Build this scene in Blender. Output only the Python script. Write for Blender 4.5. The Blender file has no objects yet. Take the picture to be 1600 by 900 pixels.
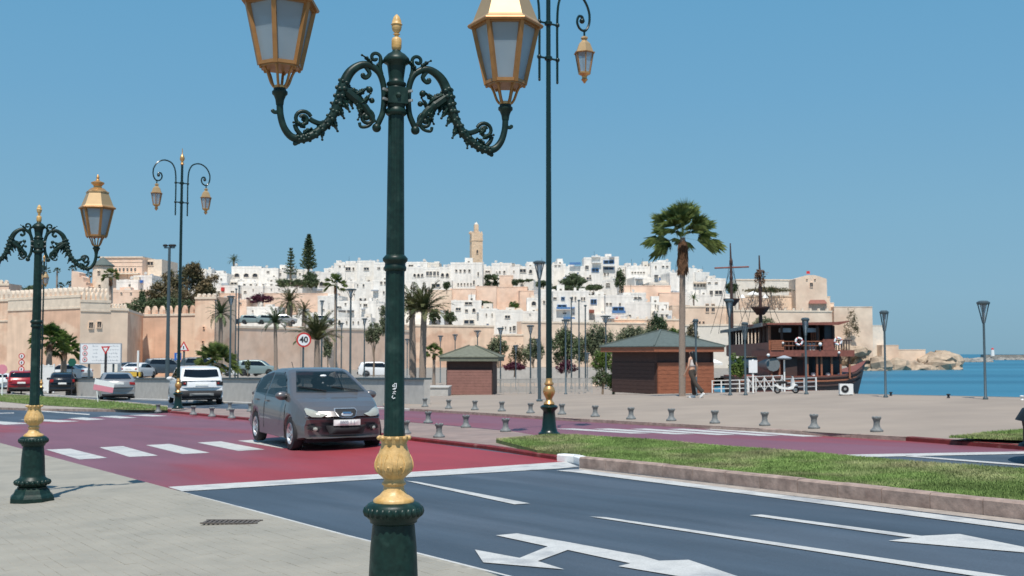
import bpy, bmesh, math, random
from mathutils import Vector, Matrix
import numpy as np
random.seed(7); rng = np.random.default_rng(7)
S = bpy.context.scene
COL = S.collection
R = math.radians
# ---------------------------------------------------------------- camera
F = 1750.0; PITCH = math.atan(103/1750); CAMH = 1.8
cam = bpy.data.objects.new('camera', bpy.data.cameras.new('camera')); COL.objects.link(cam)
cam.location = (0, 0, CAMH); cam.rotation_euler = (R(90)+PITCH, 0, 0)
cam.data.sensor_width = 36; cam.data.lens = 36*F/1600
cam.data.clip_start = .1; cam.data.clip_end = 20000
cam.data.dof.use_dof = True; cam.data.dof.focus_distance = 6.9; cam.data.dof.aperture_fstop = 6.5
S.camera = cam
# ---------------------------------------------------------------- light
SUNV = Vector((-.02, -.44, .895)).normalized()      # towards the sun
w = bpy.data.worlds.new('World'); S.world = w; w.use_nodes = True
nt = w.node_tree; nt.nodes.clear()
sky = nt.nodes.new('ShaderNodeTexSky'); sky.sky_type = 'NISHITA'; sky.sun_disc = False
sky.sun_elevation = math.asin(SUNV.z); sky.sun_rotation = math.atan2(SUNV.x, SUNV.y) % (2*math.pi)
sky.air_density = 1.0; sky.dust_density = 0.3; sky.ozone_density = 1.6; sky.altitude = 0
bg = nt.nodes.new('ShaderNodeBackground'); bg.inputs['Strength'].default_value = .105
wo = nt.nodes.new('ShaderNodeOutputWorld')
# the marine air of the day: the physical sky pulled towards the even teal blue seen all round
tcw = nt.nodes.new('ShaderNodeTexCoord'); sx_w = nt.nodes.new('ShaderNodeSeparateXYZ'); cr = nt.nodes.new('ShaderNodeValToRGB')
nt.links.new(tcw.outputs['Generated'], sx_w.inputs[0]); nt.links.new(sx_w.outputs['Z'], cr.inputs['Fac'])
e = cr.color_ramp.elements; e[0].position = 0; e[0].color = (.20, .385, .515, 1); e[1].position = 1; e[1].color = (.085, .25, .50, 1)
for p_, c_ in ((.05, (.222, .422, .575)), (.12, (.205, .422, .595)), (.22, (.160, .388, .602)), (.32, (.130, .362, .590)), (.6, (.105, .29, .54))):
    q_ = e.new(p_); q_.color = (*c_, 1)
k_ = nt.nodes.new('ShaderNodeVectorMath'); k_.operation = 'SCALE'; k_.inputs['Scale'].default_value = 1/.105; nt.links.new(cr.outputs[0], k_.inputs[0])
mxw = nt.nodes.new('ShaderNodeMix'); mxw.data_type = 'RGBA'; mxw.inputs['Factor'].default_value = .94
nt.links.new(sky.outputs[0], mxw.inputs['A']); nt.links.new(k_.outputs[0], mxw.inputs['B']); nt.links.new(mxw.outputs['Result'], bg.inputs['Color'])
nt.links.new(bg.outputs[0], wo.inputs['Surface'])
sun = bpy.data.objects.new('sun', bpy.data.lights.new('sun', 'SUN')); COL.objects.link(sun)
sun.data.energy = 5.0; sun.data.angle = R(.5); sun.data.color = (1, .95, .87)
sun.rotation_euler = SUNV.to_track_quat('Z', 'Y').to_euler(); sun.location = (0, -20, 40)
S.view_settings.view_transform = 'Standard'; S.view_settings.look = 'None'
S.view_settings.exposure = 0.0; S.view_settings.gamma = 1
# ---------------------------------------------------------------- measuring
CP, SP = math.cos(PITCH), math.sin(PITCH)
def ray(px, py):
    u = (px-800)/F; v = (450-py)/F
    return Vector((u, CP-SP*v, SP+CP*v))
def A(px, py, Y):
    d = ray(px, py); return Vector((0, 0, CAMH)) + d*(Y/d.y)
def gr(x, y): return max(.03*x, -2.1)              # the road falls gently to the left
def gp(x, y):
    t = min(1, max(0, (y-42)/40)); T = max(-1.9, min(-1.15, .03*x-.12))
    return gr(x, y)*(1-t) + T*t
def hit(px, py, h=0, fn=gr):
    d = ray(px, py); a, b = 1.0, 1.0
    while b < 900:
        p = Vector((0, 0, CAMH))+d*b
        if p.z <= fn(p.x, p.y)+h: break
        a = b; b += .5 + b*.01
    for _ in range(30):
        m = (a+b)/2; p = Vector((0, 0, CAMH))+d*m
        if p.z <= fn(p.x, p.y)+h: b = m
        else: a = m
    return Vector((0, 0, CAMH))+d*b
def G(px, py, h=.1): return hit(px, py, h, gp)
# ---------------------------------------------------------------- materials
def _n(nt, t, **k):
    n = nt.nodes.new(t)
    for a, b in k.items(): setattr(n, a, b)
    return n
def mat(name, col, rough=.6, metal=0, vary=.12, scale=6, bump=0, bscale=None, col2=None, mix=(.45, .6), space='OBJ', spec=.5, stretch=None, coat=0, detail=5, speck=0, streak=0, posmix=None):
    m = bpy.data.materials.new(name); m.use_nodes = True; t = m.node_tree; b = t.nodes['Principled BSDF']
    b.inputs['Roughness'].default_value = rough; b.inputs['Metallic'].default_value = metal
    b.inputs['Specular IOR Level'].default_value = spec; b.inputs['Coat Weight'].default_value = coat
    if space == 'OBJ': src = _n(t, 'ShaderNodeTexCoord').outputs['Object']
    else: src = _n(t, 'ShaderNodeNewGeometry').outputs['Position']
    if stretch:
        mp = _n(t, 'ShaderNodeMapping', vector_type='TEXTURE' if len(stretch) > 3 else 'POINT'); mp.inputs['Scale'].default_value = stretch[:3]
        if len(stretch) > 3: mp.inputs['Rotation'].default_value = (0, 0, stretch[3])
        t.links.new(src, mp.inputs['Vector']); src = mp.outputs[0]
    no = _n(t, 'ShaderNodeTexNoise'); no.inputs['Scale'].default_value = scale; no.inputs['Detail'].default_value = detail
    t.links.new(src, no.inputs['Vector'])
    c = (*col, 1)
    if col2 is not None:
        mr = _n(t, 'ShaderNodeMapRange'); mr.inputs['From Min'].default_value = mix[0]; mr.inputs['From Max'].default_value = mix[1]
        t.links.new(no.outputs['Fac'], mr.inputs['Value'])
        mx = _n(t, 'ShaderNodeMix', data_type='RGBA'); mx.inputs['A'].default_value = c; mx.inputs['B'].default_value = (*col2, 1)
        t.links.new(mr.outputs[0], mx.inputs['Factor']); cs = mx.outputs['Result']
    else: cs = None
    n2 = _n(t, 'ShaderNodeTexNoise'); n2.inputs['Scale'].default_value = scale*2.7; n2.inputs['Detail'].default_value = 6
    t.links.new(src, n2.inputs['Vector'])
    m2 = _n(t, 'ShaderNodeMapRange'); m2.inputs['From Min'].default_value = .3; m2.inputs['From Max'].default_value = .7
    m2.inputs['To Min'].default_value = 1-vary; m2.inputs['To Max'].default_value = 1+vary
    t.links.new(n2.outputs['Fac'], m2.inputs['Value'])
    v = _n(t, 'ShaderNodeVectorMath', operation='SCALE')
    if posmix:       # colour shift along world x, edge broken by noise: (colour, x from, x to)
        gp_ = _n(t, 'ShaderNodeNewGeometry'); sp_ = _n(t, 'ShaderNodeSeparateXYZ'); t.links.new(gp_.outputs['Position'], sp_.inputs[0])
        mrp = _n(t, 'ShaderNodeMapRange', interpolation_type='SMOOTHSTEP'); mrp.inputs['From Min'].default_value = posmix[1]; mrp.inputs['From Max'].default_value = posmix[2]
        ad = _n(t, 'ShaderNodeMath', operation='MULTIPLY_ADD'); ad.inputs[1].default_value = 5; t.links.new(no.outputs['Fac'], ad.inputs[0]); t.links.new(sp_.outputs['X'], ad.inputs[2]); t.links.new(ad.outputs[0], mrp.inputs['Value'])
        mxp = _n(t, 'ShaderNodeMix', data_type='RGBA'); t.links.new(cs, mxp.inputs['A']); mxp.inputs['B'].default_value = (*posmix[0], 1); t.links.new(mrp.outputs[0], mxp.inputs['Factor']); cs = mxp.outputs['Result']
    last = m2.outputs[0]
    for (kind_, amt) in (('speck', speck), ('streak', streak)):
        if not amt: continue
        n3 = _n(t, 'ShaderNodeTexNoise'); n3.inputs['Detail'].default_value = 3
        if kind_ == 'speck': n3.inputs['Scale'].default_value = 70; t.links.new((_n(t, 'ShaderNodeNewGeometry').outputs['Position'] if space == 'W' else _n(t, 'ShaderNodeTexCoord').outputs['Object']), n3.inputs['Vector'])
        else:
            mp3 = _n(t, 'ShaderNodeMapping'); mp3.inputs['Scale'].default_value = (1.3, 1.3, .12); t.links.new((_n(t, 'ShaderNodeNewGeometry').outputs['Position']), mp3.inputs['Vector']); t.links.new(mp3.outputs[0], n3.inputs['Vector']); n3.inputs['Scale'].default_value = 1.0
        m3 = _n(t, 'ShaderNodeMapRange'); m3.inputs['From Min'].default_value = .35; m3.inputs['From Max'].default_value = .65; m3.inputs['To Min'].default_value = 1-amt; m3.inputs['To Max'].default_value = 1+amt*.6
        t.links.new(n3.outputs['Fac'], m3.inputs['Value']); mu = _n(t, 'ShaderNodeMath', operation='MULTIPLY'); t.links.new(last, mu.inputs[0]); t.links.new(m3.outputs[0], mu.inputs[1]); last = mu.outputs[0]
    if cs: t.links.new(cs, v.inputs[0])
    else: v.inputs[0].default_value = col
    t.links.new(last, v.inputs['Scale']); t.links.new(v.outputs[0], b.inputs['Base Color'])
    if bump:
        bn = _n(t, 'ShaderNodeTexNoise'); bn.inputs['Scale'].default_value = bscale or scale*8; bn.inputs['Detail'].default_value = 4
        t.links.new(src, bn.inputs['Vector'])
        bu = _n(t, 'ShaderNodeBump'); bu.inputs['Strength'].default_value = bump; bu.inputs['Distance'].default_value = .02
        t.links.new(bn.outputs['Fac'], bu.inputs['Height']); t.links.new(bu.outputs[0], b.inputs['Normal'])
    return m
ROAD_ANG = math.atan2(-.8, .6)
M = {}
M['asphalt'] = mat('asphalt', (.048, .068, .092), .62, vary=.2, scale=.8, bump=.25, bscale=60, col2=(.066, .086, .112), space='W', stretch=(7, 1, 1, ROAD_ANG), detail=5, speck=.16)
M['asphalt_far'] = mat('asphalt_far', (.10, .11, .125), .7, vary=.2, scale=.4, space='W')
M['red'] = mat('red_surfacing', (.175, .070, .095), .55, vary=.12, scale=.45, bump=.15, bscale=60, col2=(.25, .032, .036), mix=(.50, .66), space='W', stretch=(4, 1, 1, ROAD_ANG), detail=4, speck=.12, posmix=((.29, .030, .036), -5.5, 1.0))  # mauve on the left, blending to red with rising world x
M['red_far'] = mat('red_surfacing_mauve', (.185, .070, .095), .55, vary=.12, scale=.45, bump=.15, bscale=60, col2=(.24, .045, .055), mix=(.50, .66), space='W', stretch=(4, 1, 1, ROAD_ANG), detail=4, speck=.12)  # mauve base mottled with red, no blend along x
M['redkerb'] = mat('red_kerb_paint', (.16, .018, .016), .6, vary=.3, scale=3, col2=(.24, .11, .09), mix=(.6, .75), space='W')
M['white'] = mat('road_paint', (.50, .495, .475), .6, vary=.09, scale=2.5, col2=(.33, .335, .34), mix=(.52, .72), space='W', speck=.12)
M['paver'] = mat('paver', (.30, .278, .232), .85, vary=.07, scale=1.0, bump=.35, bscale=50, col2=(.272, .255, .215), space='W')
M['grate'] = mat('grate_iron', (.10, .085, .075), .8, vary=.3, scale=20)
M['joint'] = mat('joint', (.30, .28, .235), .95, vary=.2, scale=4, space='W')
M['prom'] = mat('promenade', (.315, .255, .205), .85, vary=.07, scale=.25, col2=(.28, .228, .185), space='W', bump=.2, bscale=12)
M['refuge'] = mat('refuge_paving', (.27, .20, .175), .85, vary=.1, scale=1, col2=(.23, .175, .155), space='W', bump=.2, bscale=12)
M['kerb'] = mat('kerb_stone', (.34, .25, .21), .85, vary=.3, scale=2.5, col2=(.22, .15, .125), mix=(.5, .75), space='W', bump=.3)
M['gutter'] = mat('gutter', (.34, .29, .25), .85, vary=.2, scale=3, space='W')
M['soil'] = mat('lawn_soil', (.12, .16, .05), .95, vary=.3, scale=3, space='W')
M['grass'] = mat('grass', (.185, .27, .08), .7, vary=.4, scale=.7, col2=(.34, .33, .17), mix=(.48, .66), space='W', spec=.2)
M['ground'] = mat('ground', (.26, .23, .195), .9, vary=.15, scale=.2, space='W')
M['concrete'] = mat('concrete', (.46, .44, .41), .8, vary=.1, scale=1.2, space='W', bump=.2)
M['white_wall'] = mat('white_plaster', (.83, .785, .725), .85, vary=.06, scale=.5, col2=(.66, .62, .57), mix=(.5, .8), bump=.1, streak=.10)
M['white_wall2'] = mat('cream_plaster', (.74, .67, .58), .85, vary=.06, scale=.5, col2=(.62, .58, .53), mix=(.5, .8))
M['pink_wall'] = mat('pink_plaster', (.84, .61, .47), .9, vary=.1, scale=.25, col2=(.76, .51, .37), mix=(.45, .7), bump=.2, space='W')
M['rampart'] = mat('rampart', (.82, .585, .425), .92, vary=.12, scale=.13, col2=(.72, .46, .32), mix=(.47, .54), bump=.35, bscale=3, space='W', stretch=(1, 1, 1.7), streak=.08)
M['rampart2'] = mat('rampart_pale', (.80, .62, .475), .92, vary=.1, scale=.2, col2=(.66, .48, .36), mix=(.45, .7), bump=.35, bscale=3, space='W')
M['merlon'] = mat('merlon_plaster', (.76, .63, .50), .9, vary=.12, scale=.5, space='W')
M['rock'] = mat('rock', (.40, .31, .225), .95, vary=.25, scale=.3, col2=(.25, .18, .13), mix=(.5, .75), bump=.8, bscale=1.5, space='W')
M['rock_far'] = mat('rock_far', (.27, .255, .23), .95, vary=.25, scale=.2, space='W')
M['hill'] = mat('hill_soil', (.50, .45, .39), .9, vary=.2, scale=.1, col2=(.62, .58, .52), space='W')
M['dark'] = mat('dark_void', (.035, .038, .045), .5, vary=.1)
M['pane'] = mat('dark_pane', (.04, .05, .065), .15, vary=.1)
M['blue'] = mat('blue_paint', (.08, .2, .42), .6, vary=.15, scale=1)
M['green_lamp'] = mat('green_cast_iron', (.007, .024, .019), .42, vary=.3, scale=9, col2=(.028, .056, .046), mix=(.55, .8), spec=.3, bump=.06, bscale=40)
M['green_dark'] = mat('green_black_paint', (.004, .018, .015), .3, vary=.2, scale=10)
M['ochre'] = mat('ochre_paint', (.60, .385, .155), .42, vary=.14, scale=14, col2=(.50, .29, .08), mix=(.5, .75), bump=.2, bscale=50)
M['gold'] = mat('gold_paint', (.62, .34, .13), .35, metal=.65, vary=.08, scale=6, bump=.05)
M['gold2'] = mat('brown_gold_paint', (.36, .175, .06), .42, metal=.3, vary=.12, scale=8)
M['roofgold'] = mat('champagne_gold', (.44, .30, .155), .45, metal=.35, vary=.05, scale=5)
M['bolt'] = mat('steel_bolt', (.5, .5, .48), .4, metal=.6)
M['grey_pole'] = mat('grey_pole', (.07, .10, .115), .45, metal=.2, vary=.1)
M['bollard'] = mat('bollard_grey', (.17, .18, .18), .6, vary=.25, scale=12, bump=.2)
M['wood'] = mat('wood', (.31, .108, .055), .65, vary=.3, scale=2, stretch=(.6, .6, 9), bump=.2)
M['wood_dark'] = mat('wood_dark', (.06, .03, .024), .7, vary=.3, scale=2, stretch=(.6, .6, 9))
M['wood_red'] = mat('wood_red', (.235, .075, .052), .6, vary=.25, scale=2)
M['shutter'] = mat('rose_shutter', (.27, .13, .105), .7, vary=.12, scale=2)
M['roofgreen'] = mat('roof_green_grey', (.095, .118, .108), .75, vary=.15, scale=2)
M['roofolive'] = mat('roof_olive', (.15, .155, .115), .75, vary=.15, scale=2)
M['bark'] = mat('bark', (.22, .165, .12), .95, vary=.3, scale=5, bump=.6, stretch=(1, 1, 4))
M['trunkpalm'] = mat('palm_trunk', (.30, .235, .19), .95, vary=.25, scale=6, bump=.7, stretch=(1, 1, 6))
M['deadfrond'] = mat('dead_frond', (.19, .105, .06), .9, vary=.35, scale=8)
def leaf(name, c1, c2, sc=1.2): return mat(name, c1, .6, vary=.3, scale=sc, col2=c2, mix=(.38, .62), space='W', spec=.3)
M['leaf_dark'] = leaf('leaf_dark', (.042, .07, .03), (.10, .13, .06), .5)
M['leaf_brown'] = leaf('leaf_brown', (.085, .085, .04), (.17, .125, .065), .35)
M['leaf_olive'] = leaf('leaf_olive', (.10, .125, .065), (.19, .205, .12), .5)
M['leaf_green'] = leaf('leaf_green', (.045, .10, .02), (.12, .17, .035))
M['leaf_palm'] = leaf('leaf_palm', (.055, .095, .02), (.20, .25, .075), 2.5)
M['leaf_date'] = leaf('leaf_date', (.045, .06, .022), (.13, .13, .05), 1)
M['bougain'] = leaf('bougainvillea', (.10, .02, .04), (.06, .015, .03))
M['tyre'] = mat('tyre', (.018, .018, .02), .8)
M['glass_clear'] = mat('car_glass_clear', (.012, .022, .022), .03, vary=.05, spec=.6)
M['glass_clear'].node_tree.nodes['Principled BSDF'].inputs['Alpha'].default_value = .56
M['cabin'] = mat('cabin_fabric', (.045, .045, .05), .9, vary=.2)
M['rim'] = mat('alloy', (.6, .6, .6), .3, metal=.7, vary=.04)
M['glass'] = mat('car_glass', (.008, .012, .018), .04, vary=.05, spec=.4)
M['plastic'] = mat('black_plastic', (.012, .012, .014), .75)
M['lampglass'] = mat('headlight', (.36, .37, .32), .12, vary=.08, scale=5, coat=1)
M['plate'] = mat('plate', (.78, .78, .75), .5, vary=.03)
M['tail'] = mat('tail_light', (.35, .02, .02), .2, vary=.1)
M['orange'] = mat('amber', (.6, .22, .03), .3)
M['chrome'] = mat('chrome', (.7, .7, .7), .15, metal=1, vary=.02)
M['signwhite'] = mat('sign_white', (.78, .79, .80), .5, vary=.03)
M['signred'] = mat('sign_red', (.55, .03, .03), .5, vary=.05)
M['signblue'] = mat('sign_blue', (.02, .13, .45), .5, vary=.05)
M['signpink'] = mat('sign_pink', (.68, .25, .32), .6, vary=.1)
M['signgreen'] = mat('sign_green', (.01, .09, .06), .5)
M['ink'] = mat('ink', (.02, .02, .025), .6)
M['inkgrey'] = mat('ink_grey', (.35, .38, .42), .6)
M['whitepaint'] = mat('white_paint', (.78, .78, .76), .5, vary=.05)
M['skin'] = mat('skin', (.55, .32, .22), .55, vary=.05)
M['hair'] = mat('hair', (.008, .007, .007), .45, vary=.3, scale=30)
M['top'] = mat('top_cloth', (.62, .57, .55), .9, vary=.05)
M['trousers'] = mat('trousers', (.05, .038, .03), .9, vary=.15)
M['canvas'] = mat('canvas', (.78, .77, .74), .9)
M['yellow'] = mat('yellow', (.65, .42, .06), .6)
def paint(name, c, rough=.3, metal=.35): return mat(name, c, rough, metal=metal, vary=.03, coat=.6)
M['p_grey'] = paint('paint_grey', (.165, .155, .153), .30, .5)
M['p_white'] = paint('paint_white', (.74, .75, .76), .35, 0)
M['p_silver'] = paint('paint_silver', (.36, .35, .34), .35, .5)
M['p_black'] = paint('paint_black', (.012, .014, .018), .25, .1)
M['p_black_dull'] = mat('paint_black_dull', (.01, .01, .012), .55, vary=.05, spec=.2)
M['p_red'] = paint('paint_red', (.30, .012, .02), .3, .1)
M['p_green'] = paint('paint_greygreen', (.22, .29, .29), .4, .2)
M['p_blue'] = paint('paint_slate', (.05, .07, .09), .35, .2)
# lantern glass: milky panes
m = bpy.data.materials.new('frosted_glass'); m.use_nodes = True; t = m.node_tree; b = t.nodes['Principled BSDF']
b.inputs['Base Color'].default_value = (.50, .56, .62, 1); b.inputs['Roughness'].default_value = .35
b.inputs['Transmission Weight'].default_value = .4; b.inputs['Alpha'].default_value = .7
_no = _n(t, 'ShaderNodeTexNoise'); _no.inputs['Scale'].default_value = 5
_tc = _n(t, 'ShaderNodeTexCoord'); t.links.new(_tc.outputs['Object'], _no.inputs['Vector'])
_mx = _n(t, 'ShaderNodeMix', data_type='RGBA'); _mx.inputs['A'].default_value = (.34, .43, .51, 1); _mx.inputs['B'].default_value = (.52, .60, .65, 1)
t.links.new(_no.outputs['Fac'], _mx.inputs['Factor']); t.links.new(_mx.outputs['Result'], b.inputs['Base Color'])
M['frost'] = m
# sea
m = mat('sea_water', (.022, .118, .19), .42, vary=.12, scale=.012, col2=(.04, .18, .27), mix=(.42, .62), space='W', stretch=(.22, 2.2, 1), bump=.7, bscale=.35, spec=.3)
for n in m.node_tree.nodes:
    if n.type == 'BUMP': n.inputs['Distance'].default_value = .35
M['sea'] = m
# ---------------------------------------------------------------- mesh helpers
class MB:
    def __init__(s): s.v = []; s.f = []
    def add(s, vs, fs):
        k = len(s.v); s.v += [tuple(p) for p in vs]; s.f += [tuple(i+k for i in f) for f in fs]; return s
    def box(s, x0, x1, y0, y1, z0, z1, mtx=None):
        vs = [Vector((x, y, z)) for z in (z0, z1) for x, y in ((x0, y0), (x1, y0), (x1, y1), (x0, y1))]
        if mtx: vs = [mtx @ p for p in vs]
        return s.add(vs, [(3, 2, 1, 0), (4, 5, 6, 7), (0, 1, 5, 4), (1, 2, 6, 5), (2, 3, 7, 6), (3, 0, 4, 7)])
    def bar(s, a, b, wx, wy=None):
        a = Vector(a); b = Vector(b); d = b-a; wy = wy or wx
        q = d.to_track_quat('Z', 'Y').to_matrix().to_4x4(); q.translation = a
        return s.box(-wx/2, wx/2, -wy/2, wy/2, 0, d.length, q)
    def prism(s, poly, z0, z1, mtx=None):      # poly (x,y) ccw
        n = len(poly); vs = [Vector((x, y, z0)) for x, y in poly]+[Vector((x, y, z1)) for x, y in poly]
        if mtx: vs = [mtx @ p for p in vs]
        return s.add(vs, [tuple(range(n-1, -1, -1)), tuple(range(n, 2*n))]+[(i, (i+1) % n, n+(i+1) % n, n+i) for i in range(n)])
    def lathe(s, prof, n=16, c=(0, 0, 0), phase=0, flute=None, cap=True, mtx=None):
        c = Vector(c); vs = []
        for i, (r, z) in enumerate(prof):
            for k in range(n):
                a = phase+2*math.pi*k/n; rr = r*(flute(a, z) if flute else 1)
                p = Vector((rr*math.cos(a), rr*math.sin(a), z))
                vs.append((mtx @ p if mtx else p)+c)
        fs = [(i*n+k, i*n+(k+1) % n, (i+1)*n+(k+1) % n, (i+1)*n+k) for i in range(len(prof)-1) for k in range(n)]
        if cap: fs += [tuple(range(n-1, -1, -1)), tuple((len(prof)-1)*n+k for k in range(n))]
        return s.add(vs, fs)
    def tube(s, pts, rad, n=8, flat=1.0):
        pts = [Vector(p) for p in pts]; m = len(pts); vs = []
        rad = rad if isinstance(rad, (list, tuple)) else [rad]*m
        up = None
        for i, p in enumerate(pts):
            d = (pts[min(i+1, m-1)]-pts[max(i-1, 0)]).normalized()
            if up is None: up = Vector((0, 1, 0)) if abs(d.y) < .9 else Vector((1, 0, 0))
            sd = d.cross(up).normalized(); up2 = sd.cross(d).normalized(); up = up2
            for k in range(n):
                a = 2*math.pi*k/n; vs.append(p+sd*math.cos(a)*rad[i]+up2*math.sin(a)*rad[i]*flat)
        fs = [(i*n+k, i*n+(k+1) % n, (i+1)*n+(k+1) % n, (i+1)*n+k) for i in range(m-1) for k in range(n)]
        fs += [tuple(range(n-1, -1, -1)), tuple((m-1)*n+k for k in range(n))]
        return s.add(vs, fs)
    def ball(s, c, r, n=8, m=5, sq=(1, 1, 1)):
        c = Vector(c); prof = [(max(.001, math.sin(math.pi*i/m))*r, -math.cos(math.pi*i/m)*r) for i in range(m+1)]
        k = len(s.v); s.lathe(prof, n)
        s.v[k:] = [(p[0]*sq[0]+c.x, p[1]*sq[1]+c.y, p[2]*sq[2]+c.z) for p in s.v[k:]]
        return s
    def mesh(s, name):
        me = bpy.data.meshes.new(name); me.from_pydata(s.v, [], s.f); me.update(); return me
    def build(s, name, m, parent=None, smooth=False, loc=None, fix=True):
        me = s.mesh(name)
        if fix:
            bm = bmesh.new(); bm.from_mesh(me); bmesh.ops.recalc_face_normals(bm, faces=bm.faces); bm.to_mesh(me); bm.free()
        return put(name, me, m, parent, smooth, loc)
def put(name, me, m, parent=None, smooth=False, loc=None):
    if m is not None and not len(me.materials): me.materials.append(M[m] if isinstance(m, str) else m)
    if smooth:
        me.polygons.foreach_set('use_smooth', [True]*len(me.polygons))
        try: me.set_sharp_from_angle(angle=R(50))
        except Exception: pass
    o = bpy.data.objects.new(name, me); COL.objects.link(o)
    if parent: o.parent = parent
    if loc is not None: o.location = loc
    return o
def thing(name, label, cat, loc=(0, 0, 0), rz=0, group=None):
    o = bpy.data.objects.new(name, None); COL.objects.link(o); o.empty_display_size = .2
    o.location = loc; o.rotation_euler = (0, 0, rz); o['label'] = label; o['category'] = cat
    if group: o['group'] = group
    return o
def tag(o, label, cat, group=None):
    o['label'] = label; o['category'] = cat
    if group: o['group'] = group
    return o
def struct(o, kind='structure'): o['kind'] = kind; return o
def dup(root, label, loc=None, rz=None, scale=None, group=None, _top=True, parent=None):
    r = root.copy(); COL.objects.link(r)
    if parent: r.parent = parent
    if _top:
        if loc is not None: r.location = loc
        if rz is not None: r.rotation_euler = (0, 0, rz)
        if scale: r.scale = (scale,)*3
        r['label'] = label
        if group: r['group'] = group
    for ch in [c for c in KIDS.get(root.name, root.children)]: dup(ch, None, _top=False, parent=r)
    return r
KIDS = {}
def freeze(root):       # remember children once so copies stay cheap
    KIDS[root.name] = list(root.children)
    for c in root.children: freeze(c)
    return root
def spline(pts, n=8):
    pts = [Vector(p) for p in pts]; out = []
    for i in range(len(pts)-1):
        p0 = pts[max(i-1, 0)]; p1 = pts[i]; p2 = pts[i+1]; p3 = pts[min(i+2, len(pts)-1)]
        for k in range(n):
            t = k/n; out.append(.5*((2*p1)+(p2-p0)*t+(2*p0-5*p1+4*p2-p3)*t*t+(3*p1-p0-3*p2+p3)*t**3))
    out.append(pts[-1]); return out
def interp(tab, x):
    if x <= tab[0][0]: return tab[0][1]
    for (a, b), (c, d) in zip(tab, tab[1:]):
        if x <= c:
            return b+(d-b)*(x-a)/(c-a)
    return tab[-1][1]
def text_mesh(txt, size, depth=.002):
    cu = bpy.data.curves.new('t', 'FONT'); cu.body = txt; cu.size = size; cu.extrude = depth; cu.align_x = 'CENTER'; cu.align_y = 'CENTER'
    cu.resolution_u = 3; cu.offset = size*.03
    o = bpy.data.objects.new('t', cu); COL.objects.link(o)
    bpy.context.view_layer.update()
    me = bpy.data.meshes.new_from_object(o.evaluated_get(bpy.context.evaluated_depsgraph_get()))
    bpy.data.objects.remove(o); bpy.data.curves.remove(cu)
    me.transform(Matrix.Rotation(R(90), 4, 'X')); me.name = 'lettering'
    return me
# ================================================================ THE GROUND
def sheet(name, poly, m, dz, fn=gp, step=2.5, kind='structure', parent=None):
    """a sheet that follows the terrain; poly = plan points"""
    bm = bmesh.new(); vs = [bm.verts.new((p[0], p[1], 0)) for p in poly]; bm.faces.new(vs)
    if step:
        xs = [p[0] for p in poly]; ys = [p[1] for p in poly]
        for ax, lo, hi, st in ((0, max(min(xs), -200), min(max(xs), 120), step), (1, max(min(ys), -8), min(max(ys), 130), step)):
            c = math.floor(lo/st)*st+st
            while c < hi:
                co = [0, 0, 0]; co[ax] = c; no = [0, 0, 0]; no[ax] = 1
                bmesh.ops.bisect_plane(bm, geom=bm.verts[:]+bm.edges[:]+bm.faces[:], plane_co=co, plane_no=no); c += st
    if fn is gp: bmesh.ops.triangulate(bm, faces=bm.faces[:])
    for v in bm.verts: v.co.z = fn(v.co.x, v.co.y)+dz
    bmesh.ops.recalc_face_normals(bm, faces=bm.faces[:])
    if sum(f.normal.z for f in bm.faces) < 0: bmesh.ops.reverse_faces(bm, faces=bm.faces[:])
    me = bpy.data.meshes.new(name); bm.to_mesh(me); bm.free()
    o = put(name, me, m, parent)
    if kind: struct(o, kind)
    return o
def rp(px, py, h=0): v = hit(px, py, h, gr); return (v.x, v.y)
def gpp(px, py, h=.1): v = G(px, py, h); return (v.x, v.y)
LAND = [(-900, -60), (90, -60), (90, -2), (40, 14), (15, 32.9), (11.8, 38.6), (19.9, 65.9), (13.2, 70), (14, 120), (60, 200), (84, 282), (100, 420), (60, 900), (-900, 900)]
sheet('ground', LAND, 'ground', -.03, step=8)
o = MB().add([(5, 5, -2.3), (9000, 5, -2.3), (9000, 14000, -2.3), (5, 14000, -2.3)], [(0, 1, 2, 3)]).build('sea', 'sea'); struct(o)
o = MB().add([(-2500, 880, -2.28), (5, 880, -2.28), (5, 14000, -2.28), (-6000, 14000, -2.28)], [(0, 1, 2, 3)]).build('water', 'sea'); struct(o)
# near side of everything: road sheet
KN = [rp(-260, 622), rp(-150, 652.5, .12), rp(0, 692, .12), rp(265, 763, .12), rp(540, 836, .12), rp(782, 897, .12), rp(1300, 1027, .12), rp(1900, 1177, .12)]
FK = [(2300, 742), (1800, 706), (1600, 692), (1415, 679), (1300, 673), (1200, 667), (1050, 659), (900, 651.5), (760, 643), (640, 636.5), (500, 630.5), (385, 627), (200, 621), (110, 617.5), (0, 612), (-120, 606)]
FKp = [hit(x, y, .12, gr).to_2d()[:] for x, y in FK]
sheet('road', [KN[-1], (20, -3), (30, 5)]+FKp+[(-62, 100), (-62, 60)]+KN[:-1], 'asphalt', 0, gr)
# sidewalk in front
side = [(20, -8), (9, -8), (-45, -8), (-45, 45)]+KN[1:]
sheet('sidewalk', side, 'joint', .1165, gr)
# skirt of the sidewalk kerb
k = MB()
for a, b_ in zip(KN[1:], KN[2:]):
    k.add([(a[0], a[1], gr(*a)-.05), (b_[0], b_[1], gr(*b_)-.05), (b_[0], b_[1], gr(*b_)+.112), (a[0], a[1], gr(*a)+.112)], [(0, 1, 2, 3)])
struct(k.build('sidewalk_edge', 'paver'))
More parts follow.
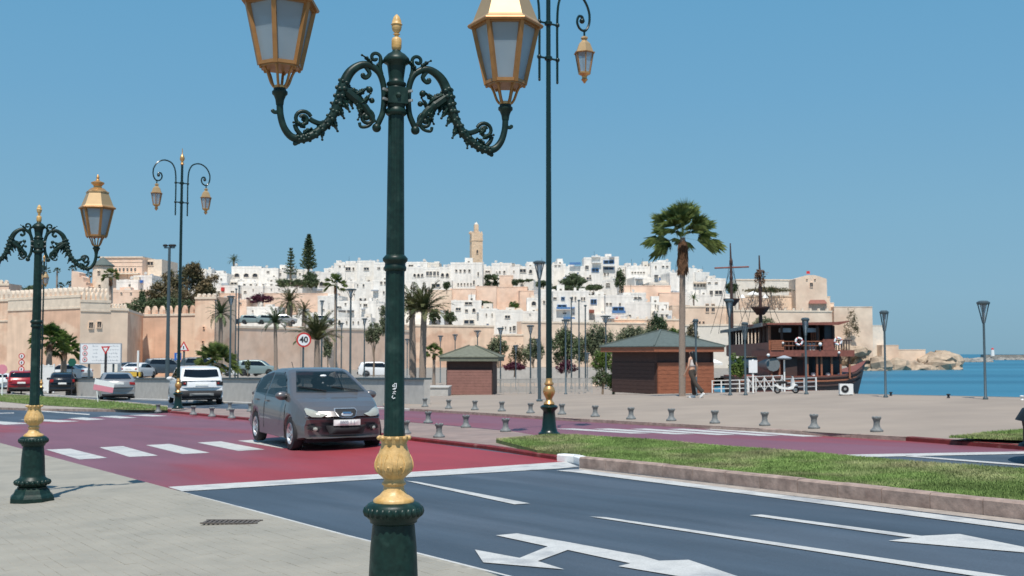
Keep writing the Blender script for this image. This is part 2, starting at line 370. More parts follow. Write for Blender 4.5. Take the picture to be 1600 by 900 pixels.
# --- pavers: individual bricks close to the camera, joined further away
def inside(p, poly):
    c = False; j = len(poly)-1
    for i in range(len(poly)):
        a, b_ = poly[i], poly[j]
        if (a[1] > p[1]) != (b_[1] > p[1]) and p[0] < (b_[0]-a[0])*(p[1]-a[1])/(b_[1]-a[1])+a[0]: c = not c
        j = i
    return c
edge_d = (Vector(KN[5])-Vector(KN[2])).normalized(); ea = math.atan2(edge_d.y, edge_d.x)
ux = Vector((math.cos(ea), math.sin(ea))); uy = Vector((-ux.y, ux.x))
def brick_mesh(L, W, T=.012, bev=.006):
    mb = MB(); a, b_ = L/2, W/2
    mb.add([(-a, -b_, -T), (a, -b_, -T), (a, b_, -T), (-a, b_, -T), (-a, -b_, -.003), (a, -b_, -.003), (a, b_, -.003), (-a, b_, -.003),
            (-a+bev, -b_+bev, 0), (a-bev, -b_+bev, 0), (a-bev, b_-bev, 0), (-a+bev, b_-bev, 0)],
           [(0, 1, 5, 4), (1, 2, 6, 5), (2, 3, 7, 6), (3, 0, 4, 7), (4, 5, 9, 8), (5, 6, 10, 9), (6, 7, 11, 10), (7, 4, 8, 11), (8, 9, 10, 11)])
    return mb
pm = brick_mesh(.2165, .1045, bev=.003).mesh('paver'); 
sw = bpy.data.objects['sidewalk']; cand = []
o0 = Vector(KN[3])
for i in range(-90, 90):
    for j in range(1, 110):
        q = o0+ux*(i*.22+(.11 if j % 2 else 0))-uy*(j*.108-.02)
        if q.y < 5.6 or q.y > 15.5: continue
        u = q.x/q.y*F+800
        if u < -60 or u > 1250: continue
        if not inside(q, side): continue
        cand.append((q.length, q))
cand.sort(key=lambda t: t[0])
slope = Matrix.Rotation(-math.atan(.03), 4, 'Y')
rest = MB(); bb = brick_mesh(.2165, .1045, bev=.003)
for n_, (d, q) in enumerate(cand):
    z = gr(q.x, q.y)+.12+random.uniform(-.002, .002)
    mt = Matrix.Translation((q.x, q.y, z)) @ slope @ Matrix.Rotation(ea, 4, 'Z') @ Matrix.Rotation(random.uniform(-.012, .012), 4, 'X')
    if n_ < 296:
        o = put('paver', pm, 'paver', sw); o.matrix_local = mt
    else:
        rest.add([mt @ Vector(p) for p in bb.v], bb.f)
o = rest.build('pavers', 'paver', sw, fix=False); o['kind'] = 'stuff'
sheet('sidewalk_far', [p for p in [(-45, 15.5), (-45, 45)]]+[KN[1], KN[2]]+[KN[3]]+[tuple(o0+ux*.9)], 'paver', .119, gr)
# drain grates set in the sidewalk
gt = thing('drain_grate', 'dark brown rectangular drain grate set in the pavement near the road edge', 'drain grate', hit(362, 816, .127, gr), R(-2))
g = MB(); g.box(-.30, .30, -.12, -.10, 0, .012); g.box(-.30, .30, .10, .12, 0, .012)
g.build('frame', 'grate', gt)
for k in range(12): MB().box(-.29+k*.049, -.26+k*.049, -.10, .10, -.004, .008).build('slat', 'grate', gt)
# --- coloured surfacing
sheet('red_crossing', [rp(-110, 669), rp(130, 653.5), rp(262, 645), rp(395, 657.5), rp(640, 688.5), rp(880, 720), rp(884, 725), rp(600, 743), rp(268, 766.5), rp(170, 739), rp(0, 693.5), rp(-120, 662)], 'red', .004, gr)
FR = [rp(560, 633), rp(640, 637.5), rp(760, 644), rp(900, 652.5), rp(1050, 660), rp(1200, 668), rp(1300, 674), rp(1415, 680), rp(1600, 693), rp(1720, 702), rp(1640, 707), rp(1337, 711.5), rp(1170, 708), rp(860, 690), rp(800, 674), rp(728, 667), rp(632, 659), rp(560, 652)]
sheet('far_red_crossing', FR, 'red_far', .004, gr)
def mark(pts, nm='road_marking'):
    sheet(nm, [rp(*p) for p in pts], 'white', .008, gr, step=None)
def line(a, b_, wa, wb, nm='road_marking'):
    mark([(a[0], a[1]-wa/2), (b_[0], b_[1]-wb/2), (b_[0], b_[1]+wb/2), (a[0], a[1]+wa/2)], nm)
# stop line, edge lines, lane lines
mark([(262, 761.5), (600, 741), (884, 722), (905, 730), (870, 733), (600, 748.5), (285, 768.5)])
mark([(283, 768.5), (405, 800), (540, 836), (782, 897), (1300, 1028), (1295, 1036), (765, 899), (540, 843), (405, 806.5), (268, 768.5)])
mark([(884, 735), (905, 734), (1206, 772), (1600, 822), (1900, 860), (1900, 868), (1600, 830), (1206, 778), (905, 739.5), (870, 736)])
mark([(634, 752), (652, 753.5), (828, 787.5), (804, 789)])
mark([(921, 808), (945, 809), (1562, 900), (1900, 950), (1900, 962), (1520, 901)])
mark([(1171, 806), (1190, 805), (1440, 838.5), (1499, 835.5), (1660, 868), (1600, 864.5), (1388, 846), (1425, 841.5)])
mark([(742, 860), (812, 873), (856, 855), (775, 837.5), (808, 834.5), (889, 848.5), (1000, 869), (1030, 877.5), (1076, 876), (1150, 901), (1350, 960), (1200, 925), (966, 886), (985, 881.5), (887, 860.5), (840, 878), (882, 891), (755, 880)])
line((-80, 632), (140, 648), 1.2, 1.6); line((-40, 647), (22, 645.5), 1, 1)
# near zebra
for q in ([(72, 703), (110, 701.5), (168, 716), (124, 718.5)], [(155, 699.5), (192, 697.5), (247, 712.5), (202, 714.5)], [(228, 696), (265, 694), (328, 708), (285, 710)],
          [(308, 692), (345, 690), (414, 703), (372, 705)], [(371, 689), (408, 687), (480, 699), (440, 701)], [(436, 685), (470, 683), (545, 695), (505, 697)]):
    mark(q)
for q in ([(-60, 658), (-25, 657), (50, 662), (8, 664)], [(30, 656), (60, 655), (125, 658.5), (92, 660)], [(105, 654), (130, 652.5), (165, 655.5), (135, 657)],
          [(152, 651), (180, 650), (215, 653), (188, 654)], [(200, 649), (228, 648), (262, 650), (238, 651)]):
    mark(q)
# far zebra
for k in range(6):
    x0 = 868+k*58; y0 = 671.5+k*-.1
    mark([(x0, y0-1+k*.25), (x0+26, y0-1.7+k*.25), (x0+150+k*9, y0+6+k*1.3), (x0+118+k*9, y0+6.4+k*1.3)])
line((636, 640.5), (720, 643.5), .9, .9)
mark([(1320, 711), (1660, 705), (1660, 708.5), (1345, 715)]); line((1415, 713), (1660, 732), 2, 2.6)
# --- kerbs as single stones
def kerb(name, pts, m, H, W=.16, L=.95, z0=-.03, label=None, inner=1, maxn=290, vary=0):
    """a row of stones along plan points; inner=+1 puts the width to the left of travel"""
    pts = [Vector(p) for p in pts]; par = bpy.data.objects.new(name, None); COL.objects.link(par); struct(par)
    seg = [(a, b_, (b_-a).length) for a, b_ in zip(pts, pts[1:])]; tot = sum(s[2] for s in seg); n = min(maxn, max(1, int(tot/L))); st = tot/n
    def at(d):
        for a, b_, l in seg:
            if d <= l or (a, b_, l) == seg[-1]: return a+(b_-a)*(d/l)
            d -= l
    for k in range(n):
        a = at(k*st); b_ = at((k+1)*st); dd = (b_-a).normalized(); a = a+dd*.004; b_ = b_-dd*.004
        nn = Vector((-dd.y, dd.x))*W*inner; e = random.uniform(-.004, .004); bv = nn.normalized()*.02
        zt = [gr(p.x, p.y)+H+e for p in (a, b_)]; zl = [gr(p.x, p.y)+z0 for p in (a, b_)]
        vs = [(a.x, a.y, zl[0]), (b_.x, b_.y, zl[1]), (b_.x, b_.y, zt[1]-.02), (a.x, a.y, zt[0]-.02), (*(a+bv), zt[0]), (*(b_+bv), zt[1]), (*(b_+nn), zt[1]), (*(a+nn), zt[0]), (*(b_+nn), zl[1]), (*(a+nn), zl[0])]
        MB().add(vs, [(0, 1, 2, 3), (3, 2, 5, 4), (4, 5, 6, 7), (7, 6, 8, 9), (0, 3, 4, 7, 9), (1, 8, 6, 5, 2)]).build('kerb_stone', m, par)
    return par
near_edge = [rp(905, 731), rp(1000, 741), rp(1206, 765.5), rp(1400, 789), rp(1600, 812.5), rp(1750, 830), rp(2100, 872)]
kerb('median_kerb', near_edge, 'kerb', .17, L=.62)
far_edge = [rp(1700, 738, .12), rp(1600, 731.5, .12), rp(1425, 721.5, .12), rp(1294, 708.5, .12), rp(1145, 696.5, .12), rp(1000, 684.5, .12), rp(900, 679, .12), rp(862, 679, .12)]
kerb('median_kerb', far_edge, 'kerb', .12, L=.95)
nose = [rp(870, 721), rp(893, 722), rp(908, 727), rp(905, 731)]
kerb('median_nose_kerb', nose, 'whitepaint', .12, L=.35)
def offset(pts, d):
    out = []; P = [Vector(p) for p in pts]
    for i, p in enumerate(P):
        t_ = (P[min(i+1, len(P)-1)]-P[max(i-1, 0)]).normalized(); out.append(tuple(p+Vector((-t_.y, t_.x))*d))
    return out
redk = [rp(262, 645), rp(395, 657.5), rp(520, 672), rp(640, 688.5), rp(760, 702), rp(872, 719.5)]
kerb('red_kerb', redk, 'redkerb', .075, L=1.0, inner=1, W=.14)
kerb('red_kerb', [rp(172, 642.5), rp(262, 645)], 'redkerb', .12, L=1.2, inner=1)
kerb('far_kerb', FKp[2:4], 'redkerb', .085, L=1.0, inner=-1)
kerb('far_kerb', FKp[3:10], 'kerb', .08, L=1.2, inner=-1)
kerb('far_kerb', FKp[9:], 'concrete', .08, L=2.0, inner=-1)
kerb('far_kerb', FKp[0:3], 'redkerb', .085, L=1.0, inner=-1)
# gutter strip below the near median kerb
gs = [rp(905, 731.5), rp(1206, 766), rp(1600, 813), rp(2100, 873), rp(2100, 883), rp(1600, 819), rp(1206, 771), rp(905, 735)]
sheet('gutter', gs, 'gutter', .003, gr)
# refuge paving between the carriageways
ref = [rp(262, 644.5)]+offset(redk, .13)[1:]+[rp(890, 716), rp(862, 684, .05), rp(800, 674, .05), rp(728, 667.5, .05), rp(632, 659, .05), rp(500, 646.5, .05), rp(380, 639, .05), rp(262, 637, .05)]
sheet('refuge_paving', ref, 'refuge', .05, gr)
k = MB()
for a, b_ in zip(ref[9:], ref[10:]):
    k.add([(a[0], a[1], gr(*a)-.02), (b_[0], b_[1], gr(*b_)-.02), (b_[0], b_[1], gr(*b_)+.05), (a[0], a[1], gr(*a)+.05)], [(0, 1, 2, 3)])
struct(k.build('refuge_edge', 'kerb'))
# lawn on the right-hand median
lawn_near = [rp(775, 691, .06), rp(840, 705, .1)]+offset(nose, .15)[1:3]+offset(near_edge, .17)[1:]
lawn = lawn_near+[rp(1700, 740, .12), rp(1600, 733, .12), rp(1425, 722.5, .12), rp(1294, 710, .12), rp(1145, 698, .12), rp(1000, 686, .12), rp(900, 680.5, .12), rp(862, 680, .12)]
sheet('median_lawn', lawn, 'soil', .118, gr)
k = MB()
for a, b_ in zip(lawn[:3]+lawn[-1:], lawn[1:4]+lawn[:1]):
    k.add([(a[0], a[1], gr(*a)-.02), (b_[0], b_[1], gr(*b_)-.02), (b_[0], b_[1], gr(*b_)+.118), (a[0], a[1], gr(*a)+.118)], [(0, 1, 2, 3)])
struct(k.build('lawn_edge', 'soil'))
# raised left-hand median
lm_out = [rp(-260, 612), rp(0, 640), rp(60, 642), rp(172, 643.5), rp(262, 645), rp(262, 637.5), rp(200, 631), rp(80, 621), rp(0, 617), rp(-200, 607)]
sheet('left_median_paving', lm_out, 'gutter', .1, gr)
k = MB()
for a, b_ in zip(lm_out, lm_out[1:5]):
    k.add([(a[0], a[1], gr(*a)-.02), (b_[0], b_[1], gr(*b_)-.02), (b_[0], b_[1], gr(*b_)+.1), (a[0], a[1], gr(*a)+.1)], [(0, 1, 2, 3)])
struct(k.build('left_median_edge', 'kerb'))
lawn2 = [rp(-200, 608.5, .12), rp(0, 627, .12), rp(60, 632.5, .12), rp(200, 640, .12), rp(262, 640.5, .12), rp(262, 636, .12), rp(200, 629.5, .12), rp(80, 620, .12), rp(0, 616, .12)]
sheet('left_median_lawn', lawn2, 'soil', .115, gr)
lawn3 = [rp(1480, 684, .13), rp(1600, 688.5, .13), rp(1750, 697, .13), rp(1750, 676, .13), rp(1600, 673, .13), rp(1540, 677, .13)]
lawn4 = [gpp(60, 599, 0), gpp(60, 613, 0), gpp(118, 615, 0), gpp(118, 598, 0)]
def blades(name, poly, n, h0, h1, wd, base, keep=None):
    P = np.array(poly); lo = P.min(0); hi = P.max(0); pts = []
    while len(pts) < n:
        c = rng.uniform(lo, hi, (4000, 2))
        if keep: c = c[(c[:, 1] < keep) & (c[:, 0] < 40)]
        # crossing test, vectorised
        ins = np.zeros(len(c), bool); j = len(P)-1
        for i in range(len(P)):
            a, b_ = P[i], P[j]; cond = ((a[1] > c[:, 1]) != (b_[1] > c[:, 1]))
            with np.errstate(divide='ignore', invalid='ignore'):
                xx = (b_[0]-a[0])*(c[:, 1]-a[1])/(b_[1]-a[1])+a[0]
            ins ^= cond & (c[:, 0] < xx); j = i
        c = c[ins]; u = c[:, 0]/c[:, 1]*F; c = c[np.abs(u) < 860]
        pts += c.tolist()
        if not len(c): continue
    c = np.array(pts[:n]); a = rng.uniform(0, 2*np.pi, n); hh = rng.uniform(h0, h1, n)
    hh *= .75+.5*np.sin(c[:, 0]*1.3)*np.sin(c[:, 1]*1.7)*.5+.25*rng.random(n)
    z = np.maximum(.03*c[:, 0], -2.1)+base; ln = rng.uniform(-.03, .03, (n, 2))
    V = np.zeros((n, 3, 3)); dx = np.cos(a)*wd/2; dy = np.sin(a)*wd/2
    V[:, 0] = np.stack([c[:, 0]-dx, c[:, 1]-dy, z], 1); V[:, 1] = np.stack([c[:, 0]+dx, c[:, 1]+dy, z], 1)
    V[:, 2] = np.stack([c[:, 0]+ln[:, 0], c[:, 1]+ln[:, 1], z+hh], 1)
    me = bpy.data.meshes.new(name); me.vertices.add(3*n); me.vertices.foreach_set('co', V.reshape(-1)); me.loops.add(3*n)
    me.loops.foreach_set('vertex_index', np.arange(3*n)); me.polygons.add(n); me.polygons.foreach_set('loop_start', np.arange(0, 3*n, 3)); me.polygons.foreach_set('loop_total', np.full(n, 3))
    me.update(); me.validate(); o = put(name, me, 'grass'); struct(o, 'stuff'); return o
blades('grass', lawn, 190000, .02, .055, .012, .115, keep=40)
blades('grass', lawn2, 16000, .05, .10, .03, .11)
sheet('far_lawn', lawn3, 'soil', .135, gr); blades('grass', lawn3, 14000, .03, .07, .015, .13)
# promenade
prom = FKp[0:10]+[gpp(600, 634), (-9, 75), (-14, 112), (13.6, 112), (13.1, 70.1), (19.7, 65.9), (11.7, 38.5), (15, 32.8), (40, 13.9), (60, 6)]
sheet('promenade', prom, 'prom', .075, gp, step=4)
q = MB(); qe = [(13.6, 112), (13.2, 70.1), (19.9, 65.95), (11.8, 38.6), (15.05, 32.95), (40, 14), (90, -2)]
for a, b_ in zip(qe, qe[1:]):
    za, zb = gp(*a)+.085, gp(*b_)+.085
    q.add([(a[0], a[1], -3.5), (b_[0], b_[1], -3.5), (b_[0], b_[1], zb), (a[0], a[1], za)], [(0, 1, 2, 3)])
struct(q.build('quay_wall', 'concrete'))
# low ramp wall along the far carriageway
def wallrun(nm, pts, H, T, m, label, cat, cap=None, posts=0):
    """pts: plan points with base z; one thing"""
    a0 = Vector(pts[0]); t_ = thing(nm, label, cat, a0)
    mb = MB(); cp = MB()
    for a, b_ in zip(pts, pts[1:]):
        a = Vector(a)-a0; b_ = Vector(b_)-a0; d = (b_-a).to_2d().normalized(); n2 = Vector((-d.y, d.x))*T
        def slab(mm, h0, h1, e0, e1):
            p = [a.to_2d()+n2*e0, b_.to_2d()+n2*e0, b_.to_2d()+n2*e1, a.to_2d()+n2*e1]; zz = [a.z, b_.z, b_.z, a.z]
            mm.add([(*p[i], zz[i]+h0) for i in range(4)]+[(*p[i], zz[i]+h1) for i in range(4)], [(3, 2, 1, 0), (4, 5, 6, 7), (0, 1, 5, 4), (1, 2, 6, 5), (2, 3, 7, 6), (3, 0, 4, 7)])
        slab(mb, -.3, H, 0, 1)
        if cap: slab(cp, H, H+cap, -.25, 1.25)
    mb.build('wall_face', m, t_)
    if cap: cp.build('coping', 'grey_pole', t_)
    return t_
def wp(px, py): v = hit(px, py, .0, gr); return (v.x, v.y, v.z)
lw = [wp(672, 634), wp(600, 631), wp(500, 626.5), wp(385, 622), wp(200, 616.5), wp(108, 613)]
wallrun('ramp_wall', lw, .95, .25, 'concrete', 'long low grey concrete wall with dark coping along the far carriageway', 'wall', .07)
# ================================================================ ORNATE STREET LAMPS
def flute(a, z): return 1-.07*(0.5+.5*math.cos(12*a)) 
def spiral(c, r0, r1, a0, turns, n=22, plane='x'):
    out = []
    for i in range(n+1):
        t = i/n; r = r0+(r1-r0)*t; a = a0+turns*2*math.pi*t
        out.append((c[0]+r*math.cos(a), 0, c[1]+r*math.sin(a)))
    return out
def leafblade(mb, base, direction, L, Wd, curl=.4, side=1):
    """acanthus leaf: a bent toothed blade in the x-z plane with thickness"""
    b = Vector(base); d = Vector(direction).normalized(); n = Vector((-d.z, 0, d.x))*side
    pts = []; K = 6
    for i in range(K+1):
        t = i/K; p = b+d*L*t+n*(curl*L*t*t); w = Wd*math.sin(math.pi*min(.97, .12+t*.88))*(1.0 if i % 2 else .68)
        pts.append((p, w))
    vs = []
    for p, w in pts: vs += [p+n*w, p-n*w, p+Vector((0, .014+w*.25, 0)), p-Vector((0, .014+w*.25, 0))]
    fs = []
    for i in range(K):
        a = i*4; c = a+4
        fs += [(a, c, c+2, a+2), (a+2, c+2, c+1, a+1), (a+1, c+1, c+3, a+3), (a+3, c+3, c, a)]
    fs += [(0, 2, 1, 3), (K*4, K*4+3, K*4+1, K*4+2)]
    mb.add(vs, fs)
    for i, (p, w) in enumerate(pts[1:], 1):      # rolled lobes along both margins
        for sg_ in (-1, 1):
            if (i+sg_) % 2: mb.ball(p+n*w*sg_*.55, .007+w*.42, 7, 5, (1, 1.1, 1))
def ornate_lamp(label, loc, rz, H0=0):
    t = thing('street_lamp', label, 'street lamp', loc, rz, 'ornate green and gold street lamps by the pavement')
    # foot and pedestal
    MB().lathe([(.0, 0), (.275, 0), (.275, .05), (.262, .075), (.235, .10), (.215, .145), (.19, .165), (.19, .18)], 8, phase=R(22.5)).build('foot', 'green_lamp', t)
    pd = MB().lathe([(.15, .175), (.165, .19), (.19, .21), (.2, .24), (.19, .275), (.155, .30), (.148, .33), (.138, .55), (.124, .70)], 32).build('pedestal', 'green_lamp', t, True)
    nb = MB()
    for k in range(20):
        a = 2*math.pi*k/20; nb.ball((.193*math.cos(a), .193*math.sin(a), .24), .032, 6, 4, (1, 1, 1.1))
    nb.build('beading', 'green_lamp', pd, True)
    pc = MB().lathe([(.124, .69), (.140, .70), (.142, .715), (.165, .735), (.172, .765), (.168, .795), (.15, .812), (.13, .82)], 32).build('collar', 'green_lamp', t, True)
    nb = MB()
    for k in range(26):
        a = 2*math.pi*k/26; nb.ball((.160*math.cos(a), .160*math.sin(a), .765), .024, 6, 4, (1, 1, 1.35))
    nb.build('beading', 'green_lamp', pc, True)
    vz = MB().lathe([(.122, .818), (.122, .832), (.112, .842), (.082, .862), (.064, .888), (.06, .915), (.071, .922), (.073, .932), (.062, .942), (.06, .955), (.08, .975), (.104, 1.0), (.112, 1.03), (.108, 1.065), (.092, 1.11), (.078, 1.15), (.076, 1.17), (.092, 1.195), (.094, 1.21)], 36).build('vase', 'ochre', t, True)
    lf = MB()
    for k in range(8):      # relief leaves round the bowl
        a = 2*math.pi*k/9
        mt = Matrix.Rotation(a, 4, 'Z')
        for sgn in (-1, 1):
            pts = [mt @ Vector((interp([(.955, .06), (.975, .08), (1.0, .104), (1.03, .112), (1.065, .108), (1.11, .092), (1.15, .078)], .975+u*.13)-.0005, sgn*(.005+.022*math.sin(u*3.0)), .975+u*.13)) for u in (0, .2, .4, .6, .8, 1.0)]
            lf.tube(pts, [.002, .004, .005, .005, .004, .002], 5)
        lf.ball(mt @ Vector((.108, 0, 1.03)), .009, 6, 4)
    lf.build('relief_leaves', 'ochre', vz, True)
    lp = MB()
    for k in range(12):
        a = 2*math.pi*k/12; lp.ball((.090*math.cos(a), .090*math.sin(a), 1.200), .017, 6, 4, (1, 1, .8))
    lp.build('rim_petals', 'ochre', vz, True)
    MB().lathe([(.064, 1.205), (.064, 1.25), (.061, 1.26), (.057, 2.20)], 48, flute=flute).build('lower_shaft', 'green_lamp', t, True)
    MB().lathe([(.06, 2.20), (.066, 2.205), (.068, 2.225), (.062, 2.235), (.062, 2.25), (.074, 2.262), (.076, 2.278), (.066, 2.29), (.056, 2.30)], 32).build('shaft_ring', 'green_lamp', t, True)
    MB().lathe([(.0555, 2.295), (.048, 3.155)], 48, flute=flute).build('upper_shaft', 'green_lamp', t, True)
    hd = MB().lathe([(.05, 3.15), (.062, 3.16), (.066, 3.172), (.06, 3.19), (.052, 3.20), (.056, 3.215), (.056, 3.32), (.052, 3.328), (.060, 3.34), (.060, 3.352), (.048, 3.362), (.046, 3.38), (.055, 3.45), (.058, 3.465), (.078, 3.478), (.082, 3.492), (.078, 3.505), (.055, 3.53), (.03, 3.545), (.024, 3.556)], 32).build('head_socket', 'green_lamp', t, True)
    br = MB(); br.box(-.060, .060, -.060, .060, 3.218, 3.318)
    bk = br.build('bracket_box', 'green_lamp', t)
    for z in (3.24, 3.298):
        for s in (-1, 1): MB().bar((s*.062, -.03, z), (s*.09, -.05, z+.004), .014).build('bolt', 'bolt', bk)
    MB().ball((0, -.062, 3.268), .018, 6, 4).build('boss', 'green_lamp', bk)
    # finial
    MB().lathe([(.018, 3.55), (.028, 3.562), (.031, 3.575), (.031, 3.62), (.026, 3.632), (.012, 3.640), (.014, 3.652), (.022, 3.656), (.012, 3.662), (.026, 3.68), (.031, 3.70), (.030, 3.712), (.036, 3.716), (.030, 3.722), (.028, 3.74), (.018, 3.765), (.004, 3.78)], 20).build('finial', 'ochre', t, True)
    # arms
    zl = 3.145-.0
    for sgn in (-1, 1):
        ar = MB()
        P = [(.12, 0, 3.075), (.105, 0, 3.11), (.082, 0, 3.17), (.075, 0, 3.26), (.082, 0, 3.345), (.112, 0, 3.415), (.175, 0, 3.452), (.235, 0, 3.44), (.29, 0, 3.39), (.325, 0, 3.31), (.35, 0, 3.22), (.385, 0, 3.13), (.44, 0, 3.055), (.51, 0, 3.00), (.575, 0, 2.975), (.63, 0, 2.985), (.672, 0, 3.035), (.695, 0, 3.11), (.70, 0, 3.19)]
        rr = [.016, .018, .018, .018, .019, .020, .022, .025, .030, .033, .030, .027, .026, .026, .025, .023, .021, .020, .020]
        sp = spline([(sgn*p[0], p[1], p[2]) for p in P], 4); rs = [interp([(i, r) for i, r in enumerate(rr)], j/4) for j in range(len(sp))]
        ar.tube(sp, rs, 12)
        ar.ball((sgn*.12, 0, 3.07), .028, 12, 8)
        ao = ar.build('arm', 'green_lamp', t, True)
        sc = MB()
        def sx(pts): return [(sgn*p[0], p[1], p[2]) for p in pts]
        sc.tube(sx(spiral((.132, 3.50), .036, .008, R(200), -1.0)), .011, 6)                     # crest curl
        sc.tube(sx(spline([(.09, 0, 3.40), (.10, 0, 3.44), (.098, 0, 3.50)], 4)), .012, 8); sc.build('crest_curl', 'green_lamp', ao, True); sc = MB()
        sc.tube(sx(spline([(.19, 0, 3.44), (.165, 0, 3.40), (.19, 0, 3.372), (.212, 0, 3.385)], 4)), [.014]*12+[.012], 6)
        sc.ball((sgn*.205, 0, 3.385), .017, 6, 4)
        sc.tube(sx(spline([(.33, 0, 3.30), (.26, 0, 3.245), (.20, 0, 3.20), (.165, 0, 3.15), (.135, 0, 3.10)], 5)), [.03]*8+[.024]*7+[.018]*6, 7)
        sc.ball((sgn*.165, 0, 3.30), .022, 7, 5); sc.ball((sgn*.15, 0, 3.235), .018, 7, 5)
        sc.tube(sx(spiral((.182, 3.13), .052, .014, R(60), 1.25)), .0115, 8); sc.ball((sgn*.182, 0, 3.13), .02, 7, 5)
        sc.tube(sx(spline([(.135, 0, 3.12), (.17, 0, 3.078), (.215, 0, 3.07), (.225, 0, 3.095)], 4)), .010, 8)
        sc.build('inner_scroll', 'green_lamp', ao, True); sc = MB()
        sc.tube(sx(spline([(.40, 0, 3.10), (.455, 0, 3.075), (.50, 0, 3.085), (.525, 0, 3.10)], 4)), [.016]*13, 6)
        sc.tube(sx(spiral((.565, 3.095), .052, .016, R(160), -1.35)), .012, 8)
        sc.tube(sx(spline([(.61, 0, 3.06), (.60, 0, 3.03), (.575, 0, 3.00)], 4)), .014, 8)
        sc.build('outer_scroll', 'green_lamp', ao, True); sc = MB()
        sc.tube(sx(spline([(.70, 0, 3.13), (.73, 0, 3.125), (.745, 0, 3.14)], 3)), [.012]*6+[.008], 6)
        sc.build('cup_curl', 'green_lamp', ao, True); sc = MB()
        sc.tube(sx(spline([(.59, 0, 2.98), (.60, 0, 2.95), (.62, 0, 2.945)], 3)), [.014]*6+[.008], 6)
        sc.build('lower_curl', 'green_lamp', ao, True)
        lv = MB()
        for (bx, bz, dx, dz, L, W, cu, sd) in ((.33, 3.30, -.5, -.5, .13, .030, .3, 1), (.34, 3.27, -.15, -1, .12, .030, .3, -1), (.30, 3.30, -1, -.3, .12, .028, .3, 1), (.27, 3.26, -1, .15, .10, .024, .4, -1), (.25, 3.24, -.6, -.9, .11, .024, .3, 1), (.22, 3.21, -1, .4, .08, .020, .5, -1), (.21, 3.20, -.2, -1, .08, .02, .5, 1),
                (.36, 3.21, -.1, -1, .10, .026, -.3, 1), (.385, 3.14, .1, -1, .10, .026, -.4, 1), (.41, 3.10, .5, -1, .09, .022, .3, 1), (.44, 3.07, .4, -1, .09, .02, -.3, 1), (.47, 3.035, .7, -.8, .09, .02, .3, 1), (.40, 3.13, -.2, -1, .08, .018, .3, 1), (.355, 3.17, .9, .2, .05, .014, .5, 1),
                (.55, 3.04, .7, .7, .07, .018, -.4, 1), (.53, 3.07, .9, .5, .06, .018, .4, 1), (.56, 3.00, -.5, .8, .06, .016, .3, 1), (.12, 3.43, -.3, 1, .09, .016, .4, 1), (.15, 3.45, .5, 1, .08, .014, .4, -1), (.35, 3.33, -.3, -1, .10, .022, .6, -1)):
            leafblade(lv, (sgn*bx, random.uniform(-.012, .012), bz), (sgn*dx, 0, dz), L, W, cu, sd*sgn)
        i0, i1 = int(len(sp)*.48), int(len(sp)*.80)
        for k_i in range(i0, i1, 2):      # leaf cladding along the lower half of the arm
            p_ = sp[k_i]; d_ = (sp[k_i+1]-sp[k_i-1]).normalized(); n_ = Vector((-d_.z, 0, d_.x)); r_ = rs[k_i]
            for (a_, b_) in ((.9, .1), (-.95, .1), (.35, -.92), (-.4, -.92), (0, .95)):
                lv.ball(p_+n_*r_*a_+Vector((0, r_*b_, 0))+d_*random.uniform(-.006, .006), r_*random.uniform(.24, .36), 7, 5, (1.5, .8, 1.3))
        lv.build('acanthus_leaves', 'green_lamp', ao, True)
        cp_ = MB().lathe([(.022, 3.17), (.026, 3.20), (.036, 3.225), (.046, 3.235), (.046, 3.25), (.038, 3.256), (.036, 3.27)], 16, c=(sgn*.70, 0, 0)).build('cup', 'green_lamp', ao, True)
        # lantern
        z0 = 3.27; c = (sgn*.70, 0, 0); HX = R(42 if sgn > 0 else 12)
        ln = MB().lathe([(.02, z0-.01), (.04, z0), (.04, z0+.012), (.02, z0+.02)], 12, c=c).build('lantern', 'gold', t, True)
        st = MB()
        for k in range(6):
            a = HX+math.pi/3*k; ca, sa = math.cos(a), math.sin(a)
            st.tube(spline([(c[0]+.037*ca, .037*sa, z0+.005), (c[0]+.055*ca, .055*sa, z0+.03), (c[0]+.075*ca, .075*sa, z0+.085), (c[0]+.098*ca, .098*sa, z0+.125)], 3), .0085, 5)
            st.ball((c[0]+.118*ca, .118*sa, z0+.115), .011, 5, 4)
        st.build('basket', 'gold2', ln, True)
        zb, zt_ = z0+.125, z0+.50; rb, rt = .122, .205
        MB().lathe([(rb-.02, zb-.008), (rb+.006, zb-.008), (rb+.006, zb+.006), (rb-.02, zb+.006)], 6, c=c, phase=HX).build('lower_ring', 'gold2', ln)
        # real wall of panes and frames
        for k in range(6):
            a0 = HX+math.pi/3*k; a1 = a0+math.pi/3
            def q(a, r, z): return Vector((c[0]+r*math.cos(a), r*math.sin(a), z))
            def lerp(p, q_, t_): return p+(q_-p)*t_
            e0b, e1b, e0t, e1t = q(a0, rb, zb), q(a1, rb, zb), q(a0, rt, zt_), q(a1, rt, zt_)
            nrm = (e1b-e0b).cross(e0t-e0b).normalized(); 
            if nrm.dot(Vector((math.cos((a0+a1)/2), math.sin((a0+a1)/2), 0))) < 0: nrm.negate()
            MB().bar(e0b, e0t, .026, .026).build('frame_bar', 'gold2', ln)
            MB().bar(lerp(e0b, e0t, .03), lerp(e1b, e1t, .03), .02).build('frame_bar', 'gold2', ln); MB().bar(lerp(e0b, e0t, .97), lerp(e1b, e1t, .97), .02).build('frame_bar', 'gold2', ln)
            pb = [lerp(e0b, e1b, .06)-nrm*.006, lerp(e0b, e1b, .94)-nrm*.006, lerp(e0t, e1t, .95)-nrm*.006, lerp(e0t, e1t, .05)-nrm*.006]
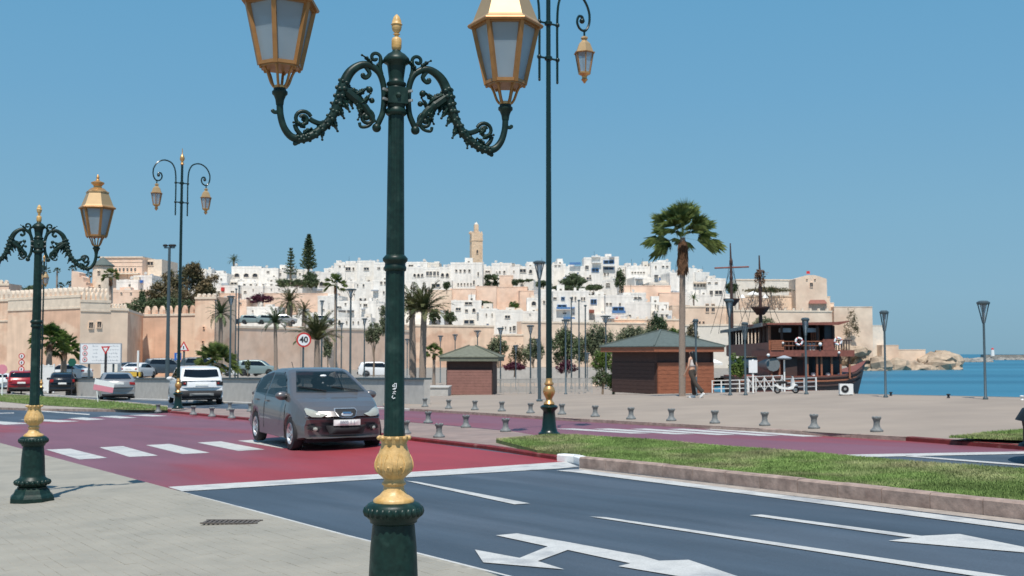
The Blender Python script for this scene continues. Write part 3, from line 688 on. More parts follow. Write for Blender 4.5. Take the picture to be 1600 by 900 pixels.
            MB().add(pb+[p-nrm*.003 for p in pb], [(0, 1, 2, 3), (7, 6, 5, 4), (0, 4, 5, 1), (1, 5, 6, 2), (2, 6, 7, 3), (3, 7, 4, 0)]).build('glass_pane', 'frost', ln)
        MB().lathe([(.17, zt_-.004), (.236, zt_-.012), (.242, zt_+.0), (.236, zt_+.010), (.215, zt_+.02)], 6, c=c, phase=HX).build('eaves', 'gold2', ln)
        MB().lathe([(.222, zt_+.016), (.205, zt_+.035), (.142, zt_+.195), (.150, zt_+.20), (.150, zt_+.212), (.13, zt_+.222)], 6, c=c, phase=HX).build('roof_panels', 'roofgold', ln)
        MB().lathe([(.135, zt_+.215), (.085, zt_+.262), (.054, zt_+.272), (.05, zt_+.29), (.06, zt_+.305), (.082, zt_+.325), (.084, zt_+.34), (.06, zt_+.352), (.03, zt_+.362), (.02, zt_+.385), (.012, zt_+.392), (.022, zt_+.405), (.018, zt_+.42), (.004, zt_+.45)], 18, c=c).build('cap', 'gold', ln, True)
    return t
lampA = ornate_lamp('tall ornate green lamp with ochre vase nearest the camera, graffiti on its shaft', (-.707, 6.76, gr(-.707, 6.76)+.12), R(18))
# white graffiti tag painted up the near shaft
gf = MB()
def stroke(pts): gf.tube([(x*.8-.012, -.063, 1.49+(z-1.49)*.72) for x, z in pts], .0026, 4, .5)
stroke([(-.012, 1.44), (-.020, 1.425), (-.010, 1.415), (.004, 1.42)]); stroke([(-.016, 1.455), (.006, 1.452), (-.012, 1.47), (.010, 1.472)]); stroke([(.004, 1.485), (-.014, 1.492), (.012, 1.50)])
stroke([(-.018, 1.515), (.002, 1.51), (-.004, 1.53), (-.016, 1.522)]); stroke([(.012, 1.505), (.012, 1.54), (-.004, 1.538)])
gf.build('graffiti', 'signwhite', lampA)
p = hit(50, 783, .12, gr)
lampB = dup(lampA, 'second ornate green and ochre lamp at the left end of the pavement, two lanterns', loc=p, rz=R(24))
for ch in list(lampB.children):
    if ch.name.startswith('graffiti'): bpy.data.objects.remove(ch)
# ================================================================ TALL CROOK LAMPS
def crook_lamp(label, loc, rz, scale=1):
    t = thing('crook_lamp', label, 'street lamp', loc, rz, 'tall dark green double crook lamps on the medians')
    MB().lathe([(.0, 0), (.22, 0), (.22, .03), (.17, .06), (.16, .10), (.145, .14), (.12, .45), (.125, .48), (.17, .52), (.18, .55), (.15, .58), (.08, .60)], 24).build('pedestal', 'green_dark', t, True)
    MB().lathe([(.10, .585), (.115, .61), (.10, .64), (.07, .67), (.06, .70), (.075, .74), (.11, .80), (.125, .86), (.11, .92), (.075, .965), (.07, .98), (.095, 1.0), (.095, 1.02), (.07, 1.05), (.065, 1.10), (.045, 1.17)], 24).build('baluster', 'gold', t, True)
    MB().lathe([(.062, 1.12), (.06, 3.0), (.052, 6.0), (.045, 9.0)], 14).build('pole', 'green_dark', t, True)
    MB().lathe([(.045, 9.0), (.07, 9.03), (.05, 9.08), (.04, 9.12), (.085, 9.20), (.09, 9.26), (.06, 9.34), (.02, 9.40), (.012, 9.62)], 14).build('finial', 'gold', t, True)
    for z in (7.6, 8.32):
        rg = MB().lathe([(.05, z-.05), (.08, z-.03), (.08, z+.03), (.05, z+.05)], 12); rg.tube([(-.27, 0, z), (.27, 0, z)], .022, 6)
        for s in (-1, 1): rg.ball((s*.235, 0, z), .05, 7, 5)
        rg.build('crossbar', 'green_dark', t, True)
    for s in (-1, 1):
        P = [(s*.23, 0, 7.15), (s*.23, 0, 7.6), (s*.23, 0, 8.3), (s*.26, 0, 8.75), (s*.37, 0, 9.0), (s*.55, 0, 9.1), (s*.75, 0, 9.1), (s*.95, 0, 8.98), (s*1.08, 0, 8.75), (s*1.08, 0, 8.5), (s*.98, 0, 8.34), (s*.84, 0, 8.35), (s*.76, 0, 8.47), (s*.79, 0, 8.6), (s*.88, 0, 8.62), (s*.92, 0, 8.54)]
        sp = spline(P, 5); n = len(sp)
        a = MB().tube(sp, [.026]*(n-20)+[.026]*10+[.03]*10, 7); a.ball((s*.89, 0, 8.53), .06, 8, 5); a.ball((s*.23, 0, 7.13), .03, 6, 4)
        a.tube([(s*.95, 0, 8.36), (s*.95, 0, 8.22)], .022, 6)
        ao = a.build('arm', 'green_dark', t, True)
        c = (s*.95, 0, 0)
        ln = MB().lathe([(.02, 8.22), (.07, 8.20), (.08, 8.17), (.05, 8.14), (.07, 8.11), (.12, 8.06), (.13, 8.05), (.20, 7.87), (.19, 7.86)], 6, c=c).build('lantern', 'roofgold', t)
        MB().lathe([(.17, 7.88), (.235, 7.865), (.235, 7.85), (.17, 7.845)], 6, c=c).build('eaves', 'gold2', ln)
        for k in range(6):
            a0 = math.pi/3*k; a1 = a0+math.pi/3
            def q(a, r, z): return (c[0]+r*math.cos(a), r*math.sin(a), z)
            MB().bar(q(a0, .12, 7.44), q(a0, .195, 7.85), .024).build('frame_bar', 'gold2', ln)
            MB().add([q(a0, .115, 7.45), q(a1, .115, 7.45), q(a1, .19, 7.85), q(a0, .19, 7.85)], [(0, 1, 2, 3)]).build('glass_pane', 'frost', ln)
        MB().lathe([(.13, 7.45), (.13, 7.42), (.06, 7.38), (.05, 7.33), (.07, 7.30), (.03, 7.25), (.01, 7.22)], 12, c=c).build('drop', 'gold', ln, True)
    t.scale = (scale,)*3
    return t
p = G(858, 679, .0); p = hit(858, 679, .12, gr)
ck = crook_lamp('tall dark green pole with gold baluster at the tip of the right lawn', p, R(36)); freeze(ck); ck.scale = (1.033,)*3
dup(ck, 'tall dark green double crook lamp standing beside the white off-roader', loc=hit(278, 638.5, .12, gr), rz=R(39), scale=1.028)
dup(ck, 'far dark green crook lamp seen behind the left ornate lamp head', loc=hit(64, 619, .12, gr), rz=R(120), scale=.9)
# ================================================================ BOLLARDS
def boll(label, loc):
    t = thing('bollard', label, 'bollard', loc, 0, 'grey waisted bollards')
    MB().lathe([(0, 0), (.125, 0), (.128, .03), (.10, .055), (.074, .085), (.062, .13), (.06, .18), (.07, .23), (.09, .26), (.092, .275), (.06, .28)], 16).build('post', 'bollard', t, True)
    k = MB()
    for i in range(5):
        a = 2*math.pi*i/5; k.ball((.068*math.cos(a), .068*math.sin(a), .285), .03, 6, 4, (1, 1, .8))
    k.build('crown', 'bollard', t, True)
    return t
bo = None
near_b = [(247, 644), (302, 648), (331, 651), (362, 653.5), (395, 657)]
mid_b = [(634, 678), (686, 683.5), (669, 661), (728, 668), (790, 674.5), (359, 641), (391, 643)]
far_b = [(664, 635.5), (701, 638.5), (742, 640.5), (784, 642.5), (829, 645.5), (878, 647.5), (930, 651), (986, 655), (1049, 657.5), (1117, 661.5), (1195, 665), (1272, 669.5), (1370, 674.5)]
nlab = ['grey bollard left of the crook lamp beside the left lawn tip', 'grey bollard just right of the crook lamp foot, below the white off-roader', 'second grey bollard right of the crook lamp, under the off-roader', 'third grey bollard right of the crook lamp by the red kerb', 'grey bollard at the rear corner of the grey hatchback']
mlab = ['dark grey bollard half hidden behind the near lamp shaft', 'largest grey bollard on the refuge, right of the near lamp shaft', 'back row grey bollard on the refuge, nearest the lamp shaft', 'middle grey bollard along the far edge of the refuge', 'grey bollard on the refuge closest to the tip of the lawn', 'small grey bollard behind the off-roader on the far edge of the refuge', 'small grey bollard behind the tail of the grey hatchback']
flab = ['first promenade bollard right of the near lamp shaft', 'second promenade bollard from the near lamp shaft', 'promenade bollard below the small rose kiosk', 'promenade bollard just right of the small rose kiosk', 'promenade bollard just left of the crook lamp baluster', 'promenade bollard just right of the crook lamp baluster', 'promenade bollard midway between the crook lamp and the large kiosk', 'promenade bollard under the left corner of the large kiosk', 'promenade bollard left of the walking woman', 'promenade bollard right of the walking woman', 'promenade bollard below the wooden ship deckhouse', 'second promenade bollard from the right, below the ship railing', 'rightmost promenade bollard, below the white air conditioner box']
for (x, y), l in list(zip(near_b, nlab))+list(zip(mid_b, mlab)):
    q = hit(x, y, .05, gr)
    if not bo: bo = boll(l, q); freeze(bo)
    else: dup(bo, l, loc=q)
for (x, y), l in zip(far_b, flab): dup(bo, l, loc=G(x, y, .077), scale=.97)
# ================================================================ FUNNEL LAMPS ON THE PROMENADE
def funnel(label, px, base, top, Y=None, wpx=None, double=False):
    q = G(px, base, .077) if Y is None else A(px, base, Y)
    s = F/(q.y*1.0); H = (base-top)/s; r = max(.035, H*.0105)
    t = thing('funnel_lamp', label, 'street lamp', q, random.uniform(0, 1), 'slim grey lamps with funnel heads')
    MB().lathe([(r*2.2, 0), (r*2.2, .04), (r*1.15, .08), (r*.9, H-.55)], 10).build('pole', 'grey_pole', t, True)
    hw = .28 if wpx is None else wpx/s/2
    hd = MB()
    for k in range(4):
        a = math.pi/2*k+.4; hd.bar((r*.8*math.cos(a), r*.8*math.sin(a), H-.62), (hw*.8*math.cos(a), hw*.8*math.sin(a), H-.07), .03)
    hd.build('funnel_struts', 'grey_pole', t)
    MB().lathe([(r, H-.6), (hw*.28, H-.3), (hw*.55, H-.08)], 10).build('lens', 'frost', t, True)
    MB().lathe([(hw*.9, H-.08), (hw, H-.05), (hw, H-.01), (hw*.6, H+.03)], 14).build('cap', 'grey_pole', t)
    return t
funnel('stout grey funnel lamp just left of the crook lamp pole', 843, 627, 409, wpx=20)
for (x, b_, tp, w_, lb) in ((1141, 617.5, 469, 15, 'grey funnel lamp between the large kiosk and the ship'), (1165, 617.5, 505, 11, 'shorter grey funnel lamp at the left end of the ship'), (1260, 616, 498, 13, 'grey funnel lamp in front of the middle of the ship'),
        (1384, 621, 487, 14, 'grey funnel lamp against the sea right of the ship'), (1540, 624, 472, 20, 'rightmost grey funnel lamp standing against the sea'), (1088, 618, 500, 9, 'thin grey lamp behind the palm trunk at the large kiosk'),
        (782, 613.5, 513, 11, 'grey funnel lamp right of the small rose kiosk'), (829, 615, 509, 12, 'grey funnel lamp between the two thickest poles'), (884, 616, 500, 13, 'grey funnel lamp right of the crook lamp pole'), (806, 608, 540, 9, 'small thin lamp behind the low white fence'),
        (918, 611, 552, 8, 'shortest thin lamp left of the large kiosk'), (840, 606, 530, 8, 'thin lamp hidden beside the stout funnel lamp')):
    funnel(lb, x, b_, tp, wpx=w_)
for (x, b_, tp, Y, w_, lb) in ((547, 600, 452, 78, 18, 'tall grey lamp behind the roof of the grey hatchback'), (359, 600, 463, 74, 13, 'dark grey lamp left of the pair of thin masts'), (569, 598, 498, 110, 9, 'thin lamp right of the tall grey lamp'), (533, 596, 505, 110, 8, 'thin lamp left of the tall grey lamp'),
        (688, 598, 525, 105, 9, 'thin lamp right of the twin palms'), (711, 598, 523, 110, 9, 'thin lamp above the small rose kiosk roof'), (746, 598, 517, 105, 12, 'funnel lamp rising behind the small rose kiosk'), (947, 604, 494, 92, 17, 'funnel lamp rising above the left eave of the large kiosk'), (1087, 600, 502, 95, 10, 'lantern lamp above the large kiosk roof'),
        (636, 598, 530, 115, 8, 'thin lamp left of the twin palm trunks'), (502, 597, 470, 120, 8, 'thin pole left of the feathery palm clump')):
    funnel(lb, x, b_, tp, Y, w_)
# plain masts
for (x, b_, tp, Y, lb) in ((367, 600, 452, 90, 'rust coloured thin mast beside the dark grey lamp'), (371.5, 600, 447, 91, 'thin mast with small light at its top'), (905, 608, 470, 80, 'left thin mast of the three before the olive trees'), (915, 608, 478, 82, 'middle thin mast of the three before the olive trees'), (893, 608, 466, 84, 'thin mast just right of the crook lamp'), (525, 598, 440, 118, 'thin mast beneath the slender fan palm'), (335, 590, 470, 120, 'thin pole before the crenellated tower')):
    q = A(x, b_, Y); H = (b_-tp)/F*Y; t = thing('mast', lb, 'mast', q)
    MB().lathe([(.09, 0), (.06, .3), (.045, H)], 8).build('pole', 'grey_pole', t); MB().ball((0, 0, H), .12, 8, 5, (1, 1, .6)).build('lamp_head', 'grey_pole', t)
q = A(261, 601, 72); H = (601-386)/F*72; t = thing('floodlight_mast', 'tall grey mast with two round floodlights, left of the tall crook lamp', 'floodlight', q)
MB().lathe([(.2, 0), (.14, .4), (.085, H)], 10).build('pole', 'grey_pole', t); MB().box(-.35, .35, -.03, .03, H-.08, H).build('crossarm', 'grey_pole', t)
for s in (-1, 0.3, 1): MB().ball((s*.27, 0, H+.1), .17, 10, 6, (1, 1, .55)).build('floodlight', 'plastic', t, True)
# ================================================================ SIGNS
def disc(mb, c, r, th=.02, n=24, y=0): 
    vs = [(c[0]+r*math.cos(2*math.pi*k/n), y, c[1]+r*math.sin(2*math.pi*k/n)) for k in range(n)]+[(c[0]+r*math.cos(2*math.pi*k/n), y+th, c[1]+r*math.sin(2*math.pi*k/n)) for k in range(n)]
    return mb.add(vs, [tuple(range(n)), tuple(range(2*n-1, n-1, -1))]+[(k, n+k, n+(k+1) % n, (k+1) % n) for k in range(n)])
Y = 46; q = A(474, 600, Y); z0 = gp(q.x, q.y); s = F/Y; zc = A(473, 531, Y).z
t = thing('speed_sign', 'round red and white speed limit sign reading 40 above the hatchback roof', 'road sign', (q.x, Y, z0), R(10))
post = MB(); post.box(-.06, .02, .04, .09, 0, zc-z0); post.build('post', 'grey_pole', t)
disc(MB(), (0, zc-z0), .30, .03).build('rim', 'signred', t); disc(MB(), (0, zc-z0), .235, .006, y=-.006).build('face', 'signwhite', t)
o = put('lettering', text_mesh('40', .34), 'ink', t); o.location = (0, -.012, zc-z0)
def poly_sign(mb, pts, y0, y1): 
    n = len(pts); return mb.add([(x, y0, z) for x, z in pts]+[(x, y1, z) for x, z in pts], [tuple(range(n)), tuple(range(2*n-1, n-1, -1))]+[(k, n+k, n+(k+1) % n, (k+1) % n) for k in range(n)])
# parking sign + warning triangle
q = A(277, 600, 52); z0 = gp(q.x, q.y); zc = A(277, 557, 52).z-z0
t = thing('parking_sign', 'square blue parking sign with white P beside the crook lamp pole', 'road sign', (q.x, q.y, z0))
MB().box(-.03, .03, .03, .08, 0, zc).build('post', 'grey_pole', t); MB().box(-.16, .16, 0, .03, zc-.17, zc+.17).build('panel', 'signblue', t)
o = put('lettering', text_mesh('P', .3), 'signwhite', t); o.location = (.02, -.004, zc)
q = A(286, 600, 54); z0 = gp(q.x, q.y); zc = A(286, 542, 54).z-z0
t = thing('warning_sign', 'red edged triangular warning sign above the blue parking sign', 'road sign', (q.x, q.y, z0))
MB().box(-.04, .04, .04, .1, 0, zc).build('post', 'grey_pole', t)
poly_sign(MB(), [(-.27, -.2), (.27, -.2), (0, .28)], 0, .03).build('rim', 'signred', t).location = (0, 0, zc)
poly_sign(MB(), [(-.17, -.15), (.17, -.15), (0, .17)], -.008, -.002).build('face', 'signwhite', t).location = (0, 0, zc)
poly_sign(MB(), [(-.03, -.1), (.03, -.1), (.03, .04), (-.03, .04)], -.014, -.009).build('symbol', 'ink', t).location = (0, 0, zc)
# billboard
Y = 85; a = A(125, 568, Y); b_ = A(191, 537, Y); z0 = gp(a.x, Y)
t = thing('billboard', 'large white billboard with red roundels and rows of grey script before the rampart', 'billboard', (a.x, Y, a.z), R(-4))
W_, H_ = b_.x-a.x, b_.z-a.z
MB().box(-.03, W_+.03, 0, .1, -.03, H_+.03).build('frame', 'inkgrey', t); MB().box(.04, W_-.04, -.01, -.002, .04, H_-.04).build('face', 'signwhite', t)
for s in (.2, .8): MB().box(W_*s-.06, W_*s+.06, .11, .22, z0-a.z, H_).build('post', 'grey_pole', t)
for k in range(3):
    r_ = disc(MB(), (.38, H_*(.20+.3*k)), .19, .01, y=-.022).build('roundel', 'signred', t); disc(MB(), (.38, H_*(.20+.3*k)), .14, .005, y=-.028).build('roundel_face', 'signwhite', r_)
    MB().box(.33, .43, -.034, -.03, H_*(.20+.3*k)-.07, H_*(.20+.3*k)+.07).build('symbol', 'ink', r_)
sc = MB()
for row in range(5):
    x = .95 if row not in (2, 3) else 1.0
    while x < W_-.3:
        wd = random.uniform(.08, .24); zz = H_*(.14+.18*row)
        if not (1.25 < x < 2.0 and 1 <= row <= 4):
            sc.box(x, x+wd, -.014, -.0105, zz, zz+.035)
            if random.random() < .5: sc.box(x+wd*.2, x+wd*.2+.03, -.014, -.0105, zz+.04, zz+random.uniform(.07, .13))
            if random.random() < .4: sc.box(x+wd*.5, x+wd*.5+.03, -.014, -.0105, zz-.06, zz-.03)
        x += wd+.05
sc.build('script_lines', 'inkgrey', t)
Y = 66; q = A(164, 586, Y); z0 = gr(q.x, Y); zc = A(164, 546.5, Y).z-z0
t = thing('yield_sign', 'inverted red and white triangle on dark post in front of the billboard', 'road sign', (q.x, Y, z0))
MB().box(-.06, .06, .03, .12, 0, zc).build('post', 'ink', t)
poly_sign(MB(), [(-.27, .2), (0, -.27), (.27, .2)][::-1], 0, .03).build('rim', 'signred', t).location = (0, 0, zc)
poly_sign(MB(), [(-.14, .12), (0, -.12), (.14, .12)][::-1], -.008, -.002).build('face', 'signwhite', t).location = (0, 0, zc)
Y = 78; q = A(33, 590, Y); z0 = gr(q.x, Y)
t = thing('stacked_signs', 'three small round red edged signs stacked on one post above the red car', 'road sign', (q.x, Y, z0))
MB().box(-.04, .04, .04, .1, 0, A(33, 553, Y).z-z0).build('post', 'grey_pole', t)
for k, yy in enumerate((556.5, 566.5, 577)):
    zc = A(33, yy, Y).z-z0; rr = disc(MB(), (0, zc), .21, .03, n=18).build('disc', 'signred', t); disc(MB(), (0, zc), .15, .006, n=18, y=-.006).build('face', 'signwhite', rr); MB().box(-.04, .04, -.014, -.009, zc-.07, zc+.07).build('symbol', 'ink', rr)
q = hit(153, 629, .12, gr); zc = 29/F*q.y
t = thing('leaning_board', 'pink and white board on a thin leaning stake in the left lawn', 'sign', q, R(8))
t.rotation_euler.y = R(-7)
MB().box(-.02, .02, .02, .05, 0, 1.15).build('stake', 'whitepaint', t); a = MB(); a.box(-.35, .55, 0, .02, .55, .8, Matrix.Rotation(R(18), 4, 'Y')); a.build('lower_panel', 'signpink', t)
a = MB(); a.box(-.35, .55, 0, .02, .804, 1.05, Matrix.Rotation(R(18), 4, 'Y')); a.build('upper_panel', 'signwhite', t)
Y = 76; q = A(112, 592, Y); z0 = gp(q.x, Y)
t = thing('green_sign', 'small dark green sign plate on a post beside the bushy palms', 'sign', (q.x, Y, z0)); zc = A(112, 566, Y).z-z0
MB().box(-.03, .03, .03, .07, 0, zc).build('post', 'ink', t); disc(MB(), (0, zc), .3, .03, n=6).build('panel', 'signgreen', t)
Y = 72; q = A(3, 600, Y); z0 = gr(q.x, Y); zc = A(3, 577, Y).z-z0
t = thing('pink_sign', 'magenta sign at the left edge of the view beside the white car', 'sign', (q.x, Y, z0))
MB().box(-.04, .04, .03, .08, 0, zc).build('post', 'whitepaint', t); disc(MB(), (0, zc), .32, .03, n=10).build('panel', 'signpink', t)
# ================================================================ KIOSKS
def kiosk(label, cx, cy, z, rz, W, D, H, ew, rh, wallm, rest_m, roofm, fasc, planks, finial=True):
    t = thing('kiosk', label, 'kiosk', (cx, cy, z), rz)
    MB().box(-W/2, W/2, -D/2, D/2, 0, H).build('wall', 'wood_dark', t)
    n = planks; zt_ = H*.74; st = zt_/n
    for fx in range(2):
        for k in range(n):
            z0, z1 = .02+k*st, .02+(k+1)*st-.010
            if fx == 0: MB().box(-W/2+.03, W/2-.03, -D/2-.14, -D/2-.003, z0, z1).build('front_board', wallm, t)
            else: MB().box(-W/2-.045, -W/2-.003, -D/2+.03, D/2-.03, z0, z1).build('side_board', rest_m, t)
    for sx in (-1, 1): MB().box(sx*(W/2-.04)-.06, sx*(W/2-.04)+.06, -D/2-.06, -D/2+.05, 0, H).build('corner_post', 'wood_dark', t)
    e = ew
    MB().box(-W/2-e, W/2+e, -D/2-e, D/2+e, H, H+.24).build('fascia', fasc, t)
    rf = MB(); a, b_ = W/2+e+.05, D/2+e+.05; r = max(.05, W/2-D/2)
    rf.add([(-a, -b_, H+.24), (a, -b_, H+.24), (a, b_, H+.24), (-a, b_, H+.24), (-r, 0, H+.24+rh), (r, 0, H+.24+rh), (-a, -b_, H+.29), (a, -b_, H+.29), (a, b_, H+.29), (-a, b_, H+.29)],
           [(3, 2, 1, 0), (0, 1, 7, 6), (1, 2, 8, 7), (2, 3, 9, 8), (3, 0, 6, 9), (6, 7, 5, 4), (7, 8, 5), (8, 9, 4, 5), (9, 6, 4)])
    ro = rf.build('roof', roofm, t)
    hp = MB()
    for (x0, y0, x1) in ((-a, -b_, -r), (a, -b_, r), (a, b_, r), (-a, b_, -r)): hp.bar((x0, y0, H+.31), (x1, 0, H+.27+rh), .07)
    hp.build('hip_ridge', roofm, ro)
    return t
q = G(1041, 617, .1); q.y += 0
Yk = 55.5; zk = gp(8, Yk)+.075; sk = F/Yk
kc = A(1041, 600, Yk)
kiosk('large brown timber kiosk with green grey hipped roof behind the palm trunk', kc.x, Yk+1.6, zk, R(31), 3.6, 3.6, 2.05, .42, .86, 'wood', 'wood_dark', 'roofgreen', 'wood', 8)
Yk2 = 71; kc = A(737, 600, Yk2)
kiosk('small rose shuttered kiosk with olive roof beside the twin palms', kc.x, Yk2+1.2, gp(kc.x, Yk2)+.075, R(-6), 2.9, 2.5, 2.12, .42, .75, 'shutter', 'wood_dark', 'roofolive', 'roofolive', 9)
q = A(1127, 612, 53.5)
# parasol by the kiosk
t = thing('parasol', 'cream square parasol beside the right side of the large kiosk', 'parasol', (q.x, 60, gp(q.x, 60)+.075))
MB().lathe([(.03, 0), (.03, 2.2)], 8).build('pole', 'whitepaint', t); MB().add([(-1.1, -1.1, 1.62), (1.1, -1.1, 1.62), (1.1, 1.1, 1.62), (-1.1, 1.1, 1.62), (0, 0, 2.15), (-1.1, -1.1, 1.5), (1.1, -1.1, 1.5), (1.1, 1.1, 1.5), (-1.1, 1.1, 1.5)], [(0, 1, 4), (1, 2, 4), (2, 3, 4), (3, 0, 4), (5, 6, 1, 0), (6, 7, 2, 1), (7, 8, 3, 2), (8, 5, 0, 3)]).build('canopy', 'canvas', t)
# planter / seat wall
pw = [A(632, 612, 66), A(700, 611, 66)]
t = thing('planter_wall', 'low pale seat wall joining the small rose kiosk on its left', 'wall', (pw[0].x, 66, gp(pw[0].x, 66)+.07)); Lw = pw[1].x-pw[0].x
MB().box(0, Lw, 0, 3.5, 0, .50).build('wall_face', 'concrete', t); MB().box(-.05, Lw+.05, -.05, 3.55, .5, .56).build('coping', 'concrete', t)
# ================================================================ RAILINGS
def railing(label, a, b_, H, n, mtl='whitepaint', rails=(.35, .7, 1.0), bars=0, th=.05, diag=False):
    a = Vector(a); b_ = Vector(b_); d = b_-a; L = d.to_2d().length; t = thing('railing', label, 'railing', a, math.atan2(d.y, d.x)); sl = d.z/L
    for k in range(n+1):
        x = L*k/n; MB().box(x-th/2, x+th/2, -th/2, th/2, x*sl, x*sl+H).build('post', mtl, t)
    for r_ in rails: MB().bar((0, 0, r_*H-.02), (L, 0, sl*L+r_*H-.02), th*.8).build('rail', mtl, t)
    if bars:
        for k in range(bars): x = L*(k+.5)/bars; MB().box(x-th/3, x+th/3, -th/4, th/4, x*sl+.1, x*sl+H*.96).build('bar', mtl, t)
    if diag:
        for k in range(n):
            x0, x1 = L*k/n, L*(k+1)/n; MB().bar((x0, 0, .1), (x1, 0, H*.95), th*.6).build('brace', mtl, t); MB().bar((x1, 0, .1), (x0, 0, H*.95), th*.6).build('brace', mtl, t)
    return t
def gz(px, Y, dz=.075): q = A(px, 600, Y); return (q.x, Y, gp(q.x, Y)+dz)
railing('white tube railing between the large kiosk and the ship', gz(1113, 56), gz(1170, 55), .62, 4)
railing('white cross braced railing in front of the ship', gz(1168, 56), gz(1222, 54), .78, 4, diag=True)
railing('low white railing behind the parked scooter', gz(1222, 53), gz(1275, 50), .60, 3)
railing('long thin white fence behind the promenade lamps', gz(775, 78), gz(925, 72), 1.05, 12, 'concrete', rails=(.98,), bars=110, th=.045)
railing('grey upright bar fence behind the ramp wall, right of the hatchback', gz(560, 66, 0), gz(640, 66, 0), 1.3, 5, 'bolt', (.1, .97), 50, .05)
railing('white picket fence beside the left palms', (*gz(58, 86, 0)[:2], gp(-36, 86)), (*gz(84, 86, 0)[:2], gp(-35, 86)), 2.2, 3, 'whitepaint', (.1, .95), 20, .1)
railing('dark bar fence around the car park behind the ramp wall', gz(200, 80, 0), gz(360, 76, 0), 1.1, 14, 'bolt', (.95,), 90, .045)
# cable pole and white stage wall behind the fence
t = thing('sea_wall', 'low pale embankment wall behind the thin white fence', 'wall', gz(770, 100, 0)); Lw = A(1100, 600, 100).x-A(770, 600, 100).x
MB().box(0, Lw, 0, .5, -.5, .35).build('wall_face', 'rampart2', t); MB().box(0, Lw, 5, 6, .3, 1.6).build('upper_wall', 'concrete', t)
# air conditioner box and scooter
q = G(1322, 617.5, .077)
t = thing('air_conditioner', 'white boxed air conditioner unit standing at the quay edge', 'air conditioner', q, R(-6))
MB().box(-.22, .22, -.1, .12, .03, .38).build('casing', 'whitepaint', t); disc(MB(), (-.05, .21), .125, .01, y=-.112).build('fan_guard', 'plastic', t); disc(MB(), (-.05, .21), .045, .01, y=-.125).build('fan_hub', 'bolt', t)
for s in (-1, 1): MB().box(s*.17-.03, s*.17+.03, -.1, .12, 0, .03).build('foot', 'plastic', t)
q = G(1229, 614.5, .077)
t = thing('scooter', 'white and black motor scooter parked in front of the ship', 'scooter', q, R(4)); t.scale = (.64, .64, .64)
for s in (-1, 1):
    wv = MB(); pts = [(s*.52+.17*math.cos(a), 0, .2+.17*math.sin(a)) for a in np.linspace(0, 2*math.pi, 17)]; wv.tube(pts, .045, 6); w_ = wv.build('wheel', 'tyre', t, True)
    disc(MB(), (s*.52, .2), .1, .04, y=-.02).build('hub', 'bolt', w_)
a = MB(); a.tube(spline([(.52, 0, .42), (.45, 0, .55), (.36, 0, .9), (.33, 0, .98)], 4), .045, 8); a.build('steering_column', 'whitepaint', t, True)
poly_sign(MB(), [(.45, .42), (.40, .80), (.30, .82), (.28, .38), (.1, .30), (-.2, .34), (-.62, .5), (-.72, .46), (-.45, .26), (.1, .2), (.35, .24)], -.12, .12).build('body_panel', 'whitepaint', t)
MB().ball((-.28, 0, .62), .2, 10, 6, (1.9, .7, .45)).build('seat', 'plastic', t, True); MB().tube([(.33, -.3, .98), (.33, .3, .98)], .02, 6).build('handlebar', 'plastic', t); MB().ball((.5, 0, .44), .14, 8, 5, (1.3, .7, .5)).build('mudguard', 'whitepaint', t, True)
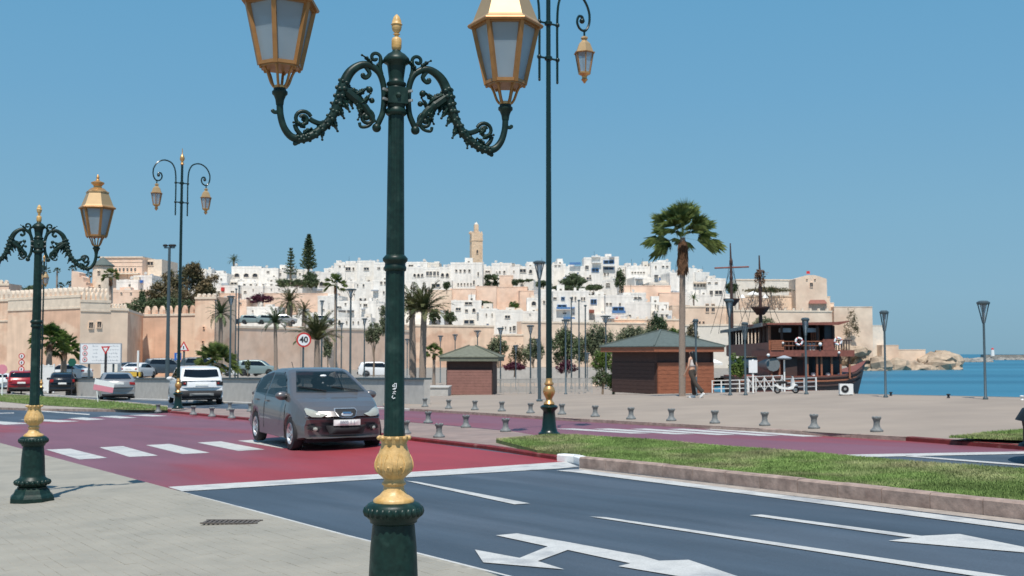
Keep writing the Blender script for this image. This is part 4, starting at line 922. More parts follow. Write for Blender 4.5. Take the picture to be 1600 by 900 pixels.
# ================================================================ VEHICLES
def smooth(t): t = min(1, max(0, t)); return t*t*(3-2*t)
def surf(verts, faces, nm, m, parent, sm=True): 
    b = MB(); b.add(verts, faces); return b.build(nm, m, parent, sm)
def car(label, loc, head, sp, group=None, detail=True, cat='car', name='parked_car'):
    """+x is the front of the car; head = heading angle"""
    L, W, H = sp['L'], sp['W'], sp['H']; top = sp['top']; belt = sp['belt']; pnt = sp['paint']; wr = sp.get('wr', .31); zl = sp.get('zl', .2)
    xf, xr = sp['xf'], sp['xr']       # axle positions
    t = thing(name, label, cat, loc, head, group)
    bow_f, bow_r = sp.get('bow', (.34, .22)); hw = W/2; tum = sp.get('tum', .36)
    x0, x1 = top[0][0], top[-1][0]
    def zt(x): return interp(top, x)
    def zb(x): return min(interp(belt, x), zt(x)-.03)
    def wd(x):       # half width in plan
        f = 1-.06*smooth((x-(x1-1.1))/1.1)-.10*max(0, (x-(x1-.45))/.45)**2-.07*smooth(((x0+.7)-x)/.7)
        return hw*f
    def bow(x, y):
        k = (y/hw)**2
        return x-bow_f*k*smooth((x-(x1-.9))/.9)**1.0+bow_r*k*smooth(((x0+.8)-x)/.8)
    def section(x):
        w = wd(x); b_ = zb(x); tp = zt(x); e = min(.07, .5*(tp-b_))
        wl = w-tum*(tp-b_)
        zlow = zl+.05*smooth((x-(x1-.4))/.4)+.08*smooth(((x0+.4)-x)/.4)
        lowo = zlow
        for xa in (xf, xr):
            d = abs(x-xa)
            if d < wr+.045: lowo = max(lowo, math.sqrt((wr+.045)**2-d*d)+wr-.01)
        mid = max(lowo+.03, .48); sh = max(mid+.02, b_-.14)
        return [(0, zlow), (w-.16, zlow), (w-.05, lowo), (w-.012, lowo+.015), (w, mid), (w-.004, (mid+sh)/2), (w-.012, sh), (w-.04, b_), (wl*.5+(w-.04)*.5, (b_+tp-e)/2), (wl-.0, tp-e), (wl-.05, tp-e*.35), (wl*.82, tp-.010), (wl*.6, tp-.004), (wl*.42, tp), (wl*.2, tp), (0, tp)]
    hero = sp.get('hero'); NB = 260 if hero else 70; gm = 'glass_clear' if hero else 'glass'
    def refine(s):
        if not hero: return s
        out = list(s[:7])
        for a_, b_ in zip(s[6:], s[7:]):
            for q_ in (.25, .5, .75, 1): out.append((a_[0]+(b_[0]-a_[0])*q_, a_[1]+(b_[1]-a_[1])*q_))
        return out
    def is_hole(x, y, z):
        if not hero: return False
        y = abs(y); w = wd(x); b_ = zb(x); tp = zt(x); e = min(.07, .5*(tp-b_)); wl = w-tum*(tp-b_)
        if z < tp-e and y > wl-.03:
            for tp_, bt_ in sp['side_glass']:
                P_ = list(bt_)+list(reversed(tp_))
                if all(inside((x+dx, z+dz), P_) for dx, dz in ((.018, 0), (-.018, 0), (0, .018), (0, -.018))): return True
            return False
        for (a_, b2, ya, yb, cu_) in ((*sp['screen'], .05), (*sp['rear_screen'], -.03)):
            for q_ in (0,):
                f = (x+cu_*(y/max(ya, .01))**2-a_)/(b2-a_)
                if .05 < f < .95 and y < ya+(yb-ya)*f-.02 and z > tp-e-.03: return True
        return False
    xs = sorted(set([round(x0+(x1-x0)*i/NB, 4) for i in range(NB+1)]+[round(p[0], 4) for p in top+belt if x0 <= p[0] <= x1])); NS = len(xs)-1
    secs = [refine(section(x)) for x in xs]; n = len(secs[0]); V = []; Fc = []
    for x, s in zip(xs, secs):
        for sg in (1, -1):
            for (y, z) in s: V.append((bow(x, y), sg*y, z))
    for i in range(NS):
        for sg in (0, 1):
            for j in range(n-1):
                a = i*2*n+sg*n+j; b_ = a+2*n
                if hero and j > 5 and is_hole((xs[i]+xs[i+1])/2, (secs[i][j][0]+secs[i+1][j+1][0])/2, (secs[i][j][1]+secs[i+1][j+1][1])/2): continue
                Fc.append((a, b_, b_+1, a+1) if sg else (a, a+1, b_+1, b_))
    for i in (0, NS):
        for j in range(1, n-1):
            a, b_, c, d = i*2*n+j, i*2*n+j+1, i*2*n+n+j+1, i*2*n+n+j
            if j < n-2: Fc.append((a, b_, c, d))
            else: Fc.append((a, b_, d))
    body = surf(V, Fc, 'body', pnt, t)
    def yside(x, z):
        w = wd(x); b_ = zb(x); tp = zt(x); e = min(.07, .5*(tp-b_)); wl = w-tum*(tp-b_)
        if z <= b_: return w-.012-(z-(b_-.14))*.2 if z > b_-.14 else w-.004
        return interp([(b_, w-.04), (tp-e, wl), (tp-e*.35, wl-.05)], z)
    def side_patch(poly_top, poly_bot, nm, m, parent=None, off=.012, both=True):
        """poly_top/bot: (x,z) lists; patch between two curves, on each side"""
        out = []
        for sg in ((1, -1) if both else (1,)):
            K = 12; vs = []
            for i in range(K+1):
                xa = poly_bot[0][0]+(poly_bot[-1][0]-poly_bot[0][0])*i/K; za = interp(poly_bot, xa)
                xb = poly_top[0][0]+(poly_top[-1][0]-poly_top[0][0])*i/K; zb_ = interp(poly_top, xb)
                for j in range(4):
                    f = j/3; x = xa+(xb-xa)*f; z = za+(zb_-za)*f; y = yside(x, z)+off
                    vs.append((bow(x, y), sg*y, z))
            fs = [(i*4+j, (i+1)*4+j, (i+1)*4+j+1, i*4+j+1) for i in range(K) for j in range(3)]
            out.append(surf(vs, fs, nm, m, parent or t))
        return out
    def top_patch(xa, xb, ya, yb, nm, m, off=.006, parent=None, curve=0):
        vs = []; K = 10; J = 10
        for i in range(K+1):
            f = i/K; x = xa+(xb-xa)*f; y = ya+(yb-ya)*f
            for j in range(-J, J+1):
                yy = y*j/J; xx = x-curve*(j/J)**2
                w = wd(xx); b_ = zb(xx); tp = zt(xx); e = min(.07, .5*(tp-b_)); wl = w-tum*(tp-b_)
                z = interp([(0, tp), (wl*.42, tp), (wl*.6, tp-.004), (wl*.82, tp-.010), (wl-.05, tp-e*.35), (wl, tp-e), (wl+.1, tp-e-.12)], abs(yy))
                vs.append((bow(xx, yy)+off*(2.2 if xa > 0 else -2.2), yy, z+off))
        m_ = 2*J+1
        fs = [(i*m_+j, (i+1)*m_+j, (i+1)*m_+j+1, i*m_+j+1) for i in range(K) for j in range(m_-1)]
        return surf(vs, fs, nm, m, parent or t)
    def end_patch(pts, nm, m, front=True, off=.012, parent=None, th=.03, mirror=True):
        """outline in (y,z) laid on the front or rear; fan with centre"""
        out = []
        for sg in ((1, -1) if mirror else (1,)):
            def xe(y, z):
                if front:
                    x = x1; zz = zt(x1)
                    if z > zz:
                        xx = x1
                        while xx > 0 and zt(xx) < z: xx -= .01
                        x = xx
                    return bow(x, abs(y))+off
                x = x0
                if z > zt(x0):
                    xx = x0
                    while xx < 0 and zt(xx) < z: xx += .01
                    x = xx
                return bow(x, abs(y))-off
            cy = sum(p[0] for p in pts)/len(pts); cz = sum(p[1] for p in pts)/len(pts); nP = len(pts)
            ring = []; bl = 0 if nm in ('number_plate', 'grille', 'badge') else 1
            for f in (1.0, .55):
                for (y, z) in pts:
                    yy, zz = cy+(y-cy)*f, cz+(z-cz)*f; ring.append((xe(yy, zz)+(0.012*bl if f < 1 else 0)*(1 if front else -1), sg*yy, zz))
            ring.append((xe(cy, cz)+.016*bl*(1 if front else -1), sg*cy, cz))
            back = [(p[0]-th*(1 if front else -1), p[1], p[2]) for p in ring[:nP]]
            vs = ring+back; fs = [(i, (i+1) % nP, nP+(i+1) % nP, nP+i) for i in range(nP)]+[(nP+i, nP+(i+1) % nP, 2*nP) for i in range(nP)]+[(i, 2*nP+1+i, 2*nP+1+(i+1) % nP, (i+1) % nP) for i in range(nP)]
            out.append(surf(vs, fs, nm, m, parent or t, True))
        return out
    # glass
    for (tp_, bt_) in sp['side_glass']: side_patch(tp_, bt_, 'side_window', gm)
    fa, fb, ya, yb = sp['screen']; top_patch(fa, fb, ya, yb, 'windscreen', gm, curve=.05)
    ra, rb, ya, yb = sp['rear_screen']; top_patch(ra, rb, ya, yb, 'rear_window', gm, curve=-.03)
    # wheels
    for xa in (xf, xr):
        for sg in (1, -1):
            yo = sg*(wd(xa)-.015)
            mt = Matrix.Translation((xa, yo, wr)) @ Matrix.Rotation(R(90)*(-sg), 4, 'X')
            wh = MB().lathe([(wr*.62, -.19), (wr*.95, -.185), (wr, -.16), (wr, -.03), (wr*.94, .0), (wr*.68, .004), (wr*.64, -.02)], 28, mtx=mt, cap=False)
            w_ = wh.build('wheel', 'tyre', t, True)
            if detail:
                rm = MB().lathe([(wr*.66, 0), (wr*.64, .006), (wr*.58, -.02), (wr*.56, -.12)], 24, mtx=mt, cap=False)
                for k in range(sp.get('spokes', 6)):
                    a = 2*math.pi*k/sp.get('spokes', 6); d = Vector((math.cos(a), math.sin(a), 0)); n2 = Vector((-d.y, d.x, 0))
                    q = [d*.03+n2*.022, d*.03-n2*.022, d*wr*.62-n2*.020, d*wr*.62+n2*.020]
                    rm.add([mt @ (p+Vector((0, 0, -.035 if i < 2 else -.012))) for i, p in enumerate(q)]+[mt @ (p+Vector((0, 0, -.07))) for p in q], [(0, 1, 2, 3), (0, 4, 5, 1), (1, 5, 6, 2), (2, 6, 7, 3), (3, 7, 4, 0)])
                rm.lathe([(.045, -.03), (.03, -.02), (.001, -.018)], 10, mtx=mt)
                rm.build('rim', 'rim', w_, True)
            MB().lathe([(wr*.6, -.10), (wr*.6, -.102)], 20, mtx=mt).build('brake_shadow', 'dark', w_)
    # underbody and arches
    MB().box(x0+.25, x1-.25, -hw+.2, hw-.2, zl-.03, zl+.3).build('underbody', 'plastic', t)
    for xa in (xf, xr):
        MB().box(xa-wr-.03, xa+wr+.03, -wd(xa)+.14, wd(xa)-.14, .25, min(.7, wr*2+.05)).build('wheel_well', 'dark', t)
    # bits
    for p in sp.get('front', []): end_patch(p[0], p[1], p[2], True, p[3] if len(p) > 3 else .012, mirror=p[4] if len(p) > 4 else True)
    for p in sp.get('rear', []): end_patch(p[0], p[1], p[2], False, p[3] if len(p) > 3 else .012, mirror=p[4] if len(p) > 4 else True)
    if detail:
        mx, mz = sp.get('mirror', (.62, 1.0))
        for sg in (1, -1):
            y = sg*(yside(mx, mz)+.09); o_ = MB().ball((mx, y, mz), .115, 12, 8, (.7, 1.2, .75)).build('wing_mirror', pnt, t, True)
            MB().bar((mx, sg*(yside(mx, mz)-.02), mz-.03), (mx, y, mz-.02), .035).build('mirror_arm', 'plastic', o_)
        for hx in sp.get('handles', ()):
            for sg in (1, -1):
                yy = yside(hx, .86); MB().box(hx-.1, hx+.1, sg*(yy+.012)-.014, sg*(yy+.012)+.014, .87, .90).build('door_handle', pnt, t)
        for hx, bz in sp.get('seams', ()):       # door shut lines
            for sg in (1, -1):
                pts = [(bow(hx+dx, wd(hx)), sg*(yside(hx+dx, z)+.001), z) for z, dx in ((.34, -.0), (.5, 0), (.7, .0), (.82, .0), (bz, 0))]
                MB().tube(pts, .006, 4).build('door_seam', 'plastic', t)
    return t, side_patch, top_patch, end_patch, bow, zt
# ---- the grey hatchback
HT = dict(hero=True, L=4.28, W=1.80, H=1.56, paint='p_grey', xf=1.33, xr=-1.25, wr=.315,
    top=[(-2.12, .62), (-2.10, .90), (-2.03, .99), (-1.90, 1.10), (-1.70, 1.25), (-1.45, 1.375), (-1.05, 1.48), (-.5, 1.55), (-.05, 1.56), (.25, 1.535), (.42, 1.48), (.60, 1.395), (1.22, 1.05), (1.38, .99), (1.65, .93), (1.9, .84), (2.05, .76), (2.12, .66)],
    belt=[(-2.12, .60), (-2.0, .98), (-1.4, .99), (.6, .92), (1.2, .9), (2.12, .62)],
    tum=.43, side_glass=[([(-.52, 1.465), (.16, 1.46), (.36, 1.40)], [(-.52, .98), (1.02, .955)]), ([(-1.28, 1.385), (-.58, 1.46)], [(-1.50, 1.04), (-.58, .985)]), ([(-1.50, 1.30), (-1.34, 1.365)], [(-1.70, 1.12), (-1.56, 1.05)])],
    screen=(1.17, .40, .70, .49), rear_screen=(-1.97, -1.58, .58, .46), handles=(-.35, -1.15), seams=((1.0, .96), (-.54, .98)), mirror=(.86, 1.02), spokes=7,
    front=[([(.36, .70), (.48, .73), (.60, .79), (.70, .82), (.735, .79), (.72, .70), (.64, .655), (.48, .65)], 'headlight', 'lampglass', .03),
           ([(-.19, .80), (.19, .80), (.21, .76), (.16, .67), (.09, .645), (-.09, .645), (-.16, .67), (-.21, .76)], 'grille', 'plastic', .035, False),
           ([(-.205, .812), (.205, .812), (.225, .76), (.172, .66), (.095, .632), (-.095, .632), (-.172, .66), (-.225, .76)], 'grille_surround', 'rim', .02, False),
           ([(-.085, .745), (.085, .745), (.085, .71), (-.085, .71)], 'badge', 'chrome', .05, False),
           ([(-.26, .60), (.26, .60), (.26, .49), (-.26, .49)], 'number_plate', 'plate', .045, False),
           ([(-.40, .49), (.40, .49), (.33, .33), (-.33, .33)], 'air_intake', 'plastic', .02, False),
           ([(.46, .47), (.66, .50), (.70, .42), (.52, .37)], 'fog_lamp_recess', 'plastic', .014),
           ([(.55, .455), (.58, .465), (.61, .455), (.62, .425), (.605, .395), (.575, .385), (.55, .40), (.54, .43)], 'fog_lamp', 'lampglass', .03),
           ([(-.66, .29), (.66, .29), (.62, .25), (-.62, .25)], 'bumper_lip', 'p_grey', .05, False)],
    rear=[([(.55, 1.0), (.74, 1.0), (.76, .82), (.58, .82)], 'tail_lamp', 'tail')])
hd_ = Vector((math.sin(R(27)), -math.cos(R(27)))); ang = math.atan2(hd_.y, hd_.x)
fw = hit(457, 703, 0, gr); nrm = Vector((-hd_.y, hd_.x)); cpos = Vector((fw.x, fw.y))-hd_*1.33+nrm*.84
hc, spf, tpf, epf, bowf, ztf = car('dark grey hatchback crossing the red zebra towards the camera', (cpos.x, cpos.y, gr(*cpos)), ang, HT, name='hatchback', cat='car')
hc.scale = (1.05, 1.05, 1.05)
# plate characters, badge on the glass, wipers, driver seat backs
pl = put('plate_characters', text_mesh('8002 1 1', .085, .002), 'inkgrey', hc); pl.rotation_euler = (0, 0, R(90)); pl.location = (2.12+.0485, 0, .545)
for a_, b_ in (((1.16, -.1), (1.0, -.62)), ((1.16, .55), (1.02, .05))):
    MB().bar((a_[0], a_[1], ztf(a_[0])+.03), (b_[0], b_[1], ztf(b_[0])-.0+.03), .018).build('wiper', 'plastic', hc)
# cabin: floor, seats with head restraints, dashboard, wheel, mirror
MB().box(-1.5, 1.2, -.74, .74, .42, .5).build('cabin_floor', 'cabin', hc)
for sy in (-.37, .37):
    for sx2, hh_ in ((-.05, 1.16), (-.95, 1.12)):
        st_ = MB().box(sx2-.12, sx2+.02, sy-.25, sy+.25, .5, hh_, None); st_.box(sx2, sx2+.5, sy-.25, sy+.25, .5, .66); so = st_.build('seat', 'cabin', hc)
        MB().ball((sx2-.08, sy, hh_+.12), .12, 10, 6, (.6, 1.1, .8)).build('head_restraint', 'cabin', so, True)
ds = MB(); ds.prism([(.72, .5), (1.22, .5), (1.28, .88), (.95, .94), (.76, .88)], -.72, .72, Matrix.Rotation(R(90), 4, 'X')); ds.build('dashboard', 'cabin', hc)
wl_ = [(.62-.05*math.sin(a), .36+.18*math.cos(a), .92+.17*math.sin(a)) for a in np.linspace(0, 2*math.pi, 21)]
MB().tube(wl_, .016, 6).build('steering_wheel', 'plastic', hc, True)
MB().box(.56, .59, -.12, .12, 1.30, 1.36).build('rear_view_mirror', 'plastic', hc); MB().box(.86, 1.0, -.52, -.34, .945, .95).build('paper_sheet', 'signwhite', hc)
MB().ball((.60, 0, 1.25), .025, 8, 5).build('hanging_charm', 'signwhite', hc, True)
MB().ball((.62, 0, 1.395), .04, 8, 5, (1, 1.8, .7)).build('sensor_patch', 'signwhite', hc, True)
MB().tube(spline([(-1.5, 0, 1.50), (-1.56, 0, 1.56), (-1.66, 0, 1.66)], 3), .008, 5).build('aerial', 'plastic', hc)
# ---- rear-facing traffic
SUV = dict(L=4.6, W=1.95, H=1.70, paint='p_white', xf=1.40, xr=-1.34, wr=.36, zl=.28, tum=.30,
    top=[(-2.26, .80), (-2.24, 1.05), (-2.16, 1.15), (-1.98, 1.52), (-1.85, 1.63), (-1.2, 1.68), (0, 1.70), (.4, 1.66), (.7, 1.52), (1.25, 1.12), (1.7, 1.04), (2.1, .92), (2.25, .75)],
    belt=[(-2.26, .78), (-2.1, 1.12), (.6, 1.02), (1.25, 1.0), (2.25, .7)],
    side_glass=[([(-1.4, 1.58), (.5, 1.58)], [(-1.55, 1.16), (1.0, 1.08)])], screen=(1.2, .6, .72, .58), rear_screen=(-2.13, -1.95, .74, .66), mirror=(.85, 1.12), spokes=5, bow=(.3, .12),
    rear=[([(.60, 1.06), (.90, 1.04), (.90, .88), (.62, .90)], 'tail_lamp', 'plastic', .03), ([(.66, 1.0), (.74, 1.0), (.74, .93), (.66, .93)], 'lamp_ring', 'tail', .05), ([(-.26, .95), (.26, .95), (.26, .86), (-.26, .86)], 'number_plate', 'plate', .03, False), ([(-.88, .66), (.88, .66), (.80, .34), (-.80, .34)], 'rear_bumper', 'plastic', .05, False), ([(-.5, .56), (.5, .56), (.5, .44), (-.5, .44)], 'skid_plate', 'bollard', .085, False), ([(-.80, 1.085), (.80, 1.085), (.80, 1.065), (-.80, 1.065)], 'tailgate_line', 'plastic', .03, False)])
SED = dict(L=4.5, W=1.78, H=1.46, paint='p_silver', xf=1.38, xr=-1.30, wr=.31, tum=.36,
    top=[(-2.25, .70), (-2.23, .98), (-2.15, 1.06), (-1.75, 1.10), (-1.1, 1.38), (-.6, 1.45), (0, 1.46), (.35, 1.42), (1.1, 1.02), (1.7, .93), (2.1, .80), (2.25, .65)],
    belt=[(-2.25, .68), (-2.1, .99), (-1.6, 1.0), (.6, .93), (1.2, .9), (2.25, .62)],
    side_glass=[([(-1.0, 1.35), (.35, 1.38)], [(-1.45, 1.05), (.95, .98)])], screen=(1.08, .42, .68, .54), rear_screen=(-1.7, -1.12, .68, .52), mirror=(.75, 1.0), spokes=7,
    rear=[([(.56, .98), (.84, .95), (.85, .82), (.58, .84)], 'tail_lamp', 'tail', .03), ([(-.28, .96), (.28, .96), (.28, .84), (-.28, .84)], 'number_plate', 'plate', .03, False), ([(-.8, .36), (.8, .36), (.74, .24), (-.74, .24)], 'rear_bumper', 'plastic', .03, False)])
HB = dict(L=4.0, W=1.74, H=1.47, paint='p_black', xf=1.25, xr=-1.22, wr=.30, tum=.36,
    top=[(-1.98, .75), (-1.96, 1.0), (-1.85, 1.12), (-1.6, 1.34), (-1.3, 1.42), (-.4, 1.47), (0, 1.47), (.3, 1.42), (1.0, 1.02), (1.5, .93), (1.9, .78), (2.0, .62)],
    belt=[(-1.98, .72), (-1.8, 1.0), (.6, .93), (1.2, .9), (2.0, .6)],
    side_glass=[([(-1.2, 1.35), (.3, 1.38)], [(-1.45, 1.04), (.85, .98)])], screen=(1.0, .38, .68, .52), rear_screen=(-1.84, -1.55, .62, .52), mirror=(.7, 1.0),
    rear=[([(.56, 1.0), (.78, 1.0), (.80, .80), (.60, .82)], 'tail_lamp', 'tail', .03), ([(-.26, .78), (.26, .78), (.26, .66), (-.26, .66)], 'number_plate', 'plate', .03, False), ([(-.78, .36), (.78, .36), (.72, .24), (-.72, .24)], 'rear_bumper', 'plastic', .03, False)])
RED = dict(SUV); RED.update(paint='p_red', H=1.62, W=1.84, spokes=6)
RED['rear'] = [([(.56, 1.08), (.84, 1.06), (.86, .92), (.60, .92)], 'tail_lamp', 'tail', .03), ([(-.26, .92), (.26, .92), (.26, .80), (-.26, .80)], 'number_plate', 'plate', .03, False), ([(-.84, .55), (.84, .55), (.78, .32), (-.78, .32)], 'rear_bumper', 'plastic', .05, False)]
def place_rear(label, px, py, heading, sp, **k):
    """px,py: ground below the middle of the rear bumper"""
    q = hit(px, py, 0, gr); h = Vector((math.cos(heading), math.sin(heading))); c = q.to_2d()+h*(-sp['top'][0][0]-.15)
    return car(label, (c.x, c.y, gr(*c)), heading, sp, **k)
place_rear('white off-roader seen from behind beside the tall crook lamp', 314, 633.5, R(113), SUV, name='off_roader')
place_rear('silver saloon seen from behind, left of the off-roader', 184, 625.5, R(112), SED, name='saloon_car')
place_rear('small black hatchback seen from behind in the left distance', 97, 615, R(112), HB, name='hatchback')
place_rear('dark red family car seen from behind, partly hidden by the left lamp', 33, 617, R(113), RED, name='family_car')
WH = dict(HB); WH['paint'] = 'p_white'
q = hit(0, 612, 0, gr); car('white car cut by the left edge beside the dark red car', (q.x-.9, q.y+2, gr(q.x, q.y)), R(112), WH, name='hatchback')
# parked cars further off
def park(label, px, py, Y, heading, sp, paint_, name='parked_car'):
    s_ = dict(sp); s_['paint'] = paint_; q = A(px, py, Y)
    return car(label, (q.x, Y, q.z), heading, s_, detail=False, name=name, group='cars parked below the rampart')
park('white saloon parked in front of the dark corner of the rampart', 217, 591, 105, R(84), SED, 'p_white')
park('dark slate van parked left of the off-roader roof', 262, 587, 108, R(10), SUV, 'p_blue')
park('slate car parked behind the off-roader roof', 318, 585, 110, R(5), SUV, 'p_blue')
park('grey green estate parked beyond the ramp wall, left of the hatchback', 402, 587.5, 118, R(3), SUV, 'p_green')
park('white car parked at the left end of the estate', 378, 588, 125, R(160), SED, 'p_white')
park('pale car parked behind the bar fence right of the hatchback', 592, 590, 120, R(6), SUV, 'p_white')
park('black car parked under the billboard edge', 196, 589, 112, R(80), HB, 'p_black')
park('white car parked between the black hatchback and the bushy palms', 104, 595, 98, R(165), SED, 'p_white')
# cars on the upper terrace
tz = None
for i, (px, pt, lb) in enumerate(((360, 'p_black', 'black car on the upper terrace behind the dark grey lamp'), (394, 'p_green', 'grey green car on the upper terrace, left one of a pair'), (421, 'p_green', 'grey green car on the upper terrace, right one of a pair'), (446, 'p_silver', 'silver car on the upper terrace below the date palm'), (505, 'p_silver', 'silver car on the upper terrace right of the date palm'))):
    park(lb, px, 506.5, 205, R(4+i), SUV if i else HB, pt)
# black vehicle cut by the right edge
q = hit(1604, 726, 0, gr)
car('black car nose entering at the right edge of the view', (q.x+1.93, q.y-.2, gr(q.x, q.y)), R(180-12), dict(HB, paint='p_black_dull'), name='hatchback')
# yellow boom gate
q = A(196, 590, 100); t = thing('barrier_gate', 'yellow barrier posts and small white booth under the billboard', 'barrier', q)
MB().box(-1.2, 1.3, 0, .3, .1, .5).build('barrier_beam', 'yellow', t); MB().box(-2.4, -.9, .5, 1.5, 0, 2.0).build('booth', 'whitepaint', t); MB().box(1.0, 1.15, 0, .15, 0, 2.4).build('post', 'whitepaint', t)
# ================================================================ FOLIAGE
def quads_mesh(name, C, N, U, sw, sl):
    """diamond leaves: centre, normal-ish side vector N, long vector U"""
    n = len(C); V = np.zeros((n, 4, 3)); V[:, 0] = C-U*sl[:, None]; V[:, 1] = C+N*sw[:, None]; V[:, 2] = C+U*sl[:, None]; V[:, 3] = C-N*sw[:, None]
    me = bpy.data.meshes.new(name); me.vertices.add(4*n); me.vertices.foreach_set('co', V.reshape(-1)); me.loops.add(4*n)
    me.loops.foreach_set('vertex_index', np.arange(4*n)); me.polygons.add(n); me.polygons.foreach_set('loop_start', np.arange(0, 4*n, 4)); me.polygons.foreach_set('loop_total', np.full(n, 4)); me.update(); return me
def rnd_unit(n):
    v = rng.normal(size=(n, 3)); return v/np.linalg.norm(v, axis=1)[:, None]
def crown(name, parent, m, ell, n, ls, clusters=26, spread=.26, dens=1):
    """ell: list of (cx,cy,cz,rx,ry,rz) local"""
    Cs = []
    per = n//len(ell)
    for (cx, cy, cz, rx, ry, rz) in ell:
        d = rnd_unit(clusters); rad = rng.uniform(.45, .95, clusters)[:, None]; cc = d*rad*np.array([rx, ry, rz])+np.array([cx, cy, cz])
        sc = rng.uniform(.6, 1.3, clusters)
        k = rng.integers(0, clusters, per); p = cc[k]+rng.normal(size=(per, 3))*spread*np.array([rx, ry, rz])*sc[k][:, None]*.62
        Cs.append(p)
    C = np.concatenate(Cs); N = rnd_unit(len(C)); T = rnd_unit(len(C)); U = np.cross(N, T); U /= np.linalg.norm(U, axis=1)[:, None]
    s = rng.uniform(.6, 1.25, len(C))*ls
    return put(name, quads_mesh(name, C, N, U, s*.42, s), m, parent)
def tree(label, x0, x1, y0, y1, ybase, Y, m, n=900, leafpx=2.2, trunkr=.16, lobes=None, cat='tree', name='tree', group=None, gz_=None, dep=1.0):
    cx = (x0+x1)/2; b_ = A(cx, ybase, Y); s = F/Y; t = thing(name, label, cat, b_, random.uniform(0, 6), group); t.rotation_euler.z = 0
    rx = (x1-x0)/2/s; rz = (y1-y0)/2/s; cz = (ybase-(y0+y1)/2)/s
    if lobes is None: lobes = [(0, 0, 1, 1)] if x1-x0 < 26 else [(-.4, -.15, .62, .75), (.42, -.05, .6, .72), (.02, .25, .66, .75)]
    ell = [(lx*rx, random.uniform(-.3, .3)*rx, cz+lz*rz, rx*a, rx*a*dep, rz*c_) for (lx, lz, a, c_) in lobes]
    crown("crown", t, m, ell, int(n*2.0), leafpx*1.0/s)
    tr = MB(); h = max(.3, cz-rz*.2)
    tr.tube([(0, 0, -.3), (trunkr*.4, 0, h*.5), (0, 0, h)], [trunkr, trunkr*.75, trunkr*.5], 7)
    for e in ell: tr.tube([(0, 0, h*.55), (e[0]*.5, e[1]*.5, (h*.6+e[2])/2), (e[0], e[1], e[2]+e[5]*.3)], [trunkr*.5, trunkr*.35, trunkr*.12], 5)
    tr.build('trunk', 'bark', t, True); return t
def fan_frond(mb, c, d, stem, R_, nb=18, spreadA=2.5, w=.035, droop=.25):
    """fan leaf: petiole then narrow blades in the leaf plane"""
    d = Vector(d).normalized(); c = Vector(c); up = Vector((0, 0, 1)); sd = d.cross(up)
    sd = sd.normalized() if sd.length > .05 else Vector((1, 0, 0)); nn = sd.cross(d).normalized()
    tw = random.uniform(-.6, .6); sd2 = sd*math.cos(tw)+nn*math.sin(tw); nn2 = nn*math.cos(tw)-sd*math.sin(tw)
    h = c+d*stem+Vector((0, 0, -.04)); mb.add([c-sd*.012, c+sd*.012, h+sd*.01, h-sd*.01], [(0, 1, 2, 3)])
    for k in range(nb):
        a = spreadA*((k+.5)/nb-.5); bd = (d*math.cos(a)+sd2*math.sin(a)).normalized(); L = R_*(.78+.22*math.cos(a))*random.uniform(.85, 1.08)
        pw = bd.cross(nn2).normalized()*w; m1 = h+bd*L*.55+nn2*.02; e = h+bd*L+Vector((0, 0, -droop*L*random.uniform(.3, 1.2)))
        mb.add([h, m1-pw, e, m1+pw], [(0, 1, 2), (0, 2, 3)])
def feather_frond(mb, c, az, el, L, nb=22, lw=.035, ll=.4, sag=1.0):
    c = Vector(c); hd = Vector((math.cos(az), math.sin(az), 0)); pts = []; p = c.copy(); e = el; K = 9
    for i in range(K+1):
        pts.append(p.copy()); p = p+(hd*math.cos(e)+Vector((0, 0, math.sin(e))))*(L/K); e -= sag*(.12+.22*i/K)
    sd = Vector((-hd.y, hd.x, 0))
    for i in range(K):
        a, b_ = pts[i], pts[i+1]; mb.add([a-sd*.03*(1-i/K), a+sd*.03*(1-i/K), b_+sd*.025*(1-(i+1)/K), b_-sd*.025*(1-(i+1)/K)], [(0, 1, 2, 3)])
    for k in range(nb):
        f = (k+1.2)/(nb+1)*K; i = min(K-1, int(f)); q = pts[i].lerp(pts[i+1], f-i); td = (pts[i+1]-pts[i]).normalized()
        l_ = ll*math.sin(math.pi*min(.95, .2+.72*(k/nb)))*random.uniform(.8, 1.15)
        for s in (-1, 1):
            e_ = q+(td*.75+sd*s*.75+Vector((0, 0, random.uniform(-.25, .3)))).normalized()*l_+Vector((0, 0, -.1*l_)); w_ = td*lw
            mb.add([q, q.lerp(e_, .5)+w_, e_, q.lerp(e_, .5)-w_], [(0, 1, 2), (0, 2, 3)])
